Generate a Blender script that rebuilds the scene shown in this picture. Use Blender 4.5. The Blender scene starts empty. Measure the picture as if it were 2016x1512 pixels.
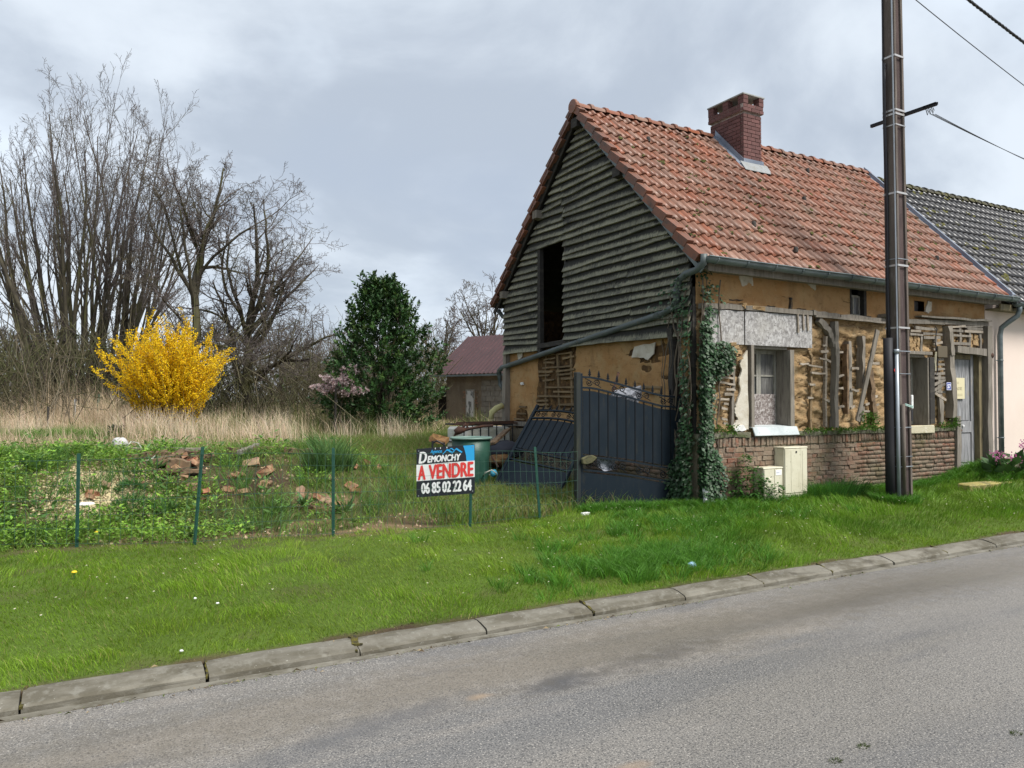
import bpy, bmesh, math, random
import numpy as np
from mathutils import Vector, Matrix, Euler
R = math.radians
random.seed(7); rng = np.random.default_rng(11)
SC = bpy.context.scene; COL = SC.collection
# ---------------------------------------------------------------- camera, sky, sun, exposure
# world: X runs along the house front and the kerb, Y goes back from the road, z = 0 is the road
CAM = Vector((-8.227, -8.555, 1.78)); CC, SS = .8697, .4938
PITCH = math.atan(34/1500)
cam = bpy.data.objects.new('camera', bpy.data.cameras.new('camera')); COL.objects.link(cam)
cam.location = CAM; cam.rotation_euler = (R(90)+PITCH, 0, -math.atan2(SS, CC))
cam.data.sensor_width = 36; cam.data.lens = 36*1500/2016
cam.data.clip_start = .1; cam.data.clip_end = 2000
SC.camera = cam
SUN_EL, SUN_AZ = 52, 158          # degrees; azimuth clockwise from +Y
wd = bpy.data.worlds.new('World'); SC.world = wd; wd.use_nodes = True
nt = wd.node_tree; nt.nodes.clear(); L = nt.links.new
def wn(t, **k):
    n = nt.nodes.new(t)
    for a, b in k.items(): setattr(n, a, b)
    return n
out = wn('ShaderNodeOutputWorld'); bg = wn('ShaderNodeBackground'); bg.inputs[1].default_value = .1
sky = wn('ShaderNodeTexSky', sky_type='NISHITA', sun_disc=False, sun_elevation=R(SUN_EL), sun_rotation=R(SUN_AZ))
tc = wn('ShaderNodeTexCoord'); sep = wn('ShaderNodeSeparateXYZ'); L(tc.outputs['Generated'], sep.inputs[0])
ad = wn('ShaderNodeMath', operation='ADD'); ad.inputs[1].default_value = .34; L(sep.outputs[2], ad.inputs[0])
mx = wn('ShaderNodeMath', operation='MAXIMUM'); mx.inputs[1].default_value = .12; L(ad.outputs[0], mx.inputs[0])
dv = []
for k in (0, 1):
    d_ = wn('ShaderNodeMath', operation='DIVIDE'); L(sep.outputs[k], d_.inputs[0]); L(mx.outputs[0], d_.inputs[1]); dv.append(d_)
cb = wn('ShaderNodeCombineXYZ'); L(dv[0].outputs[0], cb.inputs[0]); L(dv[1].outputs[0], cb.inputs[1])
cb.inputs[2].default_value = 3.7
def wnoise(scale, detail, rough, dist, lo, hi):
    n = wn('ShaderNodeTexNoise'); n.inputs['Scale'].default_value = scale; n.inputs['Detail'].default_value = detail
    n.inputs['Roughness'].default_value = rough; n.inputs['Distortion'].default_value = dist; L(cb.outputs[0], n.inputs['Vector'])
    m = wn('ShaderNodeMapRange', interpolation_type='SMOOTHSTEP'); m.inputs[1].default_value = lo; m.inputs[2].default_value = hi; L(n.outputs[0], m.inputs[0])
    return m
def wmix(fac, a, b):
    m = wn('ShaderNodeMix', data_type='RGBA')
    if fac is not None: L(fac, m.inputs[0])
    for i, v in ((6, a), (7, b)):
        if isinstance(v, tuple): m.inputs[i].default_value = (*v, 1)
        else: L(v, m.inputs[i])
    return m
n1 = wnoise(1.5, 8, .54, .25, .38, .62); n2 = wnoise(2.3, 5, .5, .3, .52, .8); n3 = wnoise(1.0, 6, .52, .3, .50, .70)
c = wmix(n1.outputs[0], (1.42, 1.60, 1.85), (2.3, 2.5, 2.72))     # grey bellies to pale cloud
c = wmix(n2.outputs[0], c.outputs[2], (2.45, 2.7, 2.98))
c2 = wmix(n3.outputs[0], c.outputs[2], (1.36, 1.56, 1.86))
c3 = wmix(None, c2.outputs[2], sky.outputs[0]); c3.inputs[0].default_value = .04
L(c3.outputs[2], bg.inputs[0]); L(bg.outputs[0], out.inputs[0])
sd = bpy.data.lights.new('sun', 'SUN'); sd.energy = 1.5; sd.angle = R(22); sd.color = (1, .965, .91)
sun = bpy.data.objects.new('sun', sd); COL.objects.link(sun)
az, el = R(SUN_AZ), R(SUN_EL)
sun.rotation_euler = Vector((math.sin(az)*math.cos(el), math.cos(az)*math.cos(el), math.sin(el))).to_track_quat('Z', 'Y').to_euler()
sun.location = (0, -20, 30)
vs = SC.view_settings; vs.view_transform = 'Standard'; vs.look = 'None'; vs.exposure = 1.85; vs.gamma = 1; vs.use_curve_mapping = False
SC.cycles.max_bounces = 6; SC.cycles.transparent_max_bounces = 12; SC.cycles.use_denoising = True

# ---------------------------------------------------------------- measuring: photo pixel -> ray
def ray(px, py):
    xc = (px-1008)/1500; yc = -(py-756)/1500
    fz = math.cos(PITCH)-yc*math.sin(PITCH); up = math.sin(PITCH)+yc*math.cos(PITCH)
    return Vector((CC*xc+SS*fz, -SS*xc+CC*fz, up))
def onY(px, py, Y=0.): d = ray(px, py); return CAM+d*((Y-CAM.y)/d.y)
def onX(px, py, X=0.): d = ray(px, py); return CAM+d*((X-CAM.x)/d.x)
def onZ(px, py, Z=0.): d = ray(px, py); return CAM+d*((Z-CAM.z)/d.z)
def at(px, py, depth):
    d = ray(px, py); return CAM+d*(depth/(SS*d.x+CC*d.y))

# ---------------------------------------------------------------- noise, terrain
def vnoise(x, y, seed=0):
    x = np.asarray(x, float); y = np.asarray(y, float)
    xi = np.floor(x).astype(np.int64); yi = np.floor(y).astype(np.int64); fx = x-xi; fy = y-yi
    fx = fx*fx*(3-2*fx); fy = fy*fy*(3-2*fy)
    def h(a, b):
        n = (a*374761393+b*668265263+seed*974711) & 0xffffffff
        n = ((n ^ (n >> 13))*1274126177) & 0xffffffff
        return ((n ^ (n >> 16)) & 0xffff)/65535.
    return (h(xi, yi)*(1-fx)+h(xi+1, yi)*fx)*(1-fy)+(h(xi, yi+1)*(1-fx)+h(xi+1, yi+1)*fx)*fy
def fbm(x, y, o=4, seed=0):
    s = 0; a = .5; t = 0
    for k in range(o):
        s = s+a*vnoise(np.asarray(x)*2**k, np.asarray(y)*2**k, seed+k); t += a; a *= .5
    return s/t
def sst(a, b, x):
    t = np.clip((np.asarray(x, float)-a)/(b-a), 0, 1); return t*t*(3-2*t)
def hgt(X, Y):
    X = np.asarray(X, float); Y = np.asarray(Y, float)
    h = .05+.12*sst(-3.2, -.6, Y)+.06*sst(-3, 1, X)*sst(-2.5, 0, Y)
    h = h+.27*sst(4.8, 7.2, X)*sst(-1.7, -.1, Y)
    w = sst(-2.9, -4.6, X)
    mound = .78*sst(1.15, 3.7, Y-.06*(-X-5))
    h = h+w*mound+(1-w)*.62*sst(2.6, 8, Y)
    h = h+.22*sst(6, 30, Y)+.25*sst(25, 60, Y)
    amp = .03+.10*w*sst(1, 2.2, Y)*(1-sst(5, 9, Y))
    h = h+amp*(fbm(X*1.6+9, Y*1.6, 3, 3)-.5)*sst(-3.1, -2.2, Y)
    h = h+.012*(vnoise(X*7, Y*7, 5)-.5)+.045*(fbm(X*2.3+3, Y*2.3, 3, 15)-.5)*sst(-3.1, -2.7, Y)*(1-sst(-.6, -.1, Y)*sst(-1, 0, X))
    return np.where(Y < -3.13, -.07, h)
def gz(x, y): return float(hgt(x, y))
def hitg(px, py):
    d = ray(px, py); t = 3.; 
    for _ in range(4000):
        p = CAM+d*t
        if p.y > -3.1 and p.z <= gz(p.x, p.y): break
        t += .02
    return p
def inview(P, m=.22):
    X = P[:, 0]-CAM.x; Y = P[:, 1]-CAM.y
    xc = CC*X-SS*Y; zc = SS*X+CC*Y
    return (zc > 1.5) & (np.abs(xc) < .672*1.04*zc+2.7)

# ---------------------------------------------------------------- materials
MATS = {}
def M(name, base, layers=(), rough=.8, bump=None, rnd=0., attr=False, metal=0., spec=.4, trans=0., rl=None, hue=0., jit=False, wl=(), bh=None):
    if name in MATS: return MATS[name]
    m = bpy.data.materials.new(name); m.use_nodes = True; t = m.node_tree; N = t.nodes.new; K = t.links.new
    b = t.nodes['Principled BSDF']; b.inputs['Roughness'].default_value = rough; b.inputs['Metallic'].default_value = metal
    b.inputs['Specular IOR Level'].default_value = spec
    geo = N('ShaderNodeNewGeometry'); pos = geo.outputs['Position']
    if rnd or hue or jit:
        oi = N('ShaderNodeObjectInfo'); ra = N('ShaderNodeAttribute'); ra.attribute_name = 'rnd'
        s = N('ShaderNodeMath'); s.operation = 'ADD'; K(oi.outputs['Random'], s.inputs[0]); K(ra.outputs['Fac'], s.inputs[1])
        f = N('ShaderNodeMath'); f.operation = 'FRACT'; K(s.outputs[0], f.inputs[0])
        if jit:
            jm = N('ShaderNodeMath'); jm.operation = 'MULTIPLY'; jm.inputs[1].default_value = 37.7; K(f.outputs[0], jm.inputs[0])
            jv = N('ShaderNodeVectorMath'); jv.operation = 'ADD'; K(pos, jv.inputs[0]); K(jm.outputs[0], jv.inputs[1]); pos = jv.outputs[0]
    def noise(scale, detail=4, rough_=.6, seed=0., pos=pos):
        mp = N('ShaderNodeMapping'); sc = scale if isinstance(scale, tuple) else (scale,)*3
        mp.inputs['Scale'].default_value = sc; mp.inputs['Location'].default_value = (seed*3.1, seed*1.7, seed)
        K(pos, mp.inputs[0]); n = N('ShaderNodeTexNoise'); n.inputs['Scale'].default_value = 1
        n.inputs['Detail'].default_value = detail; n.inputs['Roughness'].default_value = rough_; K(mp.outputs[0], n.inputs['Vector']); return n
    def mr(src, lo, hi, a=0., z=1.):
        r = N('ShaderNodeMapRange'); r.inputs[1].default_value = lo; r.inputs[2].default_value = hi
        r.inputs[3].default_value = a; r.inputs[4].default_value = z; K(src, r.inputs[0]); return r.outputs[0]
    if attr:
        at_ = N('ShaderNodeAttribute'); at_.attribute_name = 'Col'; cur = at_.outputs['Color']
    else:
        rgb = N('ShaderNodeRGB'); rgb.outputs[0].default_value = (*base, 1); cur = rgb.outputs[0]
    if rnd or hue:
        h = N('ShaderNodeHueSaturation'); K(mr(f.outputs[0], 0, 1, 1-rnd, 1+rnd), h.inputs['Value']); K(cur, h.inputs['Color'])
        if hue:
            f2 = N('ShaderNodeMath'); f2.operation = 'MULTIPLY'; f2.inputs[1].default_value = 7.13; K(f.outputs[0], f2.inputs[0])
            f3 = N('ShaderNodeMath'); f3.operation = 'FRACT'; K(f2.outputs[0], f3.inputs[0])
            K(mr(f3.outputs[0], 0, 1, .5-hue, .5+hue), h.inputs['Hue']); K(mr(f3.outputs[0], 0, 1, 1.15, .75), h.inputs['Saturation'])
        cur = h.outputs[0]
    for i, l in enumerate(layers):
        col, scale, lo, hi = l[:4]; op = l[4] if len(l) > 4 else 1.
        n = noise(scale, seed=i*5.3+len(name))
        mk_ = mr(n.outputs[0], lo, hi, 0, op)
        x = N('ShaderNodeMix'); x.data_type = 'RGBA'; K(mk_, x.inputs[0]); K(cur, x.inputs[6]); x.inputs[7].default_value = (*col, 1); cur = x.outputs[2]
    if bh:      # black mould stain plus painted shade under the overlap, by board height, ragged by noise: (colour, lo, hi, noise scale, noise weight)
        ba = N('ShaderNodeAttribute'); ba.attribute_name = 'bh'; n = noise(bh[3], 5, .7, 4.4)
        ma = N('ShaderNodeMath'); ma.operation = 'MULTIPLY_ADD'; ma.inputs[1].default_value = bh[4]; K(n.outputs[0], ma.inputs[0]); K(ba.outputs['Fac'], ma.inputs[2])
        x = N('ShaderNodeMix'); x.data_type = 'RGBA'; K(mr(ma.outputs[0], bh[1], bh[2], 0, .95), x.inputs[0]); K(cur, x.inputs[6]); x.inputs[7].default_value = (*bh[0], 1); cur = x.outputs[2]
    for i, l in enumerate(wl):      # grime that runs across the pieces
        n = noise(l[1], seed=i*3.7+1.3, pos=geo.outputs['Position']); x = N('ShaderNodeMix'); x.data_type = 'RGBA'
        K(mr(n.outputs[0], l[2], l[3], 0, l[4]), x.inputs[0]); K(cur, x.inputs[6]); x.inputs[7].default_value = (*l[0], 1); cur = x.outputs[2]
    K(cur, b.inputs['Base Color'])
    if rl:
        n = noise(rl[0], seed=2.2); K(mr(n.outputs[0], rl[1], rl[2], rl[3], rl[4]), b.inputs['Roughness'])
    if bump:
        n = noise(bump[1], 5, .65, 8.8); bp = N('ShaderNodeBump'); bp.inputs['Strength'].default_value = bump[0]
        bp.inputs['Distance'].default_value = bump[2] if len(bump) > 2 else .02
        K(n.outputs[0], bp.inputs['Height']); K(bp.outputs[0], b.inputs['Normal'])
    if trans:
        tr = N('ShaderNodeBsdfTranslucent'); K(cur, tr.inputs[0]); ms = N('ShaderNodeMixShader'); ms.inputs[0].default_value = trans
        K(b.outputs[0], ms.inputs[1]); K(tr.outputs[0], ms.inputs[2]); K(ms.outputs[0], t.nodes['Material Output'].inputs[0])
    MATS[name] = m; return m

# ---------------------------------------------------------------- objects
def tag(o, label=None, cat=None, group=None, kind=None):
    if label: o['label'] = label
    if cat: o['category'] = cat
    if group: o['group'] = group
    if kind: o['kind'] = kind
    return o
WORLD = {}
def empty(name, loc=(0, 0, 0), label=None, cat=None, group=None):
    o = bpy.data.objects.new(name, None); COL.objects.link(o); o.location = loc; o.empty_display_size = .2
    WORLD[o.name] = Matrix.Translation(loc)
    return tag(o, label, cat, group)
def link(name, me, parent=None, mat=None, mw=None):
    """link a mesh; its own matrix is in world terms, the parent's is cancelled out"""
    o = bpy.data.objects.new(name, me); COL.objects.link(o)
    if mat is not None and not me.materials: me.materials.append(mat)
    if mw is not None: o.matrix_basis = mw
    WORLD[o.name] = mw if mw is not None else Matrix()
    if parent is not None: o.parent = parent; o.matrix_parent_inverse = WORLD[parent.name].inverted()
    return o
def mesh(name, V, Fs, smooth=False):
    me = bpy.data.meshes.new(name); me.from_pydata([tuple(v) for v in V], [], Fs)
    if smooth: me.polygons.foreach_set('use_smooth', [True]*len(me.polygons))
    me.update(); return me
def npmesh(name, V, quads=None, tris=None, col=None, rnd=None, smooth=False):
    me = bpy.data.meshes.new(name); V = np.asarray(V, np.float32)
    q = np.asarray(quads if quads is not None else np.zeros((0, 4)), np.int32).reshape(-1, 4)
    t = np.asarray(tris if tris is not None else np.zeros((0, 3)), np.int32).reshape(-1, 3)
    me.vertices.add(len(V)); me.vertices.foreach_set('co', V.ravel())
    nl = q.size+t.size; me.loops.add(nl); me.loops.foreach_set('vertex_index', np.concatenate([q.ravel(), t.ravel()]))
    st = np.concatenate([np.arange(len(q))*4, q.size+np.arange(len(t))*3]).astype(np.int32)
    me.polygons.add(len(st)); me.polygons.foreach_set('loop_start', st)
    if smooth: me.polygons.foreach_set('use_smooth', np.ones(len(st), bool))
    me.update(calc_edges=True)
    if col is not None:
        a = me.attributes.new('Col', 'FLOAT_COLOR', 'POINT'); c = np.ones((len(V), 4), np.float32); c[:, :3] = col; a.data.foreach_set('color', c.ravel())
    if rnd is not None:
        a = me.attributes.new('rnd', 'FLOAT', 'POINT'); a.data.foreach_set('value', np.asarray(rnd, np.float32))
    return me
class MB:
    def __init__(s): s.V = []; s.F = []
    def add(s, V, F):
        n = len(s.V); s.V += [Vector(v) for v in V]; s.F += [tuple(i+n for i in f) for f in F]; return s
    def box(s, lo, hi, M_=None, j=0.):
        x0, y0, z0 = lo; x1, y1, z1 = hi
        V = [Vector(v) for v in ((x0,y0,z0),(x1,y0,z0),(x1,y1,z0),(x0,y1,z0),(x0,y0,z1),(x1,y0,z1),(x1,y1,z1),(x0,y1,z1))]
        if j: V = [v+Vector([random.uniform(-j, j) for _ in range(3)]) for v in V]
        if M_ is not None: V = [M_ @ v for v in V]
        return s.add(V, [(0,3,2,1),(4,5,6,7),(0,1,5,4),(1,2,6,5),(2,3,7,6),(3,0,4,7)])
    def bar(s, p0, p1, w, h, up=(0, 0, 1), n=1, wob=0.):
        p0 = Vector(p0); p1 = Vector(p1); d = (p1-p0); x = d.normalized(); u = Vector(up)
        if abs(x.dot(u)) > .98: u = Vector((1, 0, 0))
        y = u.cross(x).normalized(); z = x.cross(y); V = []; Fs = []
        for i in range(n+1):
            c_ = p0+d*(i/n)+(y*random.uniform(-wob, wob)+z*random.uniform(-wob, wob))
            ww = w*(1+(random.uniform(-.25, .25) if wob else 0)); hh = h*(1+(random.uniform(-.2, .2) if wob else 0))
            V += [c_-y*ww/2-z*hh/2, c_+y*ww/2-z*hh/2, c_+y*ww/2+z*hh/2, c_-y*ww/2+z*hh/2]
            if i:
                a = 4*(i-1); b_ = 4*i
                Fs += [(a+k, a+(k+1) % 4, b_+(k+1) % 4, b_+k) for k in range(4)]
        e = 4*n; Fs += [(0, 3, 2, 1), (e, e+1, e+2, e+3)]
        return s.add(V, Fs)
    def tube(s, P, r, n=6, cap=True):
        P = [Vector(p) for p in P]; V = []; Fs = []; up = Vector((.13, .21, .97))
        for i, p in enumerate(P):
            d = (P[min(i+1, len(P)-1)]-P[max(i-1, 0)]).normalized()
            y = up.cross(d)
            if y.length < .05: y = Vector((1, 0, 0)).cross(d)
            y.normalize(); z = d.cross(y); rr = r[i] if isinstance(r, (list, tuple)) else r
            V += [p+(y*math.cos(a)+z*math.sin(a))*rr for a in [k*2*math.pi/n for k in range(n)]]
            if i: Fs += [((i-1)*n+k, (i-1)*n+(k+1) % n, i*n+(k+1) % n, i*n+k) for k in range(n)]
        if cap: Fs += [tuple(range(n))[::-1], tuple(range((len(P)-1)*n, len(P)*n))]
        return s.add(V, Fs)
    def lathe(s, prof, n=16, c=(0, 0, 0)):
        V = []; Fs = []
        for i, (r, z) in enumerate(prof):
            V += [Vector(c)+Vector((r*math.cos(k*2*math.pi/n), r*math.sin(k*2*math.pi/n), z)) for k in range(n)]
            if i: Fs += [((i-1)*n+k, (i-1)*n+(k+1) % n, i*n+(k+1) % n, i*n+k) for k in range(n)]
        return s.add(V, Fs)
    def prism(s, poly, ax, d0, d1):     # polygon of (a, b) pushed along axis ax
        def p3(a, b, d): return {0: (d, a, b), 1: (a, d, b), 2: (a, b, d)}[ax]
        n = len(poly); V = [p3(a, b, d0) for a, b in poly]+[p3(a, b, d1) for a, b in poly]
        Fs = [tuple(range(n)), tuple(range(2*n-1, n-1, -1))]+[(i, i+n, (i+1) % n+n, (i+1) % n) for i in range(n)]
        return s.add(V, Fs)
    def build(s, name, mat, parent=None, smooth=False, bev=0., recalc=True):
        me = mesh(name, s.V, s.F)
        if recalc or bev:
            bm = bmesh.new(); bm.from_mesh(me)
            bmesh.ops.recalc_face_normals(bm, faces=bm.faces)
            if bev: bmesh.ops.bevel(bm, geom=[e for e in bm.edges if e.is_manifold and e.calc_face_angle(0) > .5], offset=bev, segments=1, affect='EDGES')
            bm.to_mesh(me); bm.free()
        if smooth: me.polygons.foreach_set('use_smooth', [True]*len(me.polygons))
        me.materials.append(mat); return link(name, me, parent)
def blades(P, h, w, ang, lean, col, tipcol=None):
    """grass blades: base quad and tip triangle, bent towards ang"""
    n = len(P); d = np.stack([np.cos(ang), np.sin(ang), np.zeros(n)], 1); s = np.stack([-np.sin(ang), np.cos(ang), np.zeros(n)], 1)
    s = s*np.cos(1.1)+d*np.sin(1.1)*np.sign(rng.random((n, 1))-.5)
    z = np.array([0, 0, 1.]); hw = (w/2)[:, None]; H = h[:, None]; le = lean[:, None]
    m = P+z*H*.55+d*H*le*.35; t = P+z*H*(1-.25*np.clip(le, 0, 2))+d*H*le
    V = np.stack([P-s*hw, P+s*hw, m+s*hw*.75, m-s*hw*.75, t], 1).reshape(-1, 3)
    i = np.arange(n)[:, None]*5
    C = np.repeat(col[:, None, :], 5, 1)
    if tipcol is not None: C[:, 4] = tipcol
    return V, i+np.array([[0, 1, 2, 3]]), i+np.array([[3, 2, 4]]), C.reshape(-1, 3)
def leaves(P, D, Nn, ln, wd_, col, fold=.25):
    """leaf: two triangles folded on the midrib"""
    n = len(P); D = D/np.linalg.norm(D, axis=1, keepdims=True); S = np.cross(D, Nn); S /= np.maximum(np.linalg.norm(S, axis=1, keepdims=True), 1e-6)
    U = np.cross(S, D); l = ln[:, None]; w = wd_[:, None]/2
    V = np.stack([P, P+D*l*.45+S*w+U*w*fold, P+D*l, P+D*l*.45-S*w+U*w*fold], 1).reshape(-1, 3); i = np.arange(n)[:, None]*4
    T = np.concatenate([i+np.array([[0, 1, 2]]), i+np.array([[0, 2, 3]])])
    return V, T, np.repeat(col[:, None, :], 4, 1).reshape(-1, 3)
def segtubes(A, B, ra, rb, n):
    A, B, ra, rb = map(np.asarray, (A, B, ra, rb)); k = len(A); d = B-A; d /= np.maximum(np.linalg.norm(d, axis=1, keepdims=True), 1e-9)
    y = np.cross(np.where(np.abs(d[:, 2:3]) > .9, [[1., 0, 0]], [[0, 0, 1.]]), d); y /= np.linalg.norm(y, axis=1, keepdims=True); z = np.cross(d, y)
    a = np.arange(n)*2*np.pi/n; ring = y[:, None]*np.cos(a)[None, :, None]+z[:, None]*np.sin(a)[None, :, None]
    V = np.concatenate([A[:, None]+ring*ra[:, None, None], B[:, None]+ring*rb[:, None, None]], 1).reshape(-1, 3)
    j = np.arange(n); q = np.stack([j, (j+1) % n, (j+1) % n+n, j+n], 1)
    return V, (np.arange(k)[:, None, None]*2*n+q[None]).reshape(-1, 4)
def vary(base, n, v=.25, g=.08):
    c = np.asarray(base)[None]*(1+rng.uniform(-v, v, (n, 1))); c = c*(1+rng.uniform(-g, g, (n, 3))); return c
def text(body, size, mat, name, parent, M_, xs=1., bold=0., shear=0., ext=.0015, align='LEFT'):
    cu = bpy.data.curves.new('t', 'FONT'); cu.body = body; cu.size = size; cu.offset = bold; cu.shear = shear; cu.extrude = ext; cu.align_x = align
    to = bpy.data.objects.new('t', cu); COL.objects.link(to); bpy.context.view_layer.update()
    me = bpy.data.meshes.new_from_object(to.evaluated_get(bpy.context.evaluated_depsgraph_get())); bpy.data.objects.remove(to)
    me.transform(M_ @ Matrix.Diagonal((xs, 1, 1, 1))); me.materials.clear(); me.materials.append(mat); me.name = name
    return link(name, me, parent)

# ---------------------------------------------------------------- material library
m_tile = M('terracotta', (.238, .098, .054), [((.185, .08, .045), 2.2, .42, .70, .8), ((.11, .066, .046), (11, 11, 11), .52, .74, .7), ((.34, .19, .11), 16, .58, .74, .2), ((.085, .08, .02), 5, .64, .73, .8)], rough=.5, bump=(.3, 60, .004), rnd=.2, hue=.008, rl=(9, .3, .7, .34, .65), spec=.45, jit=True, wl=[((.12, .062, .04), (1.6, .45, .45), .48, .66, .6), ((.07, .06, .025), (1.1, .6, .6), .60, .72, .6)])
m_tiledark = M('old_dark_tile', (.036, .033, .032), [((.016, .015, .015), 3, .45, .7, .7), ((.085, .08, .074), 18, .57, .77, .45), ((.085, .08, .018), 2.3, .63, .72, .9)], rough=.42, bump=(.3, 60, .004), rnd=.25, rl=(9, .3, .7, .25, .5), spec=.7, jit=True)
m_mossridge = M('mossy_ridge', (.06, .055, .045), [((.09, .085, .025), 6, .4, .6, .9), ((.02, .02, .015), 12, .5, .7)], rough=.9, bump=(.6, 40))
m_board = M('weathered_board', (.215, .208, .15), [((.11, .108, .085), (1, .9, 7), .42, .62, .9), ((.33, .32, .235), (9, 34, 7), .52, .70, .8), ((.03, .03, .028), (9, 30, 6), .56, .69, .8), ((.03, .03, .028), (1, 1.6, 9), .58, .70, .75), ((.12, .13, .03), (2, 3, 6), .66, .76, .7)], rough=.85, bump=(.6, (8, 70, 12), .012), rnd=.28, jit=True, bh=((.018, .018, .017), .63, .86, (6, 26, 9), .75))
m_black = M('dark_timber', (.03, .027, .024), [((.07, .062, .05), (4, 4, 14), .5, .75)], rough=.85, bump=(.3, 30))
m_grey = M('grey_timber', (.21, .185, .152), [((.095, .082, .065), (22, 22, 3), .45, .7, .8), ((.31, .285, .25), (12, 12, 2), .55, .75, .6), ((.06, .05, .04), (30, 30, 6), .62, .75, .7)], rough=.85, bump=(.45, (45, 45, 6), .008), rnd=.2)
m_lath = M('split_lath', (.31, .265, .21), [((.16, .13, .10), (10, 10, 22), .45, .7, .8), ((.42, .38, .33), (6, 6, 30), .58, .75, .6)], rough=.85, bump=(.4, (12, 12, 50), .006), rnd=.25)
m_latho = M('old_lath', (.20, .14, .075), [((.09, .065, .04), (10, 10, 22), .45, .7, .8)], rough=.9, bump=(.4, (12, 12, 50), .006), rnd=.25)
m_daub = M('ochre_daub', (.40, .245, .115), [((.34, .18, .07), 1.3, .42, .62, .8), ((.40, .29, .15), 2.6, .5, .68, .7), ((.25, .15, .065), 9, .54, .70, .75), ((.22, .14, .07), (1.6, 1.6, .8), .55, .68, .7), ((.50, .37, .21), 30, .62, .75, .6), ((.12, .07, .03), (2.5, 2.5, 14), .63, .73, .8)], rough=.95, bump=(.8, 38, .02), spec=.1)
m_daubrough = M('torn_daub', (.39, .265, .14), [((.29, .19, .095), 4.5, .42, .65, .8), ((.44, .35, .22), 10, .52, .72, .7), ((.12, .07, .032), (6, 6, 20), .55, .68, .85), ((.55, .45, .28), 44, .6, .74, .6)], rough=.95, bump=(1, 45, .025), spec=.1)
m_dirt = M('dark_fill', (.10, .06, .03), [((.22, .13, .055), 9, .5, .7), ((.03, .02, .012), 5, .5, .7)], rough=.95, bump=(.8, 30), spec=.1)
m_lime = M('lime_plaster', (.52, .48, .40), [((.34, .29, .21), 5, .48, .7, .8), ((.62, .60, .53), 13, .5, .7, .6), ((.10, .09, .07), 60, .64, .74, .6)], rough=.9, bump=(.3, 40))
m_brick = M('old_brick', (.225, .122, .078), [((.20, .155, .12), 5, .40, .60, .9), ((.30, .26, .20), 26, .48, .68, .65), ((.05, .043, .03), 30, .56, .72, .7)], rough=.95, bump=(.8, 45, .012), rnd=.3, hue=.02, spec=.15, jit=True, wl=[((.22, .18, .13), 1.3, .42, .62, .6), ((.10, .095, .045), (1.2, 1.2, 2), .5, .66, .75), ((.16, .08, .055), (.9, .9, 1.6), .60, .7, .6)])
m_mortar = M('old_mortar', (.22, .185, .13), [((.10, .092, .05), 1.6, .46, .66), ((.27, .235, .18), 20, .5, .7)], rough=.95, bump=(.7, 50))
m_chim = M('chimney_brick', (.135, .066, .060), [((.09, .048, .045), 9, .45, .7, .7), ((.19, .10, .09), 40, .55, .75, .6)], rough=.85, bump=(.5, 60, .006), rnd=.2, spec=.25)
m_chimj = M('chimney_joint', (.36, .31, .27), [((.14, .12, .10), 12, .45, .7)], rough=.95, bump=(.4, 50))
m_zinc = M('zinc', (.15, .18, .185), [((.075, .10, .11), (3, 3, 6), .4, .65, .8), ((.24, .27, .28), 14, .58, .75, .5)], rough=.5, metal=.25, bump=(.1, 20), spec=.5)
m_lead = M('lead_flashing', (.23, .26, .31), [((.14, .165, .21), 3, .4, .65, .8), ((.36, .39, .43), 12, .58, .75, .5)], rough=.42, metal=.3, bump=(.2, 14, .02))
m_pvc = M('grey_pipe', (.095, .115, .115), [((.055, .07, .068), 2.5, .4, .65, .7), ((.16, .165, .13), 20, .62, .78, .5)], rough=.5, bump=(.08, 30))
m_osbg = M('grey_osb', (.33, .32, .31), [((.21, .20, .195), 17, .47, .54, .85), ((.47, .46, .45), (26, 26, 15), .53, .58, .8), ((.13, .12, .115), (15, 15, 28), .59, .64, .85), ((.40, .38, .34), 2, .5, .7, .4)], rough=.85, bump=(.5, 45, .006))
m_osbb = M('brown_osb', (.25, .215, .20), [((.12, .095, .085), (18, 18, 40), .48, .54, .9), ((.45, .42, .40), (40, 40, 17), .54, .60, .85), ((.07, .05, .045), (70, 70, 55), .60, .65, .8)], rough=.85, bump=(.5, 60, .006))
m_sill = M('pale_sill', (.50, .54, .54), [((.33, .37, .38), 4, .45, .68, .7), ((.20, .22, .18), 20, .62, .75, .7)], rough=.65, bump=(.2, 30))
m_stone = M('cream_stone', (.46, .42, .30), [((.28, .26, .14), 6, .5, .7, .8), ((.56, .53, .42), 17, .55, .72)], rough=.9, bump=(.5, 40))
m_glass = M('dusty_glass', (.035, .042, .046), [((.10, .105, .10), 7, .45, .75, .6)], rough=.12, spec=.7)
m_curtain = M('dusty_curtain', (.15, .145, .135), [((.06, .06, .06), (26, 4, 3), .4, .62, .9), ((.24, .235, .225), (14, 4, 4), .55, .75, .6)], rough=.35, spec=.5)
m_win = M('window_paint', (.28, .27, .235), [((.16, .145, .11), (16, 16, 6), .45, .7, .8), ((.38, .38, .36), 22, .58, .74, .6)], rough=.75, bump=(.3, 40))
m_door = M('grey_door', (.29, .29, .295), [((.13, .13, .135), (30, 30, 3.2), .42, .62, .8), ((.34, .345, .355), (26, 26, 2), .55, .73, .6), ((.27, .22, .13), (6, 6, 3), .62, .72, .8)], rough=.8, bump=(.4, (60, 60, 6), .006))
m_jamb = M('varnish_jamb', (.19, .155, .085), [((.08, .065, .04), (14, 14, 2.5), .45, .65, .8), ((.26, .22, .13), (10, 10, 5), .56, .72, .6)], rough=.7, bump=(.3, (40, 40, 6), .006))
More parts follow.
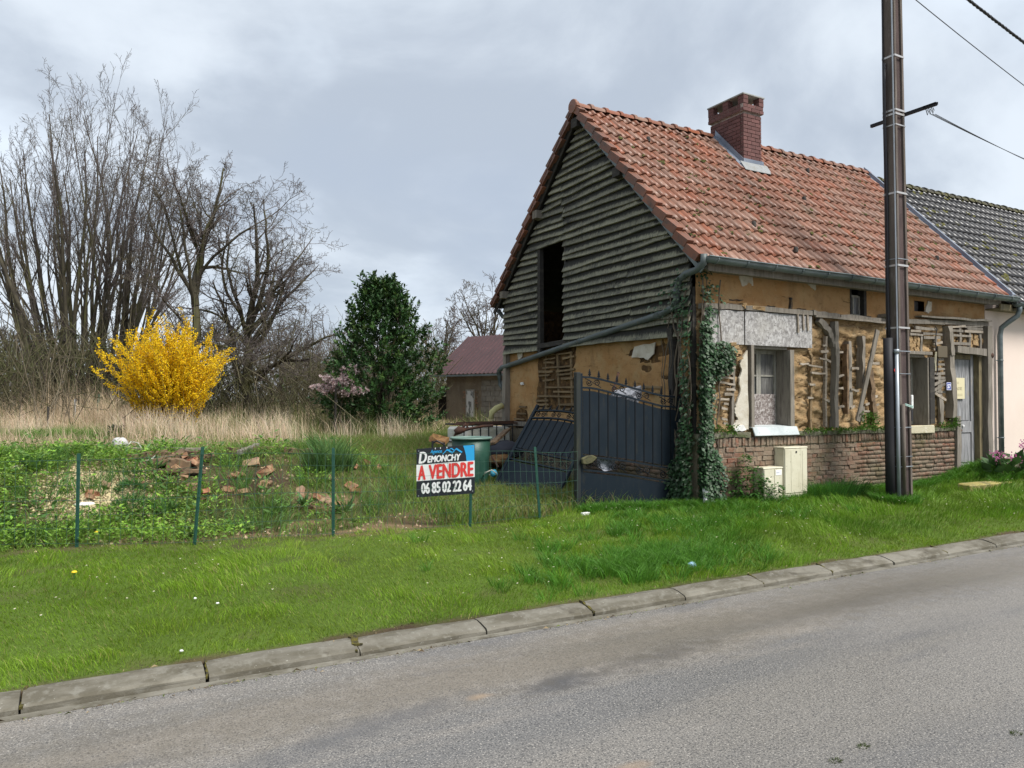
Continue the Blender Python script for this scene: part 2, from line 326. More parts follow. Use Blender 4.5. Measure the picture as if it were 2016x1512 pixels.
m_cream = M('cream_render', (.70, .59, .52), [((.64, .53, .46), 1.1, .4, .65, .6), ((.55, .47, .38), (3, 3, .7), .60, .78, .4)], rough=.92, bump=(.25, 110, .004))
m_gate = M('anthracite_gate', (.0085, .0148, .022), [((.016, .022, .029), (6, 6, 2.2), .46, .7, .65), ((.03, .032, .028), (14, 14, 3), .58, .74, .6), ((.045, .035, .024), (22, 22, 8), .66, .74, .6)], rough=.5, bump=(.05, 40), spec=.18)
m_gatebar = M('gate_bar', (.007, .009, .012), [((.04, .026, .018), 17, .63, .75, .7)], rough=.6, spec=.15)
m_green = M('green_post', (.012, .06, .042), [((.03, .085, .065), 20, .5, .7, .6)], rough=.4)
m_wire = M('green_wire', (.035, .085, .06), rough=.5)
m_barrel = M('barrel_green', (.022, .075, .052), [((.04, .10, .075), 8, .45, .7, .6), ((.015, .04, .03), (4, 4, 1.5), .5, .7, .7)], rough=.45, bump=(.05, 20))
m_rim = M('barrel_rim', (.17, .26, .22), rough=.4)
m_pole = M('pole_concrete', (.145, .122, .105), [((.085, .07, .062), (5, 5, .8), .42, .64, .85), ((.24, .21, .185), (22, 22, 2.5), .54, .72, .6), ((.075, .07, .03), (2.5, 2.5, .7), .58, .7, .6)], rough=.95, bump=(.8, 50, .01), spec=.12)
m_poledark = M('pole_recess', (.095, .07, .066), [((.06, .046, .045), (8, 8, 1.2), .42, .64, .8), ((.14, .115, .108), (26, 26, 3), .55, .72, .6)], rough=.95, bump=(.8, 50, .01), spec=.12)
m_strap = M('steel_strap', (.48, .47, .46), rough=.4, metal=.4)
m_sheath = M('black_sheath', (.018, .018, .022), [((.032, .03, .03), (6, 6, 1), .45, .7)], rough=.6, spec=.25)
m_galv = M('galvanised_tube', (.33, .36, .39), [((.22, .24, .26), (8, 8, 2), .45, .7)], rough=.45, metal=.35)
m_cable = M('black_cable', (.018, .018, .022), rough=.5)
m_cab = M('cream_cabinet', (.60, .57, .44), [((.50, .46, .33), 3, .45, .7, .7), ((.33, .30, .20), (12, 12, 2), .56, .72, .65), ((.25, .24, .15), 30, .62, .72, .6)], rough=.6, bump=(.05, 40))
m_white = M('white_plastic', (.72, .72, .70), [((.5, .5, .48), 8, .5, .7, .6)], rough=.5)
m_kerb = M('kerb_concrete', (.165, .152, .122), [((.085, .075, .052), (2.2, 5, 5), .42, .60, .9), ((.21, .20, .168), 15, .52, .7, .6), ((.36, .345, .30), 42, .66, .71, .7), ((.05, .042, .03), (6, 6, 6), .60, .72, .7), ((.06, .055, .045), (1.2, 9, 60), .60, .74, .7)], rough=.85, bump=(.5, 70, .006), rnd=.12)
m_moss = M('joint_moss', (.10, .085, .012), [((.035, .03, .015), 30, .45, .6)], rough=.95, bump=(.8, 60))
m_bark = M('tree_bark', (.075, .066, .044), [((.042, .036, .028), 2.5, .42, .62, .9), ((.105, .105, .038), 1.2, .52, .68, .85)], rough=.9, spec=.2)
m_twig = M('twig_bark', (.125, .106, .098), [((.12, .112, .058), .9, .5, .68, .8), ((.085, .068, .064), 3, .5, .7, .6)], rough=.9, spec=.2)
m_leaf = M('leaf', (.1, .2, .03), attr=True, rough=.5, trans=.34, spec=.3)
m_ever = M('evergreen_leaf', (.03, .07, .02), attr=True, rough=.48, trans=.14, spec=.3)
m_petal = M('petal', (.8, .6, .03), attr=True, rough=.6, trans=.4, spec=.2)
m_rust = M('rusty_iron', (.075, .038, .026), [((.14, .06, .03), 9, .5, .7), ((.03, .02, .018), 5, .5, .7)], rough=.85, bump=(.4, 50))
m_rubble = M('rubble_brick', (.26, .125, .068), [((.36, .25, .14), 9, .42, .64, .9), ((.20, .085, .05), 14, .52, .7, .7), ((.15, .12, .08), 5, .6, .72, .7)], rough=.92, bump=(.7, 50, .01), rnd=.3, hue=.02)
m_oldwood = M('rotten_wood', (.16, .105, .06), [((.06, .04, .026), (9, 9, 9), .45, .65, .8), ((.27, .20, .12), 22, .55, .72, .6)], rough=.9, bump=(.6, (12, 50, 50), .01), rnd=.2)
m_roofsheet = M('red_sheet_roof', (.06, .026, .026), [((.042, .02, .02), 1.6, .42, .65, .7), ((.17, .085, .08), 8, .58, .75, .5)], rough=.5, bump=(.1, 30))
m_shedwall = M('shed_render', (.20, .165, .12), [((.12, .10, .075), (2, 2, .8), .42, .66, .8), ((.26, .22, .17), 7, .54, .72, .5)], rough=.95, bump=(.5, 40))
m_block = M('concrete_block', (.20, .19, .165), [((.11, .105, .09), 4, .45, .68, .7)], rough=.95, bump=(.5, 50), rnd=.15)
m_flat = {k: M(k, v, rough=r_) for k, v, r_ in (('sign_black', (.02, .022, .03), .35), ('sign_white', (.8, .8, .8), .35), ('sign_red', (.72, .055, .05), .4), ('sign_blue', (.03, .36, .72), .35), ('plaque_blue', (.02, .04, .30), .35), ('notice_paper', (.62, .56, .36), .7), ('faded_print', (.50, .45, .29), .7), ('blue_plastic', (.05, .30, .45), .45), ('dark_cloth', (.014, .018, .03), .8), ('brown_box', (.10, .08, .05), .7), ('light_blue_litter', (.30, .48, .66), .5), ('yellow', (.8, .55, .02), .6), ('foam', (.45, .42, .20), .9))}
# ================================================================ SETTING
def axis(parts):
    v = []
    for a, b, s in parts: v += list(np.arange(a, b, s))
    return np.array(v+[parts[-1][1]])
xs = axis([(-300, -60, 30), (-60, -20, 2), (-20, -11, .4), (-11, 3, .1), (3, 16, .25), (16, 40, 1.5), (40, 300, 20)])
ys = axis([(-60, -14, 6), (-14, -3.6, 1.3), (-3.6, -3.14, .46), (-3.14, -3.12, .02), (-3.12, 6, .1), (6, 20, .35), (20, 60, 2), (60, 400, 20)])
GX, GY = np.meshgrid(xs, ys); GZ = hgt(GX, GY)
BARE = [(*hitg(px, py)[:2], rx, ry) for px, py, rx, ry in ((215, 970, .62, .62), (345, 925, .75, .5), (495, 952, .6, .5), (735, 1045, .95, .3), (610, 1035, .6, .22), (650, 985, .5, .3), (330, 1060, .6, .15))]
def bareplots(X, Y, which=range(7)):
    o = np.zeros_like(np.asarray(X, float)); wob_ = .7*(fbm(np.asarray(X)*2.2, np.asarray(Y)*2.2, 3, 27)-.5)
    for i in which: x, y, rx, ry = BARE[i]; o = np.maximum(o, 1-sst(.65, 1.1, np.hypot((X-x)/rx, (Y-y)/ry)+wob_))
    return o
def dirtmask(X, Y):
    """bare rubble and soil on the bank"""
    w = sst(-2.6, -4.4, X)
    p = sst(.45, .64, fbm(X*.8+3, Y*1.1, 4, 21))*(1-.85*sst(-5.8, -5.0, X)*sst(1.6, 2.2, Y))
    fy = np.interp(X, [-14, -8.2, -7.1, -5.5, -3.8, -2.65], [1.7, 1.2, .72, .5, .36, .45]); e = Y-fy
    band = sst(.02, .2, e)*(1-sst(.55, 1.0, e))*sst(-7.8, -6.8, X)*(1-sst(-3.7, -3.2, X))*sst(.34, .5, fbm(X*1.5, Y*2.2, 3, 23))
    return np.maximum(w*p*sst(.5, 1.3, Y)*(1-sst(5.2, 6.2, Y))*sst(-9.1, -8.3, X)*.8, np.maximum(band, bareplots(X, Y)))
def fence_y(x): return np.interp(x, [-14, -8.2, -7.1, -5.5, -3.8, -2.65, -1.95, -.4, 12], [1.7, 1.2, .72, .5, .36, .45, .6, .1, -.02])
def baremask(X, Y):
    """worn patches of the verge, the soil strip behind the kerb and the trampled line at the fence"""
    f1 = fbm(X*1.4+30, Y*2.0, 4, 47); spots = sst(.61, .70, f1)*sst(.35, .6, fbm(X*6, Y*8, 3, 57))*.4*(1-sst(-1.0, .2, X)*sst(-1.2, -.4, Y))
    e = fence_y(X)-Y; line = (1-sst(.25, .75, e+.5*(fbm(X*2, Y*2, 3, 52)-.5)))*sst(.42, .56, fbm(X*1.3+2, Y*3, 3, 53))*sst(.3, .6, fbm(X*6, Y*8, 3, 58))*(1-sst(-3.2, -2.2, X))*.75
    k = 1-sst(-3.10, -3.02, Y-.16*(fbm(X*2.5, Y*0, 3, 49)-.35))
    return np.maximum(np.maximum(spots, line), k)
def drymask(X, Y): return sst(4.8, 6.3, Y+.3*np.sin(X*1.3)+.8*(fbm(X*.6, Y*.6, 3, 4)-.5))*(1-sst(-5.2, -3.2, X)*(1-sst(9, 13, Y)))
fl = GX.ravel(), GY.ravel()
n_ = fbm(fl[0]*1.7, fl[1]*1.7, 4, 8)[:, None]
gc = np.array([.085, .135, .022])*(.7+.6*n_); bk = (sst(.0, .4, fl[1]-np.interp(fl[0], [-14, -8.2, -7.1, -5.5, -3.8, -2.65, -1.9, 0], [1.7, 1.2, .72, .5, .36, .45, .6, .3]))*(fl[0] < -.3))[:, None]; gc = gc*(1-bk)+np.array([.062, .072, .026])*(.5+1.0*n_)*bk
dk = dirtmask(*fl)[:, None]; dkk = bareplots(fl[0], fl[1], (1, 2))[:, None]; gc = gc*(1-dk)+(np.array([.165, .115, .065])*(1-dkk)+np.array([.06, .042, .028])*dkk)*(.6+.9*n_)*dk
dr = drymask(*fl)[:, None]; gc = gc*(1-dr)+np.array([.22, .165, .10])*(.6+.7*n_)*dr
edge = (baremask(*fl)*(fl[1] < fence_y(fl[0])+.1))[:, None]; gc = gc*(1-edge)+np.array([.085, .06, .038])*(.5+.9*n_)*edge
nx, ny = len(xs), len(ys); ii = (np.arange(ny-1)[:, None]*nx+np.arange(nx-1)[None]).ravel()
m_ground = M('soil_and_turf', (.1, .1, .05), [((.035, .03, .018), 26, .56, .74, .7), ((.13, .15, .045), 60, .60, .76, .5)], attr=True, rough=.95, bump=(.9, 30, .03), spec=.1)
tag(link('ground', npmesh('ground', np.stack([GX.ravel(), GY.ravel(), GZ.ravel()], 1), np.stack([ii, ii+1, ii+nx+1, ii+nx], 1), col=gc, smooth=True), None, m_ground), 'mown green verge and rough garden ground behind the road', kind='structure')

# road: chip-sealed asphalt, damp, worn in bands along the traffic direction
m_road = M('road_asphalt', (.185, .172, .155), [
    ((.135, .132, .13), (.13, .75, 1), .46, .60, .8), ((.275, .24, .20), (.16, .95, 1), .50, .63, .8), ((.10, .10, .105), (.5, 2.2, 1), .60, .74, .7),
    ((.045, .045, .047), (85, 85, 85), .50, .61, .8), ((.44, .41, .365), (95, 95, 95), .56, .65, .75)],
    rough=.6, bump=(.9, 110, .006), spec=.5, rl=((.3, 1.0, 1), .4, .62, .36, .68))
def road_stains():
    t = m_road.node_tree; N = t.nodes.new; K = t.links.new; b = t.nodes['Principled BSDF']; cur = b.inputs['Base Color'].links[0].from_socket
    geo = N('ShaderNodeNewGeometry')
    for (x, y, sx, sy, rot, col, op) in [(-5.55, -4.47, .34, .14, 12, (.05, .052, .06), .85), (-4.7, -4.42, .75, .16, 6, (.06, .06, .064), .6), (-2.6, -4.15, 1.6, .22, 2, (.075, .075, .075), .5),
                                         (-6.12, -4.45, .1, .045, 0, (.33, .24, .16), .8), (-3.5, -4.1, 12, .5, .3, (.115, .098, .072), .55), (-6.9, -4.55, .8, .14, 14, (.08, .082, .09), .5), (-5.9, -5.6, .13, .06, 0, (.27, .2, .14), .6)]:
        mp = N('ShaderNodeMapping'); mp.vector_type = 'TEXTURE'; mp.inputs['Location'].default_value = (x, y, 0); mp.inputs['Rotation'].default_value = (0, 0, R(rot)); mp.inputs['Scale'].default_value = (sx, sy, 1)
        K(geo.outputs['Position'], mp.inputs[0]); ln = N('ShaderNodeVectorMath'); ln.operation = 'LENGTH'; K(mp.outputs[0], ln.inputs[0])
        no = N('ShaderNodeTexNoise'); no.inputs['Scale'].default_value = 9; no.inputs['Detail'].default_value = 5; K(geo.outputs['Position'], no.inputs['Vector'])
        su = N('ShaderNodeMath'); su.operation = 'MULTIPLY_ADD'; su.inputs[1].default_value = 1.6; K(no.outputs[0], su.inputs[0]); K(ln.outputs['Value'], su.inputs[2])
        mr = N('ShaderNodeMapRange'); mr.interpolation_type = 'SMOOTHSTEP'; mr.inputs[1].default_value = 2.1; mr.inputs[2].default_value = .9; mr.inputs[3].default_value = 0; mr.inputs[4].default_value = op; K(su.outputs[0], mr.inputs[0])
        x_ = N('ShaderNodeMix'); x_.data_type = 'RGBA'; K(mr.outputs[0], x_.inputs[0]); K(cur, x_.inputs[6]); x_.inputs[7].default_value = (*col, 1); cur = x_.outputs[2]
    K(cur, b.inputs['Base Color'])
road_stains()
rx = np.array([-120, -30, -12, 0, 12, 40, 160.]); ry = np.array([-15, -9.5, -6.5, -4.4, -3.44]); RX, RY = np.meshgrid(rx, ry)
RZ = np.where(RY > -4.4, .0, .01)*np.ones_like(RX); i2 = (np.arange(len(ry)-1)[:, None]*len(rx)+np.arange(len(rx)-1)[None]).ravel()
tag(link('road', npmesh('road', np.stack([RX.ravel(), RY.ravel(), RZ.ravel()], 1), np.stack([i2, i2+1, i2+len(rx)+1, i2+len(rx)], 1)), None, m_road), 'damp grey chip-sealed road in front of the verge', kind='structure')

# kerb: gutter strip with single one-metre kerb stones on it
mb = MB()
for k in range(-16, 60): mb.prism([(-3.455, -.06), (-3.455, .003), (-3.39, .008), (-3.388, -.03), (-3.345, -.03), (-3.345, -.06)], 0, k+.5, k+1.5)
kerb = tag(mb.build('kerb', m_kerb), 'low concrete kerb with a gutter strip between road and verge', kind='structure')
prof = [(-3.366, -.02), (-3.362, .03), (-3.345, .044), (-3.26, .066), (-3.20, .074), (-3.15, .072), (-3.125, .05), (-3.12, -.05), (-3.36, -.05)]
kms = []
for v in range(4):
    mb = MB(); n = 6; V = []; Fs = []; q = len(prof)
    for i in range(n+1):
        x = .007+(.986)*i/n; e = .004 if i in (0, n) else 0
        V += [(x, y+random.uniform(-.004, .004), z-(e if z > 0 else 0)+random.uniform(-.003, .003)) for y, z in prof]
        if i: Fs += [((i-1)*q+k, (i-1)*q+(k+1) % q, i*q+(k+1) % q, i*q+k) for k in range(q)]
    Fs += [tuple(range(q)), tuple(range(n*q, n*q+q))[::-1]]; me = mesh('kerb_stone', V, Fs); me.materials.append(m_kerb); kms.append(me)
for k in range(-13, 40):
    link('kerb_stone', kms[k % 4], kerb, mw=Matrix.Translation((k+.5, random.uniform(-.006, .006), random.uniform(-.005, .004))) @ Matrix.Rotation(R(random.uniform(-.07, .07)), 4, 'Z'))
mb = MB()
for x in (-8.5, -7.5, -6.52, -4.5, -2.5, -1.5, .5, 2.5, 3.5): # mossy joints
    mb.bar((x, -3.36, .028), (x+.02, -3.14, .076), random.uniform(.010, .020), .02, n=7, wob=.005)
x = -6.5; mb.bar((x, -3.30, .058), (x+.01, -3.13, .076), .05, .02, n=6, wob=.012)
mo = mb.build('joint_moss', m_moss, kerb); mo['kind'] = 'stuff'

# ================================================================ COTTAGE
TAN = 3.29/3.16; PH = math.atan(TAN); RIDGE_Y = 2.86; EAVE_Z = 3.87
def zroof(y): return EAVE_Z+(y+.3)*TAN if y < RIDGE_Y else EAVE_Z+(2*RIDGE_Y-y+.3)*TAN
BACK = 5.75; GX0 = -.2
cot = empty('cottage', (0, 0, .2), 'derelict ochre daub cottage with orange tiled roof and boarded dark gable', 'house')

def wallgrid(u, v, holes, f, disp):
    """displaced wall sheet on u x v with rectangular openings; f(u, v, d) -> xyz"""
    for a0, a1, b0, b1 in holes:
        u = np.append(u, [a0, a1]); v = np.append(v, [b0, b1])
    u = np.unique(np.round(u, 3)); v = np.unique(np.round(v, 3))
    U, Vv = np.meshgrid(u, v); P = f(U.ravel(), Vv.ravel(), disp(U.ravel(), Vv.ravel()))
    n = len(u); cu = (u[1:]+u[:-1])/2; cv = (v[1:]+v[:-1])/2; keep = np.ones((len(cv), len(cu)), bool)
    for a0, a1, b0, b1 in holes: keep &= ~(((cu > a0) & (cu < a1))[None] & ((cv > b0) & (cv < b1))[:, None])
    q = (np.arange(len(v)-1)[:, None]*n+np.arange(n-1)[None])[keep]
    return P, np.stack([q, q+1, q+n+1, q+n], 1)
WIN1 = (.88, 1.78, 1.36, 2.66); WIN2 = (4.45, 5.47, 1.34, 2.64); SMALL = (3.36, 3.80, 3.27, 3.86); HOLE = (5.19, 5.50, 3.45, 3.645); DOOR = (6.37, 7.33, .3, 2.72)
holes = [WIN1, WIN2, SMALL, HOLE, DOOR]
def edgekeep(U, V, d, hs):
    k = np.ones_like(U)
    for a0, a1, b0, b1 in hs:
        dx = np.maximum(np.maximum(a0-U, U-a1), 0); dy = np.maximum(np.maximum(b0-V, V-b1), 0); k = np.minimum(k, sst(0, .1, np.hypot(dx, dy))*.8+.2)
    return d*k
def dfront(U, V):
    ledge = fbm(U*3.2+11, V*11, 4, 3); lump = fbm(U*7, V*9, 3, 6); crack = np.abs(fbm(U*2.2+4, V*10+U*.7, 3, 12)-.5)
    rough = .11*(ledge-.5)+.07*(lump-.5)-.055*(1-sst(.0, .045, crack))
    deep = sst(2.9, 3.05, U)*(1-sst(3.9, 4.1, U))*sst(1.5, 1.7, V)*(1-sst(2.8, 2.95, V))*.07     # daub gone between the studs
    rough = rough-deep
    up = .016*(fbm(U*2, V*2, 4, 2)-.5)+.012*(fbm(U*14, V*14, 3, 5)-.5)-.02*(1-sst(0, .012, np.abs(fbm(U*1.1, V*2.2+7, 3, 9)-.52)))
    t = sst(3.17, 3.3, V); return edgekeep(U, V, rough*(1-t)+up*t, holes)
P, q = wallgrid(np.arange(GX0, 7.51, .035), np.arange(1.22, 4.02, .03), [h for h in holes if h is not DOOR], lambda u, v, d: np.stack([u, -d, v], 1), dfront)
cu_ = P[q].mean(1); fr = cu_[:, 2] < 3.22
q = q[~((cu_[:, 0] > DOOR[0]) & (cu_[:, 0] < DOOR[1]) & (cu_[:, 2] < DOOR[3]))]
fr = P[q].mean(1)[:, 2] < 3.22
me = npmesh('front_wall', P, q, smooth=True); me.materials.append(m_daub); me.materials.append(m_daubrough); me.polygons.foreach_set('material_index', fr.astype(np.int32))
front = link('front_wall', me, cot)
# gable: daub below, boards above; the middle bay has lost its daub
LB = (3.22, 4.52, 1.55, 2.74)
def dgab(U, V):
    d = .03*(fbm(U*2.2, V*2.4, 4, 31)-.5)+.022*(fbm(U*8, V*9, 3, 33)-.5)
    a = sst(LB[0]-.04, LB[0]+.1, U+.25*(fbm(V*3, U*3, 2, 7)-.5))*(1-sst(LB[1]-.15, LB[1]+.1, U+.4*(fbm(V*3, U*2, 2, 8)-.5)))*sst(LB[2], LB[2]+.15, V)
    b = sst(.62, .8, fbm(U*2.6+5, V*6.5, 3, 35))*(1-sst(1.3, 2.0, U)); c_ = sst(4.85, 5.05, U)*(1-sst(5.35, 5.5, U))*(1-sst(1.5, 1.75, V))
    return d-.075*a-.05*b-.04*c_
P, q = wallgrid(np.arange(0.02, BACK+.01, .035), np.arange(.2, 2.92, .03), [], lambda u, v, d: np.stack([GX0-d, u, v], 1), dgab)
q = q[:, ::-1]; ctr = P[q].mean(1); bare = (ctr[:, 0] > GX0+.045)
me = npmesh('gable_wall', P, q, smooth=True); me.materials.append(m_daub); me.materials.append(m_dirt); me.polygons.foreach_set('material_index', bare.astype(np.int32))
gable = link('gable_wall', me, cot)
mb = MB()   # inside: back wall, party wall, loft floor, ground floor, dark and bare
mb.box((GX0+.15, BACK-.2, .1), (7.5, BACK, 3.75)); mb.box((7.38, .3, .1), (7.5, BACK-.2, 3.9))
mb.box((GX0+.1, .12, 2.72), (7.38, BACK-.2, 2.82)); mb.box((GX0+.1, .3, .1), (7.38, BACK-.2, .16)); mb.box((3.1, 1.4, .1), (3.2, BACK-.2, 2.7)); 
mb.box((5.6, .35, .1), (5.66, 3.2, 2.7)); mb.box((.1, 1.6, .1), (3.1, 1.66, 2.7))
mb.build('inner_wall', m_dirt, cot)
mb = MB(); mb.box((GX0+.02, .1, 1.2), (GX0+.13, BACK-.1, 2.82)); mb.build('wall_core', m_dirt, cot)

# ---------- weatherboards of the gable
DR = (3.44, 4.34, 2.93, 4.84)   # loft door opening
Xb = GX0-.06; z = 2.78; row = 0
def board(y0, y1, zb, hh, tilt):
    n = max(2, int((y1-y0)/.22)); V = []; Fs = []; s = random.uniform(0, 99)
    for i in range(n+1):
        y = y0+(y1-y0)*i/n; dz = tilt*(y-(y0+y1)/2)+.022*(float(vnoise(y*1.3+s, s))-.5)+.012*(float(vnoise(y*7+s, s))-.5); dx = .012*(float(vnoise(y*1.6, s+5))-.5)
        zt = min(zb+hh+dz, zroof(y)-.16); zl = min(zb+dz, zt-.01)
        V += [(Xb-.085+dx, y, zl), (Xb-.05+dx, y, zl-.006), (Xb+.022, y, zt), (Xb-.012, y, zt+.004)]
        if i: a = 4*(i-1); b_ = 4*i; Fs += [(a+k, a+(k+1) % 4, b_+(k+1) % 4, b_+k) for k in range(4)]
    e = 4*n; Fs += [(0, 3, 2, 1), (e, e+1, e+2, e+3)]
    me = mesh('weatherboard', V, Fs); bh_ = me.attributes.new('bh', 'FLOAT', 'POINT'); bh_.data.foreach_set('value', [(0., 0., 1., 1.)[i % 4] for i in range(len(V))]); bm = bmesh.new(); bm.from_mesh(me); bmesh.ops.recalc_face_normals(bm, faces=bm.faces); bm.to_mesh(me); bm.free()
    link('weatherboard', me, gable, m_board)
while z < 6.85:
    ex = random.uniform(.118, .15) if row else .17
    hwid = (zroof(RIDGE_Y)-.22-z-.05)/TAN; y0 = max(RIDGE_Y-hwid, .02 if z < 4.0 else .02); y1 = min(RIDGE_Y+hwid, BACK)
    spans = [(y0, y1)]
    if z+.1 > DR[2]-.1 and z+.05 < DR[3]: spans = [(y0, DR[0]-random.uniform(0, .03)), (DR[1]+random.uniform(0, .02), y1)]
    elif z > 4.7 and y1-y0 > 1.1:
        c_ = 3.45+random.uniform(-.06, .06) if z < 6.2 else RIDGE_Y+random.uniform(-.2, .5); spans = [(y0, c_), (c_+.006, y1)]
    elif z < 2.9: spans = [(.5, DR[0]+.1), (DR[1], y1)]
    for a, b in spans:
        if b-a > .12:
            if b-a > 3.2 and random.random() < .55:
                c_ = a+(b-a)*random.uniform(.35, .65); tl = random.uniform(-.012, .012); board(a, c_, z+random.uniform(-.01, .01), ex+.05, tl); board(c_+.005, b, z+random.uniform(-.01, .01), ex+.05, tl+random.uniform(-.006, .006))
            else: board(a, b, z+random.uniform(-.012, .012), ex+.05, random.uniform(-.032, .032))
    z += ex; row += 1
mb = MB()   # sheathing close behind the boards, with the opening kept free
for a, b, c_, d in ((.1, DR[0], 2.85, 4.3), (DR[1], BACK-.1, 2.85, 4.0), (DR[0], DR[1], DR[3]+.02, 5.3)): mb.box((Xb+.03, a, c_), (Xb+.07, b, d))
mb.prism([(.1, 4.0), (.1, 4.3), (DR[0], 4.3), (DR[0], 4.86), (DR[1], 4.86), (DR[1], 4.0), (BACK-.1, 4.0), (RIDGE_Y, zroof(RIDGE_Y)-.25)], 0, Xb+.03, Xb+.07)
mb.build('board_backing', m_black, gable)
mb = MB(); mb.bar((Xb-.01, DR[1]-.04, DR[2]-.25), (Xb-.01, DR[1]-.02, DR[3]+.05), .09, .1, up=(0, 1, 0)); mb.bar((Xb+.03, DR[0], DR[2]), (Xb+.03, DR[0]+.02, DR[3]), .05, .06, up=(0, 1, 0))
mb.bar((Xb, DR[0]-.1, DR[2]-.03), (Xb, DR[1]+.05, DR[2]-.06), .12, .09); mb.build('loft_door_frame', m_black, cot)
mb = MB(); mb.bar((GX0-.05, BACK-.02, .75), (GX0-.05, BACK-.02, 2.84), .13, .13, up=(0, 1, 0), n=5, wob=.008); mb.build('corner_post', m_grey, cot)
mb = MB(); mb.bar((GX0-.05, .36, .5), (GX0-.06, .40, 2.9), .19, .1, up=(0, 1, 0), n=6, wob=.01); mb.bar((GX0-.02, .03, .3), (GX0-.02, .04, 3.5), .07, .07, up=(0, 1, 0), n=6, wob=.008); mb.build('corner_post', m_black, cot)
mb = MB(); mb.bar((GX0-.03, .2, 1.3), (GX0-.03, BACK-.1, 1.31), .16, .09, n=12, wob=.006); mb.build('sill_plate', m_grey, cot)
# laths left bare in the middle bay of the gable
for zz in np.arange(1.63, 2.70, .082):
    a = LB[0]+random.uniform(-.05, .05); b = LB[1]+random.uniform(-.3, .05)
    segs = [(a, b)] if random.random() < .45 else [(a, (a+b)/2+random.uniform(-.2, .2)), ((a+b)/2+random.uniform(.1, .25), b)]
    for s0, s1 in segs:
        if random.random() < .08: continue
        mb = MB(); mb.bar((GX0-.012, s0, zz+random.uniform(-.012, .012)), (GX0-.012, s1, zz+random.uniform(-.018, .018)), .03, random.uniform(.03, .042), n=3, wob=.004); mb.build('lath', m_latho, gable)
for yy, zt in ((3.3, 2.7), (3.75, 2.7), (4.2, 2.7)):
    mb = MB(); mb.bar((GX0+.03, yy, 1.5), (GX0+.03, yy+.04, zt), .07, .06, up=(0, 1, 0), n=3, wob=.006); mb.build('stud', m_latho, gable)
for (yy, zz, ln) in ((5.15, 1.52, .35), (5.1, 1.66, .28), (5.25, 1.40, .4), (1.0, 2.0, .5), (.95, 1.9, .35)):
    mb = MB(); mb.bar((GX0-.015, yy-ln/2, zz), (GX0-.015, yy+ln/2, zz+.01), .03, .035, n=2, wob=.004); mb.build('lath', m_latho, gable)
def patch(name, pts, mat, parent, axis_, lift, th):
    """a flake of plaster with a ragged outline, real thickness"""
    o = []
    for i, (a, b) in enumerate(pts):
        a2, b2 = pts[(i+1) % len(pts)]
        for k in range(4):
            t = k/4; o.append((a+(a2-a)*t+random.uniform(-.012, .012)*(k > 0), b+(b2-b)*t+random.uniform(-.012, .012)*(k > 0)))
    mb = MB(); mb.prism(o, axis_, lift, lift+th); return mb.build(name, mat, parent)
def yz(pts): return [(onX(px, py, GX0).y, onX(px, py, GX0).z) for px, py in pts]
def xz(pts): return [(onY(px, py).x, onY(px, py).z) for px, py in pts]
patch('plaster_patch', yz([(1252, 683), (1293, 674), (1290, 697), (1278, 709), (1270, 704), (1246, 704)]), m_lime, gable, 0, GX0-.035, .02)
patch('plaster_patch', yz([(1020, 696), (1031, 694), (1030, 703), (1023, 709)]), m_lime, gable, 0, GX0-.03, .015)
patch('plaster_patch', yz([(1026, 754), (1032, 752), (1033, 757), (1028, 758)]), m_white, gable, 0, GX0-.03, .015)

# ---------- brick plinth: single bricks
bms = []
for v in range(8):
    bm = bmesh.new(); bmesh.ops.create_cube(bm, size=1)
    bmesh.ops.bevel(bm, geom=list(bm.edges), offset=.05, segments=1, affect='EDGES')
    for vv in bm.verts: vv.co += Vector([random.uniform(-.05, .05) for _ in range(3)])
    me = bpy.data.meshes.new('brick'); bm.to_mesh(me); bm.free(); me.materials.append(m_brick); bms.append(me)
def joined(name, me0, mats4, mat, parent, kind='stuff'):
    n = len(me0.vertices); co = np.empty(n*3); me0.vertices.foreach_get('co', co); co = np.c_[co.reshape(-1, 3), np.ones(n)]
    V = np.concatenate([(co @ np.array(m_).T)[:, :3] for m_ in mats4]); qs, ts = [], []
    for p in me0.polygons: (qs if len(p.vertices) == 4 else ts).append(list(p.vertices))
    off = (np.arange(len(mats4))*n)[:, None, None]
    Q = (off+np.array(qs, int)[None]).reshape(-1, 4) if qs else None; T = (off+np.array(ts, int)[None]).reshape(-1, 3) if ts else None
    o = link(name, npmesh(name, V, Q, T, rnd=np.repeat(rng.random(len(mats4)), n)), parent, mat); o['kind'] = kind; return o
def split(items, k=300):
    items.sort(key=lambda m_: (m_.translation-CAM).length); return items[:k], items[k:]
mb = MB(); mb.box((GX0-.06, -.078, .05), (6.40, .12, 1.225)); mb.box((GX0-.062, -.02, .05), (GX0+.1, BACK-.05, 1.225)); plinth = mb.build('brick_plinth', m_mortar, cot)
fr_b, ga_b = [], []
for c in range(14):
    zc = .15+c*.0735; x = GX0-.06+(0 if c % 2 else -.055)
    while x < 6.40 and zc < 1.08:
        l = random.choice((.215, .215, .215, .108, .2)); xe = min(x+l, 6.42)
        if xe-x > .05 and x > GX0-.08: fr_b.append(Matrix.Translation(((x+xe)/2, -.045+random.uniform(-.012, .01), zc+random.uniform(-.004, .004))) @ Matrix.Rotation(R(random.uniform(-1.4, 1.4)), 4, 'Y') @ Matrix.Diagonal((xe-x-.008, .1, random.uniform(.060, .068), 1)))
        x = xe
    y = .06
    while y < 2.6 and zc < 1.08:
        l = random.choice((.215, .215, .108)); ga_b.append(Matrix.Translation((GX0-.03+random.uniform(-.008, .008), y+l/2, zc)) @ Matrix.Diagonal((.1, l-.012, .06, 1))); y += l
x = GX0-.05
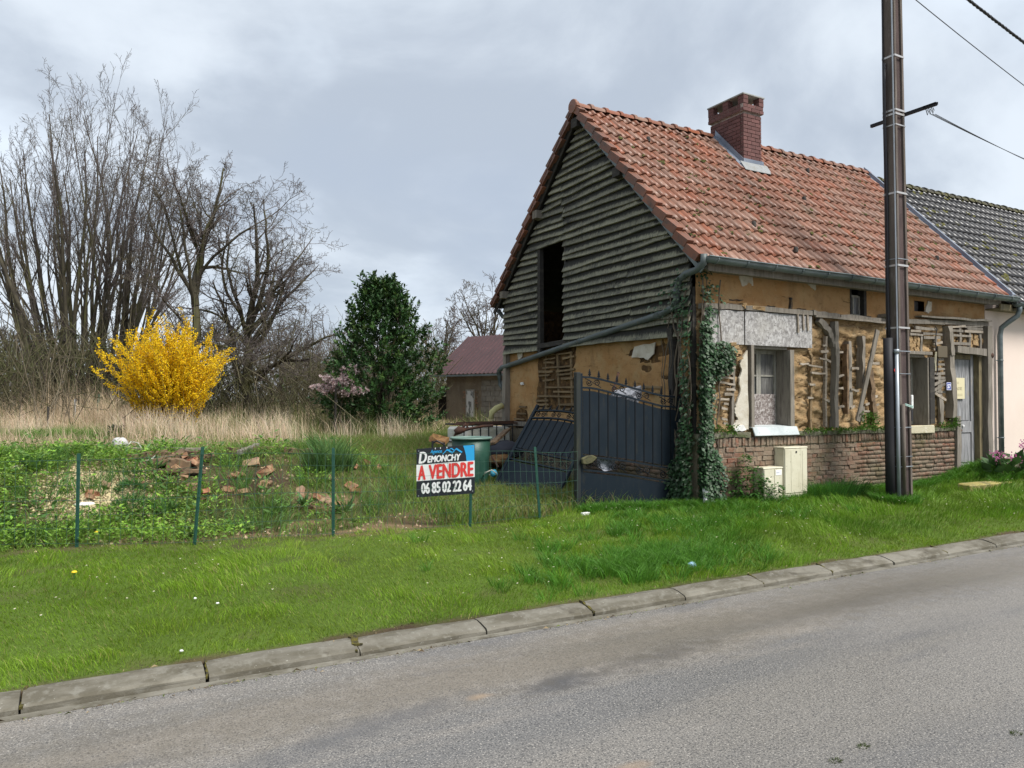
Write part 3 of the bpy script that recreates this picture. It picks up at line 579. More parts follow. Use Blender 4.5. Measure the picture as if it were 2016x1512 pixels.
while x < 6.38:
    w = random.uniform(.062, .074); fr_b.append(Matrix.Translation((x+w/2, -.05+random.uniform(-.012, .012), 1.155+random.uniform(-.006, .006))) @ Matrix.Rotation(R(random.uniform(-4, 4)), 4, 'Y') @ Matrix.Diagonal((w-.011, .11, random.uniform(.12, .135), 1))); x += w
near, rest = split(fr_b, 299)
for i, m_ in enumerate(near): link('brick', bms[i % 8], plinth, mw=m_)
joined('brick_field', bms[0], rest+ga_b, m_brick, plinth)
mb = MB()
for a, b in ((GX0-.08, .8), (1.86, 4.38), (5.57, 6.36)): mb.bar((a, -.03, 1.262), (b, -.03, 1.27), .2, .075, n=max(2, int((b-a)/.3)), wob=.012)
mb.build('sill_plate', M('mossy_plate', (.17, .155, .115), [((.055, .075, .018), (3, 6, 9), .42, .58, .9), ((.27, .25, .2), 11, .55, .72, .7)], rough=.95, bump=(.9, 40, .02)), cot)

# ---------- timber frame of the front
def stick(name, pts, w, h, mat, parent=None, Y=-.03, n=5, wob=.008):
    mb = MB(); Q = [onY(px, py, Y) for px, py in pts]
    for a, b in zip(Q, Q[1:]): mb.bar(a, b, w, h, up=(0, 1, 0), n=n, wob=wob)
    return mb.build(name, mat, parent or front)
mb = MB(); bp = [(-.15, 3.215), (.75, 3.235), (2.3, 3.24), (3.0, 3.225), (4.4, 3.215), (6.0, 3.27), (7.52, 3.315)]
for (a, za), (b, zb) in zip(bp, bp[1:]): mb.bar((a, -.04, za), (b, -.04, zb), .1, .075, n=5, wob=.01)
mb.build('timber_beam', m_grey, front)
mb = MB(); mb.bar((4.1, -.1, 3.3), (4.75, -.07, 3.26), .14, .05, n=3, wob=.01); mb.bar((2.35, -.09, 3.19), (4.3, -.09, 3.175), .05, .035, n=6, wob=.006); mb.bar((5.2, -.08, 3.345), (7.5, -.08, 3.37), .12, .035, n=7, wob=.01); mb.build('ledge_board', m_grey, front)
stick('stud', [(1643, 633), (1644, 700), (1642, 842)], .085, .1, m_grey, Y=-.06)
stick('stud', [(1624, 662), (1624, 840)], .045, .05, m_lath, Y=-.045, n=7)
stick('stud', [(1593, 690), (1598, 706), (1596, 730), (1596, 842)], .045, .04, m_latho, Y=-.035, n=5)
stick('stud', [(1668, 672), (1670, 805)], .085, .12, m_grey, Y=.0)
stick('stud', [(1664.5, 678), (1666, 815)], .04, .1, m_oldwood, Y=-.02)
stick('stud', [(1695, 662), (1694, 765)], .07, .12, m_grey, Y=-.01)
stick('stud', [(1712, 728), (1716, 790), (1722, 834)], .1, .09, m_oldwood, Y=-.05)
stick('stud', [(1697, 800), (1697, 830)], .05, .05, m_grey, Y=-.04)
stick('diagonal_plank', [(1727.5, 650), (1714, 712), (1688, 829)], .085, .03, m_grey, Y=-.13, n=3, wob=.003)
stick('brace', [(1610, 630), (1626, 645), (1636, 664), (1641, 682)], .11, .08, m_grey, Y=-.055, n=3, wob=.004)
stick('stud', [(1445, 672), (1443, 760), (1440, 840)], .05, .045, m_grey, Y=-.035)
stick('stud', [(1386, 755), (1386, 838)], .065, .08, m_grey, Y=-.06)
stick('batten', [(1454, 682), (1457, 700)], .05, .03, m_oldwood, Y=-.06)
for px, y0, y1 in ((1569.5, 618, 655), (1580.5, 619, 650), (1589, 620, 651)): stick('batten', [(px, y0), (px+1.5, y1)], .03, .03, m_lath, Y=-.085, n=2, wob=.003)
for a in [((1405, 712), (1436, 713)), ((1405, 731), (1442, 735)), ((1411, 741), (1444, 745)), ((1414, 752), (1447, 757)), ((1430, 766), (1447, 768)), ((1425, 776), (1444, 777)), ((1415, 786), (1434, 787)), ((1424, 795), (1433, 796)), ((1420, 803), (1431, 805)), ((1419, 824), (1431, 827)), ((1424, 833), (1432, 835)), ((1389, 774), (1412, 779)), ((1434, 722), (1447, 724)),
          ((1574, 717), (1592, 717)), ((1591, 718), (1618, 724)), ((1596, 733), (1627, 736)), ((1593, 757), (1604, 757)), ((1590, 783), (1600, 783)), ((1616, 693), (1630, 691)), ((1613, 706), (1626, 707)), ((1624, 706), (1635, 712)), ((1620, 680), (1627, 681)), ((1622, 785), (1632, 791)),
          ((1647, 694), (1659, 693)), ((1648, 742), (1660, 739)), ((1647, 765), (1660, 764)), ((1651, 803), (1661, 799)), ((1674, 766), (1689, 770)), ((1675, 803), (1682, 799)), ((1675, 725), (1690, 726)), ((1718, 800), (1729, 796)), ((1703, 797), (1711, 795)), ((1700, 809), (1711, 810)), ((1717, 715), (1730, 716)), ((1720, 782), (1727, 780))]:
    stick('lath', [a[0], a[1]], random.uniform(.028, .042), .03, m_lath, Y=-.065, n=3, wob=.007)
def r3(x, y): return 1770+x/4.2, 600+y/4.2
for a, b in [((90, 218), (175, 216)), ((130, 188), (310, 205)), ((90, 243), (195, 250)), ((195, 238), (352, 246)), ((200, 272), (340, 270)), ((285, 330), (355, 310)), ((235, 465), (275, 468)), ((235, 492), (300, 495)), ((320, 455), (365, 452)), ((237, 533), (302, 540)), ((315, 493), (372, 496)), ((318, 533), (375, 530)), ((280, 572), (375, 568)), ((283, 606), (375, 603)), ((268, 672), (380, 620)), ((268, 722), (378, 655)), ((300, 718), (378, 722)), ((295, 728), (385, 790)), ((285, 368), (340, 372)),
             ((400, 186), (545, 178)), ((540, 183), (690, 176)), ((385, 212), (525, 216)), ((560, 200), (690, 202)), ((535, 220), (690, 226)), ((398, 245), (592, 262)), ((412, 318), (588, 326)), ((405, 385), (618, 390))]:
    stick('lath', [r3(*a), r3(*b)], .045, .03, m_grey if random.random() < .6 else m_lath, Y=-.07, n=2, wob=.005)
for pts, w in (([(178, 260), (178, 410)], .05), ([(293, 270), (297, 340)], .06), ([(322, 580), (330, 700), (352, 985)], .11), ([(497, 190), (499, 375)], .06), ([(575, 205), (578, 375)], .055), ([(668, 180), (664, 430)], .06)):
    stick('stud', [r3(*p) for p in pts], w, .05, m_grey, Y=-.05, n=4)
# OSB sheets nailed over the wall
def sheet(name, x0, x1, z0, z1, Y, th, mat, par): mb = MB(); mb.box((x0, Y-th, z0), (x1, Y, z1)); return mb.build(name, mat, par, bev=.003)
sheet('osb_panel', -.1, .735, 2.655, 3.175, -.055, .015, m_osbg, front); sheet('osb_panel', .755, 2.295, 2.655, 3.185, -.058, .015, m_osbg, front)
patch('plaster_patch', xz([(1451, 716), (1466, 690), (1468, 845), (1443, 846), (1436, 838), (1448, 826), (1441, 812), (1443, 798), (1452, 772), (1450, 744), (1455, 728)]), m_lime, front, 1, -.06, .03)
patch('plaster_patch', xz([(1437, 845), (1455, 836), (1461, 846), (1442, 849)]), m_white, front, 1, -.09, .03)
patch('plaster_patch', xz([(1452, 530), (1478, 533), (1482, 563), (1474, 556), (1468, 562), (1460, 563), (1455, 548)]), m_lime, front, 1, -.012, .014)
patch('plaster_patch', xz([(1588, 553), (1607, 556), (1604, 572), (1597, 567), (1591, 561)]), m_lime, front, 1, -.012, .014)
patch('plaster_patch', xz([(1825, 594), (1833, 594), (1832, 612), (1827, 617), (1820, 614)]), m_lime, front, 1, -.02, .03)
mb = MB()
for px, py, w in ((1470, 605, .2), (1490, 607, .28), (1462, 600, .1)): p = onY(px, py, -.05); mb.box((p.x-w/2, -.09, p.z-.03), (p.x+w/2, .0, p.z+.03), j=.012)
for px, py, w, h in ((1440, 678, .12, .05), (1450, 694, .15, .06), (1452, 706, .13, .05), (1446, 685, .1, .06)): p = onY(px, py, -.05); mb.box((p.x-w/2, -.1, p.z-h/2), (p.x+w/2, .0, p.z+h/2), Matrix.Translation(p) @ Matrix.Rotation(R(random.uniform(-15, 15)), 4, 'Y') @ Matrix.Translation(-p), j=.014)
for k in range(9): p = onY(1770+(95+k % 3*28+random.uniform(-8, 8))/4.2, 600+(285+k//3*45)/4.2, -.03); mb.box((p.x-.06, -.06, p.z-.04), (p.x+.06, .02, p.z+.04), Matrix.Translation(p) @ Matrix.Rotation(R(random.uniform(20, 60)), 4, 'Y') @ Matrix.Translation(-p), j=.014)
for k in range(14): p = onY(1770+(425+k % 5*50+random.uniform(-8, 8))/4.2, 600+(270+k//5*42)/4.2, .0); mb.box((p.x-.07, -.04, p.z-.05), (p.x+.07, .06, p.z+.05), Matrix.Translation(p) @ Matrix.Rotation(R(random.uniform(-30, 30)), 4, 'Y') @ Matrix.Translation(-p), j=.02)
o = mb.build('fallen_daub', m_daubrough, front); o['kind'] = 'stuff'

for pts, w, h in (([(1557, 586), (1556, 611)], .05, .03), ([(1486, 604), (1500, 605)], .03, .02), ([(1511, 602), (1526, 604)], .012, .015), ([(1437, 590), (1463, 591)], .012, .012), ([(1569, 607), (1587, 609)], .010, .012), ([(1417, 585), (1424, 602)], .014, .01), ([(1538, 530), (1540, 552)], .010, .01)): stick('crack', pts, w, h, m_black, Y=-.012, n=4, wob=.006)
for pts in ([(1557.5, 590), (1559, 613)], [(1492, 607.5), (1512, 606)], [(1437, 598), (1460, 600)]): stick('lath', pts, .025, .02, m_oldwood, Y=-.03, n=3, wob=.005)

# ---------- windows
def rbox(lo, hi, name, mat, par, bev=.003, j=0.): mb = MB(); mb.box(lo, hi, j=j); return mb.build(name, mat, par, bev=bev)
def window(x0, x1, z0, z1, d, cols, rows, board_rows, lab):
    mb = MB()   # casing boards set deep into the wall
    mb.box((x0-.015, -.09, z0), (x0+.05, d+.04, z1)); mb.box((x1-.035, -.09, z0), (x1+.06, d+.04, z1-.05)); mb.box((x0+.05, -.03, z1-.05), (x1-.035, d+.04, z1+.01))
    w = mb.build('window', m_grey, cot, bev=.004); a0, a1 = x0+.052, x1-.037; b0, b1 = z0+.01, z1-.052
    mb = MB(); lw = (a1-a0)/cols
    for c_ in range(cols):
        l, r_ = a0+c_*lw+.002, a0+(c_+1)*lw-.002
        mb.box((l, d-.02, b0), (l+.048, d+.025, b1)); mb.box((r_-.048, d-.02, b0), (r_, d+.025, b1)); mb.box((l+.048, d-.018, b1-.06), (r_-.048, d+.025, b1)); mb.box((l+.048, d-.018, b0), (r_-.048, d+.025, b0+.06))
        for k in range(1, rows): zz = b0+(b1-b0)*k/rows; mb.box((l+.048, d-.016, zz-.014), (r_-.048, d+.02, zz+.014))
    mb.build('sash', m_win, w)
    for c_ in range(cols):
        for k in range(rows):
            l, r_ = a0+c_*lw+.05, a0+(c_+1)*lw-.05; s0 = b0+(b1-b0)*k/rows+(.06 if k == 0 else .014); s1 = b0+(b1-b0)*(k+1)/rows-(.06 if k == rows-1 else .014)
            if c_ == 0 and k == rows-1 and lab == 1: continue         # one pane is gone
            rbox((l, d+.0, s0), (r_, d+.006, s1), 'pane', m_curtain if c_ == 1 else m_glass, w, 0)
    if board_rows: rbox((a0+.03, d-.036, b0+.0), (a1-.04, d-.022, b0+(b1-b0)*.425), 'osb_panel', m_osbb, w)
    return w
w1 = window(*WIN1, .22, 2, 3, 1, 1)
mb = MB()   # pale sheet sill, folded down over the wall
mb.prism([(-.17, 1.245), (-.145, 1.235), (-.10, 1.36), (.2, 1.385), (.2, 1.40), (-.115, 1.375)], 0, .86, 1.86); mb.build('window_sill', m_sill, w1, bev=.004)
w2 = window(*WIN2, .22, 2, 3, 0, 2)
mb = MB(); mb.box((4.4, -.14, 1.19), (5.56, .2, 1.335), j=.006); mb.build('window_sill', m_stone, w2, bev=.012)
mb = MB(); mb.box((5.475, -.11, 1.36), (5.62, -.05, 2.60)); mb.build('casing_board', m_black, w2, bev=.004)
mb = MB(); mb.box((4.6, -.09, 2.64), (5.6, -.04, 2.70)); mb.build('casing_board', m_grey, w2, bev=.004)
x0, x1, z0, z1 = SMALL
mb = MB(); mb.box((x0, -.01, z0), (x0+.035, .12, z1)); mb.box((x1-.07, -.01, z0), (x1, .12, z1)); mb.box((x0, -.06, z0-.05), (x1+.05, .12, z0)); w3 = mb.build('window', m_black, cot)
mb = MB()
for a, b, c_, d in ((x0+.037, x0+.072, z0, 3.63), (x0+.17, x0+.20, z0, 3.6), (x1-.11, x1-.072, z0, 3.63), (x0+.072, x1-.11, 3.6, 3.64), (x0+.072, x1-.11, z0, z0+.04)): mb.box((a, .07, c_), (b, .1, d))
mb.build('sash', m_win, w3)
for a, b in ((x0+.074, x0+.168), (x0+.202, x1-.112)): rbox((a, .08, z0+.04), (b, .086, 3.6), 'pane', m_curtain, w3, 0)
mb = MB(); mb.box((5.22, .12, 3.44), (5.5, .14, 3.66)); mb.build('hole_shutter', M('grey_slab', (.10, .10, .10), [((.05, .05, .05), 9, .45, .7)], rough=.8), cot)

# ---------- door
dr = stick('door_frame', [(1863.5, 642), (1868, 700), (1873, 822)], .13, .16, m_grey, cot, Y=-.06, n=5, wob=.006)
mb = MB(); mb.bar((6.32, -.06, .35), (6.33, -.06, 1.5), .13, .15, up=(0, 1, 0), n=4, wob=.006); mb.build('door_post', m_grey, dr)
mb = MB(); mb.bar((7.42, -.05, .42), (7.46, -.05, 3.27), .16, .15, up=(0, 1, 0), n=6, wob=.006); mb.build('door_post', m_grey, dr)
mb = MB(); mb.box((7.24, -.02, .42), (7.345, .14, 2.72)); mb.build('door_jamb', m_jamb, dr, bev=.004)
mb = MB(); mb.bar((6.34, -.065, 2.78), (7.36, -.065, 2.745), .12, .14, n=4, wob=.006); mb.build('lintel', m_grey, dr)
door = rbox((6.40, .115, .5), (7.235, .14, 2.70), 'door', m_door, cot)
for k in range(5): a = 6.50+k*.118; rbox((a, .1, 1.40), (a+.113, .117, 2.60), 'plank', m_door, door, .004, .001)
for k, (a, b) in enumerate(((6.50, 6.78), (6.80, 7.13))): rbox((a, .1, .58), (b, .117, 1.15), 'plank', m_door, door, .006, .001)
for a in ((6.40, .085, .5, 6.495, 2.7), (7.14, .085, .5, 7.235, 2.7)): rbox((a[0], a[1], a[2]), (a[3], .117, a[4]), 'stile', m_door, door, .004)
rbox((6.497, .083, 1.165), (7.138, .117, 1.385), 'rail', m_door, door, .004); rbox((6.497, .083, 2.605), (7.138, .117, 2.7), 'rail', m_jamb, door, .004)
rbox((6.56, .07, 1.19), (6.80, .084, 1.235), 'letter_slot', m_oldwood, door); mb = MB(); mb.lathe([(.0, .03), (.022, .028), (.022, .0)], 10); o = mb.build('handle', m_white, door); o.matrix_basis = Matrix.Translation((6.83, .083, 1.30)) @ Matrix.Rotation(R(90), 4, 'X')
rbox((6.35, -.25, .36), (7.5, .1, .47), 'door_step', m_stone, cot, .012, .008)
# things fixed beside the door: notice, number plate, meter box with its cable
nt_ = empty('notice', (6.6, .07, 2.0), 'faded cream notice pinned to the grey plank door', 'notice')
mb = MB(); mb.box((6.46, .062, 1.83), (6.88, .07, 2.24), j=.004); mb.build('sheet', m_flat['notice_paper'], nt_)
def facing_front(x, z, y): return Matrix.Translation((x, y, z)) @ Matrix.Rotation(R(90), 4, 'X')
text('A', .07, m_flat['faded_print'], 'lettering', nt_, facing_front(6.66, 2.12, .0605), align='CENTER'); text('VENDRE', .09, m_flat['faded_print'], 'lettering', nt_, facing_front(6.66, 2.0, .0605), .85, align='CENTER')
for k in range(5): rbox((6.53+k*.06, .0605, 1.885), (6.565+k*.06, .0625, 1.93), 'worn_print', m_flat['faded_print'], nt_, 0)
pl = empty('house_number', (6.31, -.15, 2.06), 'small blue enamel house number plate 57 on the door post', 'number plate')
p = onY(1868.5, 760.5, -.15); mb = MB(); mb.box((p.x-.075, -.148, p.z-.075), (p.x+.075, -.14, p.z+.075)); mb.build('plate', m_flat['plaque_blue'], pl, bev=.003)
mb = MB()
for a in ((-.07, -.07, .07, -.062), (-.07, .062, .07, .07), (-.07, -.062, -.062, .062), (.062, -.062, .07, .062)): mb.box((p.x+a[0], -.1495, p.z+a[1]), (p.x+a[2], -.146, p.z+a[3]))
mb.build('border', m_flat['sign_white'], pl); text('57', .105, m_flat['sign_white'], 'numeral', pl, facing_front(p.x, p.z-.037, -.1485), .95, .003, align='CENTER')
jb = empty('junction_box', (6.15, -.1, 2.9), 'square brown junction box with black cable on the laths beside the door', 'junction box')
p0, p1 = onY(*r3(312, 435), -.1), onY(*r3(388, 345), -.1); mb = MB(); mb.box((p0.x, -.13, p0.z), (p1.x, -.075, p1.z)); mb.build('case', m_flat['brown_box'], jb, bev=.006)
mb = MB(); mb.tube([onY(*r3(*q_), -.1) for q_ in ((300, 178), (313, 200), (305, 260), (303, 330), (316, 400), (318, 560), (300, 580))], .009, 5); mb.build('cable', m_cable, jb)
mb = MB(); mb.tube([onY(*r3(*q_), -.1) for q_ in ((305, 390), (297, 480), (300, 545))], .02, 5); mb.build('insulation', m_stone, jb)

# ---------- roof
RX0, RX1 = -.48, 7.74; SD = Vector((0, math.cos(PH), math.sin(PH))); ND = Vector((0, -math.sin(PH), math.cos(PH)))
mb = MB()
def slab(x0, x1, y0, y1, up, th, back=False):
    f = (lambda y: EAVE_Z+(y+.3)*TAN) if not back else (lambda y: EAVE_Z+(2*RIDGE_Y-y+.3)*TAN)
    mb.prism([(y0, f(y0)-up), (y1, f(y1)-up), (y1, f(y1)-up-th), (y0, f(y0)-up-th)], 0, x0, x1)
slab(RX0+.06, RX1, -.26, RIDGE_Y, .06, .05); slab(RX0+.06, RX1, RIDGE_Y, 2*RIDGE_Y+.26, .06, .05, True)
roof = mb.build('roof', m_black, cot)
mb = MB(); slab(RX0, RX1, RIDGE_Y, 2*RIDGE_Y+.3, .0, .055, True); o = mb.build('back_slope', m_tile, roof)
TW, TE = .2, .332
def tile_mesh(name, w, l, prof, tongue, rise, th, nx=8):
    V = []; Fs = []
    for j, (yy, zz) in enumerate(((0, rise), (.5, rise*.5), (1, 0))):
        for i in range(nx+1):
            t = i/nx; V.append((t*w, yy*l-(tongue*math.sin(math.pi*t) if j == 0 else 0), prof(t)+zz))
    b = len(V)
    for i in range(nx+1): v = V[i]; V.append((v[0], v[1]+.002, v[2]-th))
    n = nx+1
    for j in range(2): Fs += [(j*n+i, j*n+i+1, (j+1)*n+i+1, (j+1)*n+i) for i in range(nx)]
    Fs += [(b+i, b+i+1, i+1, i) for i in range(nx)]
    Fs += [(b, 0, n, n) if False else (b, 0, n), (nx, b+nx, nx+n)]
    me = mesh(name, V, Fs); me.polygons.foreach_set('use_smooth', [k < 2*nx for k in range(len(Fs))]); return me
def rolled(t): return .024*math.cos(2*math.pi*(t-.22))+.008*math.cos(4*math.pi*(t-.22))
tiles = [tile_mesh('roof_tile', TW-.003, TE+.035, rolled, .024, .031, .023) for _ in range(1)]
tiles[0].materials.append(m_tile)
def tmat(x, row, mx=None, e=TE, zoff=.0):
    o = Vector((0, -.3, EAVE_Z))+SD*(row*e-.02)+ND*zoff; j = Matrix.Rotation(R(random.uniform(-.7, .7)), 3, 'Z') @ Matrix.Rotation(R(random.uniform(-.8, .8)), 3, 'X')
    m3 = Matrix((Vector((1, 0, 0)), SD, ND)).transposed() @ j
    return Matrix.Translation((x, o.y, o.z)) @ m3.to_4x4()
CH = (3.07, 3.57, 2.13, 3.02)          # chimney x0 x1 y0 y1
items = []
for row in range(14):
    yb = -.3+row*TE*math.cos(PH)
    for k in range(41):
        x = -.36+k*TW
        if x > RX1-.1 or (x+TW > CH[0]-.02 and x < CH[1]+.02 and yb+.2 > CH[2]-.02): continue
        items.append(tmat(x, row))
near, rest = split(items, 299)
for m_ in near: link('roof_tile', tiles[0], roof, mw=m_)
joined('roof_tile_field', tiles[0], rest, m_tile, roof)
mb = MB(); mb.box((0, 0, -.1), (.125, TE-.012, .03)); vme = mesh('verge_tile', [(v.x, v.y, v.z+(.035 if v.y < .1 else 0)-(.02 if v.y > .1 else 0)) for v in mb.V], mb.F); vme.materials.append(M('verge_terracotta', (.20, .076, .042), [((.12, .062, .042), 3, .4, .62, .85), ((.06, .045, .035), 9, .52, .7, .75)], rough=.55, rnd=.3, jit=True, bump=(.3, 50)))
for row in range(14): link('verge_tile', vme, roof, mw=tmat(RX0, row, zoff=.015))
for row in range(14):
    o_ = Vector((RX0, 2*RIDGE_Y+.3, EAVE_Z))+Vector((0, -math.cos(PH), math.sin(PH)))*(row*TE-.02)+Vector((0, math.sin(PH), math.cos(PH)))*.015
    m3 = Matrix((Vector((-1, 0, 0)), Vector((0, -math.cos(PH), math.sin(PH))), Vector((0, math.sin(PH), math.cos(PH))))).transposed()
    link('verge_tile', vme, roof, mw=Matrix.Translation(o_+Vector((.125, 0, 0))) @ m3.to_4x4())
# ridge tiles: half rounds with a collar
def ridge_mesh(name, l, r, mat, collar=1.22):
    V = []; Fs = []; n = 9; st = [(0, collar), (.07, collar), (.09, 1), (l, .97)]
    for i, (x, s) in enumerate(st):
        V += [(x, math.cos(math.pi*k/(n-1))*r*s*1.1, math.sin(math.pi*k/(n-1))*r*s-.03) for k in range(n)]
        if i: Fs += [((i-1)*n+k, (i-1)*n+k+1, i*n+k+1, i*n+k) for k in range(n-1)]
    Fs.append(tuple(range(n))); me = mesh(name, V, Fs); me.polygons.foreach_set('use_smooth', [True]*(len(Fs)-1)+[False]); me.materials.append(mat); return me
RZ_ = zroof(RIDGE_Y)
rme = ridge_mesh('ridge_tile', .36, .105, m_tile)
x = RX0
while x < RX1-.1:
    if not (x+.33 > CH[0]+.03 and x < CH[1]-.05): link('ridge_tile', rme, roof, mw=Matrix.Translation((x, RIDGE_Y, RZ_-.005+random.uniform(-.006, .006))) @ Matrix.Rotation(R(random.uniform(-1, 1)), 4, 'Y'))
    x += .335
mb = MB(); V = [(RX0-.012, RIDGE_Y+.13*math.cos(a), RZ_+.0+.13*math.sin(a)-.01) for a in np.linspace(0, 2*math.pi, 14)[:-1]]; n = len(V); mb.add(V+[(v[0]+.05, v[1], v[2]) for v in V], [tuple(range(n))[::-1]]+[(i, (i+1) % n, (i+1) % n+n, i+n) for i in range(n)]); mb.build('ridge_end', m_tile, roof, bev=.008)
# zinc strip and bargeboards under the verge, purlin ends
for s in (1, -1):
    mb = MB(); f = lambda t: (RX0+.10, (-.3+t*(RIDGE_Y+.3)) if s == 1 else (2*RIDGE_Y+.3-t*(RIDGE_Y+.3)), EAVE_Z+t*(RIDGE_Y+.3)*TAN-.15)
    mb.bar(f(-.01), f(.985), .10, .02, up=(1, 0, 0)); mb.build('verge_strip', m_zinc if s == 1 else m_black, roof)
for py, sc in ((RIDGE_Y, 1.1), (1.62, 1), (4.25, 1), (5.62, .9)):
    zz = zroof(py)-.24-.06*(py == RIDGE_Y); mb = MB(); mb.bar((RX0+.03, py, zz), (GX0+.2, py, zz), .19*sc, .16*sc, n=2, wob=.006); mb.build('purlin_end', m_grey if py > 2 and py != RIDGE_Y else m_black, cot)
# moss cushions on the tiles
mm = M('roof_moss', (.05, .055, .012), [((.10, .10, .02), 30, .45, .65), ((.02, .018, .01), 12, .5, .7)], rough=1, bump=(1, 60))
mb = MB()
for k in range(130):
    x = random.uniform(-.2, 7.6); t = random.betavariate(1.3, 1.6); 
    p = Vector((x, -.3, EAVE_Z))+SD*(t*4.5)+ND*.035
    if p.x+.1 > CH[0] and p.x < CH[1]+.1 and p.y > CH[2]-.1: continue
    for _ in range(random.randint(1, 4)):
        q_ = p+Vector((random.uniform(-.06, .06), 0, 0))+SD*random.uniform(-.04, .04); r_ = random.uniform(.012, .034)
        mb.add([q_+ND*r_*.8]+[q_+Vector((math.cos(a)*r_*1.3, 0, 0))+SD*math.sin(a)*r_+ND*random.uniform(-.01, .004) for a in np.linspace(0, 6.28, 7)[:-1]], [(0, i, i % 6+1) for i in range(1, 7)])
o = mb.build('roof_moss', mm, roof, smooth=True); o['kind'] = 'stuff'
for k, (x, t) in enumerate(((.75, .82), (1.55, .26), (2.05, .12), (5.2, .86), (6.5, .22), (3.9, .55))):      # dark tile vents
    mb = MB(); p = Vector((x, -.3, EAVE_Z))+SD*(t*4.5)+ND*.05; mb.lathe([(.0, .05), (.03, .04), (.04, 0), (.04, -.05)], 8, p); mb.build('tile_vent', m_black, roof, smooth=True)
# lead valley against the neighbour
mb = MB()
for a, b, u in ((RX1, RX1+.08, .03), (RX1+.085, RX1+.21, .10)): slab(a, b, -.36, RIDGE_Y+.02, -u, .02)
slab(RX1+.075, RX1+.1, -.36, RIDGE_Y+.02, -.13, .1); mb.build('valley_flashing', m_lead, roof)

# ---------- chimney: single bricks round a core, zinc apron
x0, x1, y0, y1 = CH; ZT = 7.50
mb = MB(); mb.box((x0+.012, y0+.012, 6.0), (x1-.012, y1-.012, ZT)); mb.box((x0-.028, y0-.028, ZT-.002), (x1+.028, y1+.028, ZT+.145)); chim = mb.build('chimney', m_chimj, cot)
cms = []
for v in range(3):
    bm = bmesh.new(); bmesh.ops.create_cube(bm, size=1); bmesh.ops.bevel(bm, geom=list(bm.edges), offset=.03, segments=1, affect='EDGES')
    for vv in bm.verts: vv.co += Vector([random.uniform(-.02, .02) for _ in range(3)])
    me = bpy.data.meshes.new('brick'); bm.to_mesh(me); bm.free(); me.materials.append(m_chim); cms.append(me)
def course(zc, h, lim, out_=0., parts=(1, 1, 1, 1), half=0):
    X0, X1, Y0, Y1 = x0-out_, x1+out_, y0-out_, y1+out_
    def run(a, b, put):
        t = a-(.11 if half else 0)
        while t < b-.01:
            e = min(t+.222, b); s = max(t, a)
            if e-s > .03: put(s, e)
            t += .222
    for face in range(4):
        if not parts[face]: continue
        if face == 0: run(X0, X1, lambda s, e: cbr(Matrix.Translation(((s+e)/2, Y0+.03, zc)) @ Matrix.Diagonal((e-s-.01, .07, h, 1))))
        if face == 1: run(Y0+.068, Y1, lambda s, e: cbr(Matrix.Translation((X0+.03, (s+e)/2, zc)) @ Matrix.Diagonal((.07, e-s-.01, h, 1))))
        if face == 2: run(X0, X1, lambda s, e: cbr(Matrix.Translation(((s+e)/2, Y1-.03, zc)) @ Matrix.Diagonal((e-s-.01, .07, h, 1))))
        if face == 3: run(Y0+.068, Y1-.07, lambda s, e: cbr(Matrix.Translation((X1-.03, (s+e)/2, zc)) @ Matrix.Diagonal((.07, e-s-.01, h, 1))))
cb_n = [0]
def cbr(m_):
    if m_.translation.z < zroof(m_.translation.y)+.0: return
    cb_n[0] += 1; link('brick', cms[cb_n[0] % 3], chim, mw=m_)
zz = 6.44; k = 0
while zz < ZT-.02: course(zz, .066, None, 0, half=k % 2); zz += .0755; k += 1
course(ZT+.034, .062, None, .035, half=0); course(ZT+.108, .068, None, .03, half=1)
for a, b in ((x0+.035, y0+.035), (x0+.035, (y0+y1)/2), (x0+.035, y1-.035), (x1-.035, y0+.035), (x1-.035, (y0+y1)/2), (x1-.035, y1-.035)):
    for q_ in (0, 1): link('brick', cms[q_], chim, mw=Matrix.Translation((a, b, ZT+.19+q_*.085)) @ Matrix.Diagonal((.13, .15, .082, 1)))
mb = MB(); mb.box((x0-.05, y0-.05, ZT+.315), (x1+.05, y1+.05, ZT+.345)); mb.build('chimney_cap', M('cap_slab', (.30, .31, .29), [((.18, .18, .16), 8, .45, .7)], rough=.8), chim, bev=.004)
mb = MB(); fz = lambda y: zroof(min(y, RIDGE_Y))
for xx, th in ((x0-.03, .012), (x1+.018, .012)): mb.prism([(y0-.03, fz(y0-.03)+.0), (RIDGE_Y, fz(RIDGE_Y)), (RIDGE_Y, fz(RIDGE_Y)+.17), (y0-.03, fz(y0-.03)+.17)], 0, xx, xx+th)
for xa, xb in ((x0-.16, x0-.03), (x1+.03, x1+.14)): mb.prism([(y0-.12, fz(y0-.12)+.045), (RIDGE_Y, fz(RIDGE_Y)+.045), (RIDGE_Y, fz(RIDGE_Y)+.057), (y0-.12, fz(y0-.12)+.057)], 0, xa, xb)
mb.box((x0-.03, y0-.035, fz(y0)+.02), (x1+.03, y0-.02, fz(y0)+.15)); mb.build('chimney_flashing', m_lead, chim)
mb = MB(); mb.prism([(y0-.03, fz(y0)+.07), (y0-.17, fz(y0-.17)+.052), (y0-.17, fz(y0-.17)+.06), (y0-.03, fz(y0)+.085)], 0, x0-.12, x1+.12); mb.build('chimney_apron', M('apron_grey', (.25, .26, .26), [((.22, .22, .2), 7, .45, .65)], rough=.6), chim)

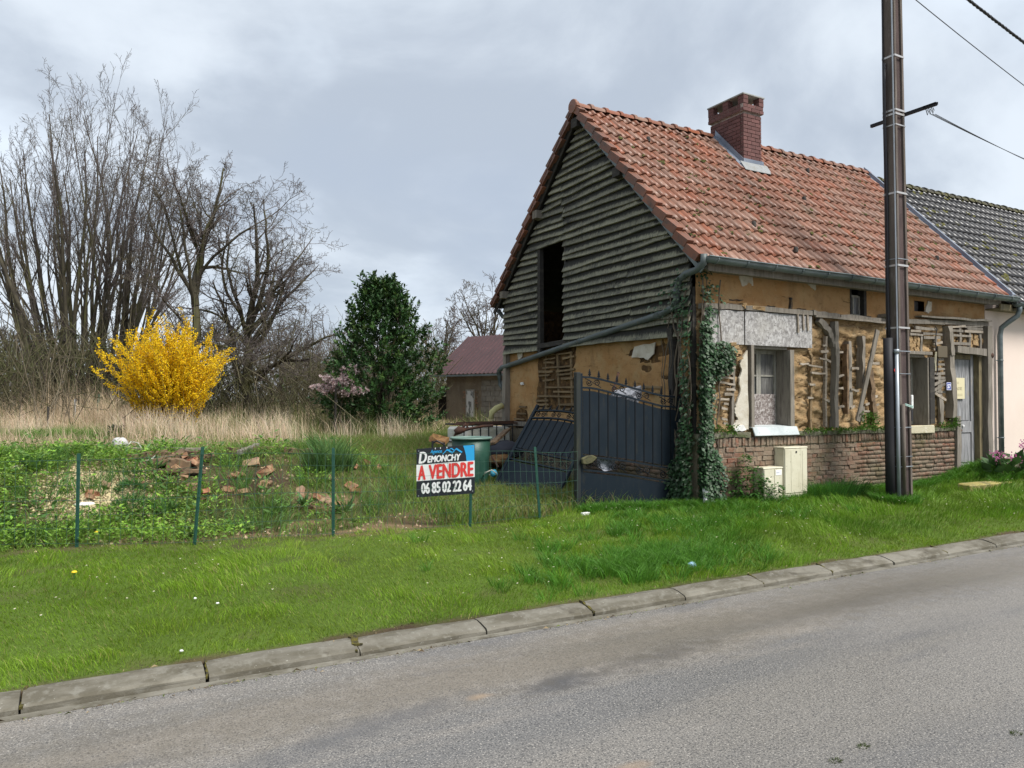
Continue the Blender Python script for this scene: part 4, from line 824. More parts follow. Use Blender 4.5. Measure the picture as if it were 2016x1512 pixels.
# ---------- gutters and the long pipe across the gable
def gutter(name, xa, xb, y, z, r, par, drop=0.):
    V = []; Fs = []; n = 9; N_ = max(2, int((xb-xa)/.5))
    prof_ = [(math.cos(math.pi+math.pi*k/(n-1))*r, math.sin(math.pi+math.pi*k/(n-1))*r) for k in range(n)]
    prof_ = [(prof_[0][0]-.012, prof_[0][1]-.01), (prof_[0][0]-.012, .008)]+prof_+[(p_[0]*.9, p_[1]*.9+.004) for p_ in prof_[::-1]]
    q_ = len(prof_)
    for i in range(N_+1):
        x = xa+(xb-xa)*i/N_; dz = -drop*i/N_+random.uniform(-.004, .004); V += [(x, y+a, z+b+dz) for a, b in prof_]
        if i: Fs += [((i-1)*q_+k, (i-1)*q_+(k+1) % q_, i*q_+(k+1) % q_, i*q_+k) for k in range(q_)]
    e = N_*q_; Fs += [tuple(range(2, n+2)), tuple(range(e+2, e+n+2))[::-1]]
    mb = MB(); mb.add(V, Fs); g = mb.build(name, m_zinc, par, smooth=True)
    return g
g1 = gutter('gutter', RX0+.09, 7.88, -.40, EAVE_Z-.0, .085, cot, .05)
for k in range(14):
    x = -.2+k*.6; mb = MB(); zz = EAVE_Z-.004*k
    P_ = [(x, -.40+math.cos(a)*.094, zz+math.sin(a)*.094) for a in np.linspace(math.pi, 2*math.pi, 9)]
    for a, b in zip(P_, P_[1:]): mb.bar(a, b, .006, .022, up=(1, 0, 0))
    mb.build('gutter_clip', m_zinc, g1)
mb = MB(); mb.bar((GX0, -.25, EAVE_Z-.10), (7.6, -.25, EAVE_Z-.13), .03, .13); mb.bar((GX0, -.12, EAVE_Z-.12), (7.5, -.12, EAVE_Z-.15), .26, .02); mb.build('fascia', m_grey, cot)
pp = [onX(1386, 500, -.40), onX(1385, 518, -.40), onX(1372, 531, -.38), onX(1350, 539, -.36), onX(1337, 551, -.35), onX(1333, 570, -.35), onX(1332, 590, -.35), onX(1325, 605, -.35), onX(1306, 617, -.35)]
pp += [onX(1306+(985-1306)*t, 617+(725-617)*t, -.35+.07*t) for t in (.02, .25, .5, .75, .985)]
pp += [onX(983, 729, -.28), onX(983, 740, -.26), onX(985, 757, -.25), onX(991, 765, -.25)]
mb = MB(); mb.tube(pp, .052, 10)
for i, k in ((9, .3), (11, .2), (5, .3), (13, .3)):
    d = (pp[i+1]-pp[i])*k; mb.tube([pp[i], pp[i]+d.normalized()*.09], .06, 10)
mb.build('rain_pipe', m_pvc, cot, smooth=True)
mb = MB(); p = onX(990, 790, -.3); mb.tube([onX(991, 772, -.25), onX(993, 792, -.25), onX(988, 799, -.35)], .05, 8); mb.build('rain_pipe', m_pvc, cot, smooth=True)
mb = MB(); mb.tube([onX(990, 798, -.35), onX(977, 804, -.5), onX(968, 812, -.6), onX(967, 824, -.62)], [.06, .065, .065, .06], 8); mb.build('pipe_lagging', m_flat['foam'], cot, smooth=True)
mb = MB(); mb.tube([(RX0+.2, BACK+.3, EAVE_Z-.1), (RX0+.25, BACK+.2, EAVE_Z-.24), (RX0+.3, BACK+.05, EAVE_Z-.3)], .045, 8); mb.build('rain_pipe', m_pvc, cot, smooth=True)
mb = MB(); mb.tube([(GX0-.02, -.2, .02), (GX0-.02, -.2, .42)], .035, 8); mb.tube([(GX0-.02, -.2, .42), (GX0-.02, -.2, .5)], .042, 8)
o = mb.build('drain_stub', m_white, None, smooth=True); tag(o, 'short white pipe stub standing at the ivy covered house corner', 'pipe')

# ================================================================ NEIGHBOUR'S HOUSE
nb = empty('neighbour_house', (10, 2, .3), 'cream rendered house with dark mossy tile roof adjoining the cottage', 'house')
mb = MB(); mb.box((7.51, -.0, .62), (19, .25, 3.84)); mb.box((18.75, .25, .1), (19, 5.7, 3.8)); mb.box((7.51, 5.45, .1), (18.75, 5.7, 3.8)); mb.prism([(.3, 3.7), (5.6, 3.7), (RIDGE_Y, 6.7)], 0, 18.7, 18.98); mb.build('wall', m_cream, nb)
mb = MB(); mb.box((7.56, -.03, .05), (19.0, .2, .615)); base = mb.build('brick_base', m_mortar, nb)
for c_ in range(7):
    x = 7.56-(.11 if c_ % 2 else 0)
    while x < 9.4:
        a = max(x, 7.56); link('brick', bms[int(x*7) % 8], base, mw=Matrix.Translation(((a+x+.215)/2, -.035, .1+c_*.075)) @ Matrix.Diagonal((x+.215-a-.012, .07, .062, 1))); x += .215
NZ = -.12; NX0 = RX1+.2; NX1 = 19.3
mb = MB()
def nslab(x0, x1, y0, y1, up, th, back=False):
    f = (lambda y: EAVE_Z+NZ+(y+.3)*TAN) if not back else (lambda y: EAVE_Z+NZ+(2*RIDGE_Y-y+.3)*TAN)
    mb.prism([(y0, f(y0)-up), (y1, f(y1)-up), (y1, f(y1)-up-th), (y0, f(y0)-up-th)], 0, x0, x1)
nslab(NX0, NX1, -.3, RIDGE_Y, .05, .06); nslab(NX0, NX1, RIDGE_Y, 2*RIDGE_Y+.3, .05, .06, True); nroof = mb.build('roof', m_tiledark, nb)
def roman(t): return .040*max(0, math.sin(2*math.pi*t))**.7-.008
nt1 = tile_mesh('roof_tile', .215, TE+.03, roman, .012, .022, .018, 10); nt1.materials.append(m_tiledark)
items = []
for row in range(14):
    for k in range(52):
        x = NX0+k*.217
        if x < NX1-.2:
            m_ = tmat(x, row); m_.translation.z += NZ; items.append(m_)
near, rest = split(items, 299)
for m_ in near: link('roof_tile', nt1, nroof, mw=m_)
joined('roof_tile_field', nt1, rest, m_tiledark, nroof)
nr = ridge_mesh('ridge_tile', .36, .12, m_mossridge, 1.08); x = RX1+.22
while x < NX1: link('ridge_tile', nr, nroof, mw=Matrix.Translation((x, RIDGE_Y, RZ_+NZ+random.uniform(-.01, .01))) @ Matrix.Rotation(R(4), 4, 'Y')); x += .3
mb = MB()
for k in range(90):
    p = Vector((random.uniform(NX0, 14), -.3, EAVE_Z+NZ))+SD*(random.random()*4.5)+ND*.035
    for _ in range(random.randint(2, 5)):
        q_ = p+Vector((random.uniform(-.08, .08), 0, 0))+SD*random.uniform(-.05, .05); r_ = random.uniform(.02, .045)
        mb.add([q_+ND*r_*.8]+[q_+Vector((math.cos(a)*r_*1.3, 0, 0))+SD*math.sin(a)*r_+ND*random.uniform(-.01, .004) for a in np.linspace(0, 6.28, 7)[:-1]], [(0, i, i % 6+1) for i in range(1, 7)])
o = mb.build('roof_moss', M('yellow_moss', (.11, .105, .025), [((.05, .05, .02), 25, .45, .65)], rough=1, bump=(1, 60)), nroof, smooth=True); o['kind'] = 'stuff'
g2 = gutter('gutter', 7.9, 19.2, -.39, EAVE_Z+NZ-.03, .075, nb, .03)
for k in range(8):
    x = 8.2+k*.6; mb = MB(); zz = EAVE_Z+NZ-.03; P_ = [(x, -.39+math.cos(a)*.084, zz+math.sin(a)*.084) for a in np.linspace(math.pi, 2*math.pi, 9)]
    for a, b in zip(P_, P_[1:]): mb.bar(a, b, .006, .022, up=(1, 0, 0))
    mb.build('gutter_clip', m_zinc, g2)
mb = MB(); mb.box((7.52, -.30, 3.58), (19, -.27, 3.70)); mb.box((7.52, -.27, 3.60), (19, 0, 3.625)); mb.build('soffit', m_jamb, nb)
mb = MB(); mb.tube([(8.02, -.39, 3.70), (8.02, -.39, 3.58), (8.0, -.36, 3.48), (7.93, -.22, 3.36), (7.885, -.115, 3.26), (7.875, -.09, 3.1), (7.87, -.09, .45)], .05, 10)
for zz in (1.05, 2.6): mb.tube([(7.87, -.09, zz-.012), (7.87, -.09, zz+.012)], .058, 10); mb.bar((7.78, -.06, zz), (7.87, -.06, zz), .01, .015)
mb.build('downpipe', m_zinc, nb, smooth=True)
p = onY(1949, 700, -.08); mb = MB(); mb.lathe([(0, -.07), (.055, -.05), (.075, 0), (.055, .05), (0, .07)], 10, p); mb.bar((p.x, -.06, p.z), (p.x, .0, p.z), .04, .04); mb.build('wall_lamp', m_rust, nb, smooth=True)

# ================================================================ UTILITY POLE
PB = Vector((3.17, -1.02, .1)); PT = Vector((3.075, -1.02, 10.2))
pole = empty('utility_pole', PB, 'tall dark concrete utility pole with steel straps in front of the cottage', 'utility pole')
def psec(t, w0=.29, w1=.20, d0=.235, d1=.2):
    w = w0+(w1-w0)*t; d = d0+(d1-d0)*t; c_ = PB.lerp(PT, t); a = .03; k = .045
    pts = [(-w/2, -d/2), (-w/2+k, -d/2), (-w/2+k, -d/2+a), (w/2-k, -d/2+a), (w/2-k, -d/2), (w/2, -d/2), (w/2, d/2), (w/2-k, d/2), (w/2-k, d/2-a), (-w/2+k, d/2-a), (-w/2+k, d/2), (-w/2, d/2)]
    return [Vector((c_.x+x, c_.y+y, c_.z)) for x, y in pts]
V = []; Fs = []; N_ = 12
for i in range(N_+1):
    V += psec(i/N_)
    if i: Fs += [((i-1)*12+k, (i-1)*12+(k+1) % 12, i*12+(k+1) % 12, i*12+k) for k in range(12)]
Fs += [tuple(range(N_*12, N_*12+12))]
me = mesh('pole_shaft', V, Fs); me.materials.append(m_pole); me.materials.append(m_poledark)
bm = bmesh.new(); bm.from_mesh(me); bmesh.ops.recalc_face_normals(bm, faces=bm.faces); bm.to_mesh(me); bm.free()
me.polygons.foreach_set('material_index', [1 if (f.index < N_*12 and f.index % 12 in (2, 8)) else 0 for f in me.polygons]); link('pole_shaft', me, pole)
def pz(z): return PB.lerp(PT, (z-.1)/10.1)
def pc(z, out_=.006):
    t = (z-.1)/10.1; w = .29-.09*t+2*out_; d = .235-.035*t+2*out_; c_ = pz(z); return [(c_.x-w/2, c_.y-d/2, z), (c_.x+w/2, c_.y-d/2, z), (c_.x+w/2, c_.y+d/2, z), (c_.x-w/2, c_.y+d/2, z)]
zpx = lambda y: CAM.z+(790-y)*11.9/1500
for y, h in ((95, .03), (205, .03), (213, .03), (235, .02), (372, .03), (518, .03), (643, .028), (505, .01), (690, .014), (735, .01), (842, .014), (920, .014), (900, .008)):
    mb = MB(); c_ = pc(zpx(y)); 
    for a, b in zip(c_, c_[1:]+c_[:1]): mb.bar(a, b, .006, h)
    mb.build('strap', m_strap if h > .015 else m_galv, pole)
lz = lambda z, dx, dy: (pz(z).x+dx, pz(z).y+dy, z)
mb = MB(); mb.tube([lz(z_, -.25, .0) for z_ in (.05, 1, 2, 2.78)], .072, 12); mb.build('cable_guard', m_sheath, pole, smooth=True)
mb = MB(); mb.tube([lz(z_, -.15-.012*math.sin(z_*2.2), .045) for z_ in np.arange(2.7, 7.3, .3)], .02, 6); mb.tube([lz(z_, -.13+.008*math.sin(z_*1.7), .085) for z_ in np.arange(2.7, 9.9, .4)], .013, 5); mb.build('down_cable', m_cable, pole, smooth=True)
mb = MB(); mb.tube([lz(z_, -.185, -.10) for z_ in (.05, 1.2, 2.56)], .03, 10); mb.tube([lz(2.54, -.185, -.10), lz(2.60, -.185, -.10)], .042, 10); mb.build('conduit', m_galv, pole, smooth=True)
mb = MB(); mb.tube([lz(z_, -.12, -.155) for z_ in (.05, .9, 1.74)], .028, 8); mb.build('conduit', m_pole, pole, smooth=True)
mb = MB(); mb.tube([lz(z_, -.158, -.10) for z_ in np.arange(2.56, 9.9, .5)], .012, 5); mb.build('conduit', m_galv, pole)
mb = MB(); q_ = [lz(1.74, -.09, -.165), lz(1.72, .0, -.165), lz(1.70, .1, -.165), lz(1.71, .165, -.13)]; mb.tube(q_, .009, 5); mb.tube([(a, b, c_-.02) for a, b, c_ in q_], .008, 5); mb.build('earth_wire', M('pale_wire', (.35, .5, .45), rough=.5), pole)
mb = MB(); a = lz(1.66, .155, -.12); mb.box((a[0], a[1], a[2]), (a[0]+.05, a[1]+.1, a[2]+.22)); mb.build('earth_box', m_white, pole, bev=.008)
mb = MB(); a = lz(1.46, .155, -.12); mb.box((a[0]-.01, a[1], a[2]), (a[0]+.03, a[1]+.08, a[2]+.19)); mb.build('meter_clip', m_cable, pole, bev=.008)
mb = MB(); a = lz(2.27, -.20, -.085); mb.lathe([(0, .004), (.032, .003), (.032, -.004)], 12); o = mb.build('warning_disc', m_flat['sign_red'], pole); o.matrix_basis = Matrix.Translation(a) @ Matrix.Rotation(R(90), 4, 'X')
zc = 6.38; c_ = pz(zc); mb = MB(); xa = c_.x+.135
mb.bar((xa, c_.y+.5, zc), (xa, c_.y-.42, zc), .045, .05); mb.bar((xa, c_.y-.42, zc+.02), (xa, c_.y-.62, zc+.02), .045, .012); mb.bar((xa, c_.y-.42, zc-.02), (xa, c_.y-.62, zc-.02), .045, .012)
for k in range(6): y_ = c_.y-.42-.04*k; mb.bar((xa, y_, zc+.02), (xa, y_, zc-.02), .045, .012)
arm = mb.build('cross_arm', m_sheath, pole)
for k in range(3): mb = MB(); y_ = c_.y-.45-.045*k; mb.tube([(xa, y_, zc-.03), (xa+.02, y_, zc-.07), (xa+.07, y_+.02, zc-.10), (xa+.1, y_+.02, zc-.05), (xa+.04, y_, zc-.03)], .006, 5); mb.build('insulator', m_cable, arm)
def wire(p0, p1, sag, r, n=16, tw=0):
    p0, p1 = Vector(p0), Vector(p1); mb = MB()
    for s in range(3 if tw else 1):
        P_ = []
        for i in range(n+1):
            t = i/n; p = p0.lerp(p1, t); p.z -= sag*4*t*(1-t)
            if tw: a = t*tw+s*2.09; p += Vector((0, math.cos(a), math.sin(a)))*r*.9
            P_.append(p)
        mb.tube(P_, r, 5)
    return mb
E1 = at(2300, 415, 19)
for k in range(3):
    st = (xa+.1, c_.y-.45-.045*k, zc-.08-.02*k); o = wire(st, E1+Vector((0, 0, -.06*k)), .15, .0055).build('service_wire', m_cable); tag(o, ('highest', 'middle', 'lowest')[k]+' of three thin service wires from the cross arm slanting down to the right', 'cable', 'service wires from the cross arm')
o = wire(pz(8.55)+Vector((.1, 0, 0)), at(2400, 425, 22), .25, .008).build('overhead_cable', m_cable); tag(o, 'thin single overhead cable from the pole top, below the thick twisted one', 'cable')
o = wire(at(1700, -165, 12), at(2400, 350, 22), .2, .017, 150, 260).build('twisted_cable', m_cable); tag(o, 'thick twisted overhead cable crossing the upper right corner', 'cable')

# ================================================================ ELECTRICITY CABINETS
def cabinet(x0, x1, zt, dep, seam, label, twin):
    r_ = empty('meter_cabinet', ((x0+x1)/2, -.2, .2), label, 'cabinet', 'cabinets at the brick plinth'); yf = -.08-dep
    mb = MB(); mb.box((x0, yf, .1), (x1, -.085, zt-.02)); mb.build('body', m_cab, r_, bev=.006)
    mb = MB(); mb.prism([(yf-.015, zt-.02), (-.08, zt-.02), (-.08, zt), (yf-.005, zt)], 0, x0-.01, x1+.01); mb.build('lid', m_cab, r_, bev=.004)
    spl = [(x0+.01, x1-.01)] if not twin else [(x0+.008, x0+.225), (x0+.233, x1-.008)]
    for a, b in spl:
        rbox((a, yf-.014, seam), (b, yf-.001, zt-.03), 'door', m_cab, r_, .004); rbox((a, yf-.011, .12), (b, yf-.001, seam-.012), 'base_panel', m_cab, r_, .004)
        if twin: mb = MB(); mb.lathe([(0, .012), (.012, .01), (.014, 0)], 8); o = mb.build('lock', m_sheath, r_); o.matrix_basis = Matrix.Translation(((a+b)/2, yf-.012, seam+.05)) @ Matrix.Rotation(R(90), 4, 'X')
    return r_, yf
r_, yf = cabinet(1.36, 1.885, 1.06, .2, .34, 'taller cream electricity cabinet against the brick plinth', 0)
for a in (1.50, 1.76): rbox((a, yf-.019, .37), (a+.012, yf-.013, 1.0), 'rib', m_cab, r_, 0)
mb = MB(); mb.lathe([(0, .012), (.016, .01), (.018, 0)], 8); o = mb.build('lock', m_sheath, r_); o.matrix_basis = Matrix.Translation((1.62, yf-.012, .98)) @ Matrix.Rotation(R(90), 4, 'X')
r_, yf = cabinet(.90, 1.315, .76, .2, .37, 'shorter two-door cream electricity cabinet left of the taller one', 1)
mb = MB(); mb.lathe([(0, .02), (.03, .016), (.036, 0)], 12); o = mb.build('knob', m_cab, r_, smooth=True); o.matrix_basis = Matrix.Translation((1.02, yf-.012, .57)) @ Matrix.Rotation(R(90), 4, 'X')
rbox((1.155, yf-.018, .635), (1.285, yf-.013, .715), 'sticker', m_flat['sign_white'], r_, .002); rbox((1.17, yf-.0195, .665), (1.235, yf-.0175, .69), 'worn_print', M('pale_print', (.55, .56, .62), rough=.5), r_, 0)
# ================================================================ GATE
def spiral(c, ex, ez, r, turns, a0, dirn=1, n=22):
    return [c+(ex*math.cos(a0+dirn*2*math.pi*turns*i/n)+ez*math.sin(a0+dirn*2*math.pi*turns*i/n))*(r*(1-.82*i/n)) for i in range(n+1)]
def gate_leaf(label, S, hL, hR, bars, spears, upper, lower):
    """S(s, t) maps leaf width s 0..1 and height t (m) to the world; upper/lower give the rail heights at s"""
    o0 = S(.5, 0); g = empty('metal_gate', o0, label, 'gate', 'leaves of the anthracite gate')
    ex = (S(1, .5)-S(0, .5)).normalized(); nn = (S(0, 1)-S(0, 0)).normalized().cross(ex).normalized()
    W = (S(1, .5)-S(0, .5)).length
    for s, h in ((0, hL), (1, hR)):
        mb = MB(); mb.bar(S(s, 0), S(s, h), .055, .055, up=ex); mb.build('stile', m_gate, g, bev=.004)
    rails = [lambda s: upper(s), lambda s: upper(s)-.155, lambda s: lower(s), lambda s: lower(s)-.20]
    for f in rails:
        mb = MB(); P_ = [S(s, f(s)) for s in np.linspace(.015, .985, 13)]
        for a, b in zip(P_, P_[1:]): mb.bar(a, b, .026, .036, up=nn)
        mb.build('rail', m_gate, g)
    bp_ = np.linspace(0, 1, bars+2)[1:-1]
    edges = [0.02]+list(bp_)+[.98]
    for a, b in zip(edges, edges[1:]):      # sheet panels between the bars
        gap = .008/W; mb = MB(); q0, q1 = a+gap, b-gap
        tz = lambda s: upper(s)-.20; bz = lambda s: lower(s)+.035
        V = [S(q0, bz(q0)), S(q1, bz(q1)), S(q1, tz(q1)), S((q0+q1)/2, tz((q0+q1)/2)), S(q0, tz(q0))]; V = [v-nn*.004 for v in V]+[v+nn*.004 for v in V]
        mb.add(V, [(0, 1, 2, 3, 4), (9, 8, 7, 6, 5)]+[(i, i+5, (i+1) % 5+5, (i+1) % 5) for i in range(5)]); mb.build('panel', m_gate, g)
    for s in bp_:
        mb = MB(); mb.bar(S(s, lower(s)), S(s, upper(s)-.155), .014, .022, up=nn); mb.build('bar', m_gatebar, g)
        if spears:
            mb = MB(); u = upper(s); k = lambda ds, dt: S(s+ds/W, u+dt)
            mb.bar(k(0, 0), k(0, .05), .012, .012, up=nn)
            V = [k(0, .02), k(.026, .035), k(.012, .055), k(.018, .065), k(0, .125), k(-.018, .065), k(-.012, .055), k(-.026, .035)]; m_ = len(V)
            mb.add([v-nn*.006 for v in V]+[v+nn*.006 for v in V], [tuple(range(m_)), tuple(range(2*m_-1, m_-1, -1))]+[(i, i+m_, (i+1) % m_+m_, (i+1) % m_) for i in range(m_)]); mb.build('spear', m_gatebar, g)
    def scrolls(f, n, hgt_, r):
        for i in range(n):
            s0 = (i+.5)/n; mb = MB()
            for sg in (-1, 1):
                c_ = S(s0+sg*r*1.25/W, f(s0)-hgt_/2+sg*-.004); ez = (S(s0, 1)-S(s0, 0)).normalized()
                mb.tube(spiral(c_, ex*sg, ez*sg, r, 1.5, math.pi*.9, -1), .0075, 5)
            p0 = S(s0-r*2.6/W, f(s0)-hgt_*.05); p1 = S(s0, f(s0)-hgt_/2); p2 = S(s0+r*2.6/W, f(s0)-hgt_*.95); mb.tube([p0, p0.lerp(p1, .6)+(S(s0, 1)-S(s0, 0)).normalized()*.008, p1, p1.lerp(p2, .4), p2], .006, 5)
            mb.build('scroll', m_gatebar, g)
    scrolls(upper, 4, .155, .05); scrolls(lower, 4, .20, .055)
    V = [S(.02, .02), S(.98, .02), S(.98, lower(.98)-.235), S(.5, lower(.5)-.235), S(.02, lower(.02)-.235)]; V = [v-nn*.004 for v in V]+[v+nn*.004 for v in V]
    mb = MB(); mb.add(V, [(0, 1, 2, 3, 4), (9, 8, 7, 6, 5)]+[(i, i+5, (i+1) % 5+5, (i+1) % 5) for i in range(5)]); mb.build('bottom_panel', m_gate, g)
    return g
GA = onZ(1143, 1009, .16); GB = onZ(1337, 992, .22); GA.z = GB.z = 0
GA.z = GA.z; dg = (GB-GA); Wg = dg.length
def onleaf(px, py):
    d = ray(px, py); n = Vector((-dg.y, dg.x, 0)); t = (GA-CAM).dot(n)/d.dot(n); p = CAM+d*t; return (p-GA).dot(dg)/Wg**2, p.z
def curve(pts):
    q_ = [onleaf(*p) for p in pts]; xs_ = [a for a, b in q_]; ys_ = [b for a, b in q_]; return lambda s: float(np.interp(s, xs_, ys_))
S1 = lambda s, t: GA+dg*s+Vector((0, 0, t))
up1 = curve([(1141, 742), (1166, 743), (1187, 748), (1210, 754), (1264, 769), (1301, 779), (1336, 782)]); lo1 = curve([(1141, 897), (1230, 907), (1338, 925)])
g1_ = gate_leaf('anthracite gate leaf with spear points, upright beside the ivy', S1, onleaf(1141, 735)[1], onleaf(1337, 780)[1], 10, True, up1, lo1)
mb = MB(); mb.bar((GA.x-.07, GA.y-.02, .0), (GA.x-.07, GA.y-.02, onleaf(1138, 733)[1]), .075, .075, up=(0, 1, 0)); o = mb.build('gate_post', M('olive_post', (.014, .018, .018), [((.045, .045, .022), (8, 8, 2), .5, .7, .7)], rough=.6), None, bev=.005); tag(o, 'dark square metal gate post between the two gate leaves', 'gate post')
BL = onZ(975, 953, .34); BR = onZ(1094, 981, .22); UPv = Vector((.90, .05, 1.36)).normalized()
ez2 = UPv
S2 = lambda s, t: BL.lerp(BR, s)+ez2*t
H2 = 1.64
gate_leaf('fallen anthracite gate leaf leaning back against the gable wall', S2, H2, H2, 8, True, lambda s: H2-.12+.06*math.sin(math.pi*s), lambda s: .72-.02*s)
sh = empty('plastic_sheet', onleaf and Vector((-1.0, .75, 1.5)), 'crumpled grey plastic sheet hanging behind the upright gate leaf', 'sheet')
mb = MB(); pts = [(1196, 786), (1212, 768), (1232, 764), (1262, 759), (1264, 772), (1262, 784), (1256, 793), (1226, 790)]
c_ = [onY(px, py, .62+.03*(i % 3)) for i, (px, py) in enumerate(pts)]; ctr_ = sum(c_, Vector())/len(c_)+Vector((0, -.05, 0)); n = len(c_)
mb.add(c_+[ctr_]+[v+Vector((0, .012, 0)) for v in c_]+[ctr_+Vector((0, .012, 0))], [(i, (i+1) % n, n) for i in range(n)]+[((i+1) % n+n+1, i+n+1, 2*n+1) for i in range(n)]+[(i, i+n+1, (i+1) % n+n+1, (i+1) % n) for i in range(n)])
mb.build('film', M('grey_film', (.22, .235, .27), [((.10, .105, .12), (14, 9, 18), .45, .6), ((.36, .38, .42), 22, .58, .7)], rough=.35, bump=(1, 12, .05)), sh)
mb = MB(); pts = [(1176, 902), (1196, 900), (1212, 902), (1208, 925), (1190, 928), (1178, 920)]; c_ = [onY(px, py, .58+.04*(i % 2)) for i, (px, py) in enumerate(pts)]; n = len(c_)
mb.add(c_+[v+Vector((0, .02, 0)) for v in c_], [tuple(range(n)), tuple(range(2*n-1, n-1, -1))]+[(i, i+n, (i+1) % n+n, (i+1) % n) for i in range(n)]); mb.build('lower_film', MATS['grey_film'], sh)
mb = MB(); mb.bar(onY(1204, 779, .7), onY(1218, 733, .74), .02, .03); o = mb.build('rusty_stake', m_rust); tag(o, 'rusty flat iron stake leaning behind the upright gate leaf', 'stake')
mb = MB(); q_ = [onY(1146, 903, .52), onY(1158, 897, .52), onY(1168, 896, .52), onY(1177, 901, .52), onY(1168, 911, .52), onY(1157, 915, .52), onY(1148, 914, .52)]; n = len(q_); mb.add(q_+[v+Vector((0, .05, 0)) for v in q_], [tuple(range(n)), tuple(range(2*n-1, n-1, -1))]+[(i, i+n, (i+1) % n+n, (i+1) % n) for i in range(n)]); o = mb.build('wood_slab', M('mossy_slab', (.085, .08, .04), [((.04, .04, .025), 9, .45, .65), ((.12, .12, .05), 20, .55, .7)], rough=.95, bump=(.5, 40)), None, bev=.012); tag(o, 'mossy wood slab wedged between the gate rails at the post', 'wood slab')
p = hitg(1152, 1014); mb = MB(); mb.box((p.x-.06, p.y-.03, p.z-.02), (p.x+.06, p.y+.03, p.z+.035), j=.006); o = mb.build('white_block', m_white, None, bev=.006); tag(o, 'small white block in the grass at the foot of the gate post', 'block')

# ================================================================ WIRE FENCE AND SALE SIGN
fence = empty('wire_fence', (-5.5, .6, .15), 'green wire mesh fence with thin green posts along the verge', 'fence')
fp = []
for bx, by, tx, ty in ((-160, 1085, -160, 905), (151, 1077, 155, 893), (381, 1074, 399, 880), (656, 1057, 656, 882), (925, 1037, 929, 878), (1064, 1022, 1053, 880)):
    b = hitg(bx, by); dpt = SS*(b.x-CAM.x)+CC*(b.y-CAM.y); t = at(tx, ty, dpt); fp.append((b, t))
    mb = MB(); b2 = b-Vector((0, 0, .12))
    for dx, dy, w, h in ((0, 0, .036, .012), (0, .012, .012, .03)): mb.bar(b2+Vector((dx, dy, 0)), t+Vector((dx, dy, 0)), w, h, up=(0, 1, 0))
    mb.build('post', m_green, fence)
def on_fence(i, s, h):
    (b0, t0), (b1, t1) = fp[i], fp[i+1]; return (b0.lerp(b1, s)).lerp(t0.lerp(t1, s), h)
ends = fp+[(Vector((GA.x-.1, GA.y-.05, .16)), Vector((GA.x-.1, GA.y-.05, 1.12)))]; fp = ends
mb = MB()
for i in range(len(fp)-1):
    L_ = (fp[i+1][0]-fp[i][0]).length; nv = int(L_/.102)
    for h, rr in ((.04, .002), (.2, .0017), (.35, .0017), (.5, .0024), (.66, .0017), (.8, .0017), (.93, .0026)):
        mb.tube([on_fence(i, s, h+.012*math.sin(s*3.1)*(-1)**i)+Vector((0, -.02, 0)) for s in np.linspace(0, 1, 6)], rr, 4, False)
    for k in range(nv+1): s = k/max(nv, 1); mb.tube([on_fence(i, s, .04)+Vector((0, -.02, 0)), on_fence(i, s, .93)+Vector((0, -.02, 0))], .0019, 3, False)
o = mb.build('wire_mesh', m_wire, fence, recalc=False); o['kind'] = 'stuff'
for bx, by, tx, ty, mt in ((146, 835, 148, 786, m_galv), (189, 825, 195, 776, m_green), (94, 866, 95, 800, m_black), (660, 826, 661, 760, m_black)):
    dp = 17 if mt is m_black and bx < 200 else 21; b = at(bx, by, dp); b.z = gz(b.x, b.y)-.1; mb = MB(); mb.bar(b, at(tx, ty, dp), .05, .05, up=(0, 1, 0)); o = mb.build('field_post', mt, None)
    tag(o, {94: 'dark short post in the dry grass left of the forsythia', 146: 'thin grey post in the dry grass beside a green one', 189: 'thin green leaning post next to the forsythia', 660: 'dark thin post under the pink magnolia'}[bx], 'post')
sg = empty('sale_sign', fp[4][0], 'estate agent board A VENDRE with phone number on a green fence post', 'sign')
sd_ = SS*(fp[4][0].x-CAM.x)+CC*(fp[4][0].y-CAM.y)-.09; TL, TR, BR_, BL_ = at(820, 884, sd_+.06), at(934.5, 875, sd_-.02), at(938.5, 972, sd_-.02), at(820, 979.5, sd_+.06)
exs = (TR-TL).normalized(); ezs = (TL-BL_).normalized(); ns = exs.cross(ezs).normalized(); SW, SH = (TR-TL).length, (TL-BL_).length
def MS(u, v, d=.0):
    p = BL_+exs*(u*SW)+ezs*(v*SH)-ns*(-d); m_ = Matrix((exs, ezs, ns)).transposed().to_4x4(); m_.translation = p+ns*.0; return m_
if (CAM-BL_).dot(ns) < 0: ns = -ns
def splate(name, u0, v0, u1, v1, d, mat, pts=None):
    P_ = pts or [(u0, v0), (u1, v0), (u1, v1), (u0, v1)]; f = lambda u, v, e: BL_+exs*(u*SW)+ezs*(v*SH)+ns*e; n = len(P_)
    mb = MB(); mb.add([f(u, v, d) for u, v in P_]+[f(u, v, d-.002 if name != 'board' else d-.006) for u, v in P_], [tuple(range(n)), tuple(range(2*n-1, n-1, -1))]+[(i, i+n, (i+1) % n+n, (i+1) % n) for i in range(n)]); return mb.build(name, mat, sg)
splate('board', 0, 0, 1, 1, 0, m_flat['sign_black'])
splate('white_band', 0, .335, 1, .672, .0025, m_flat['sign_white'])
splate('blue_corner', 0, 0, 0, 0, .0025, m_flat['sign_blue'], [(.86, .674), (.853, .78), (.835, .88), (.805, .992), (.995, .992), (.995, .674)])
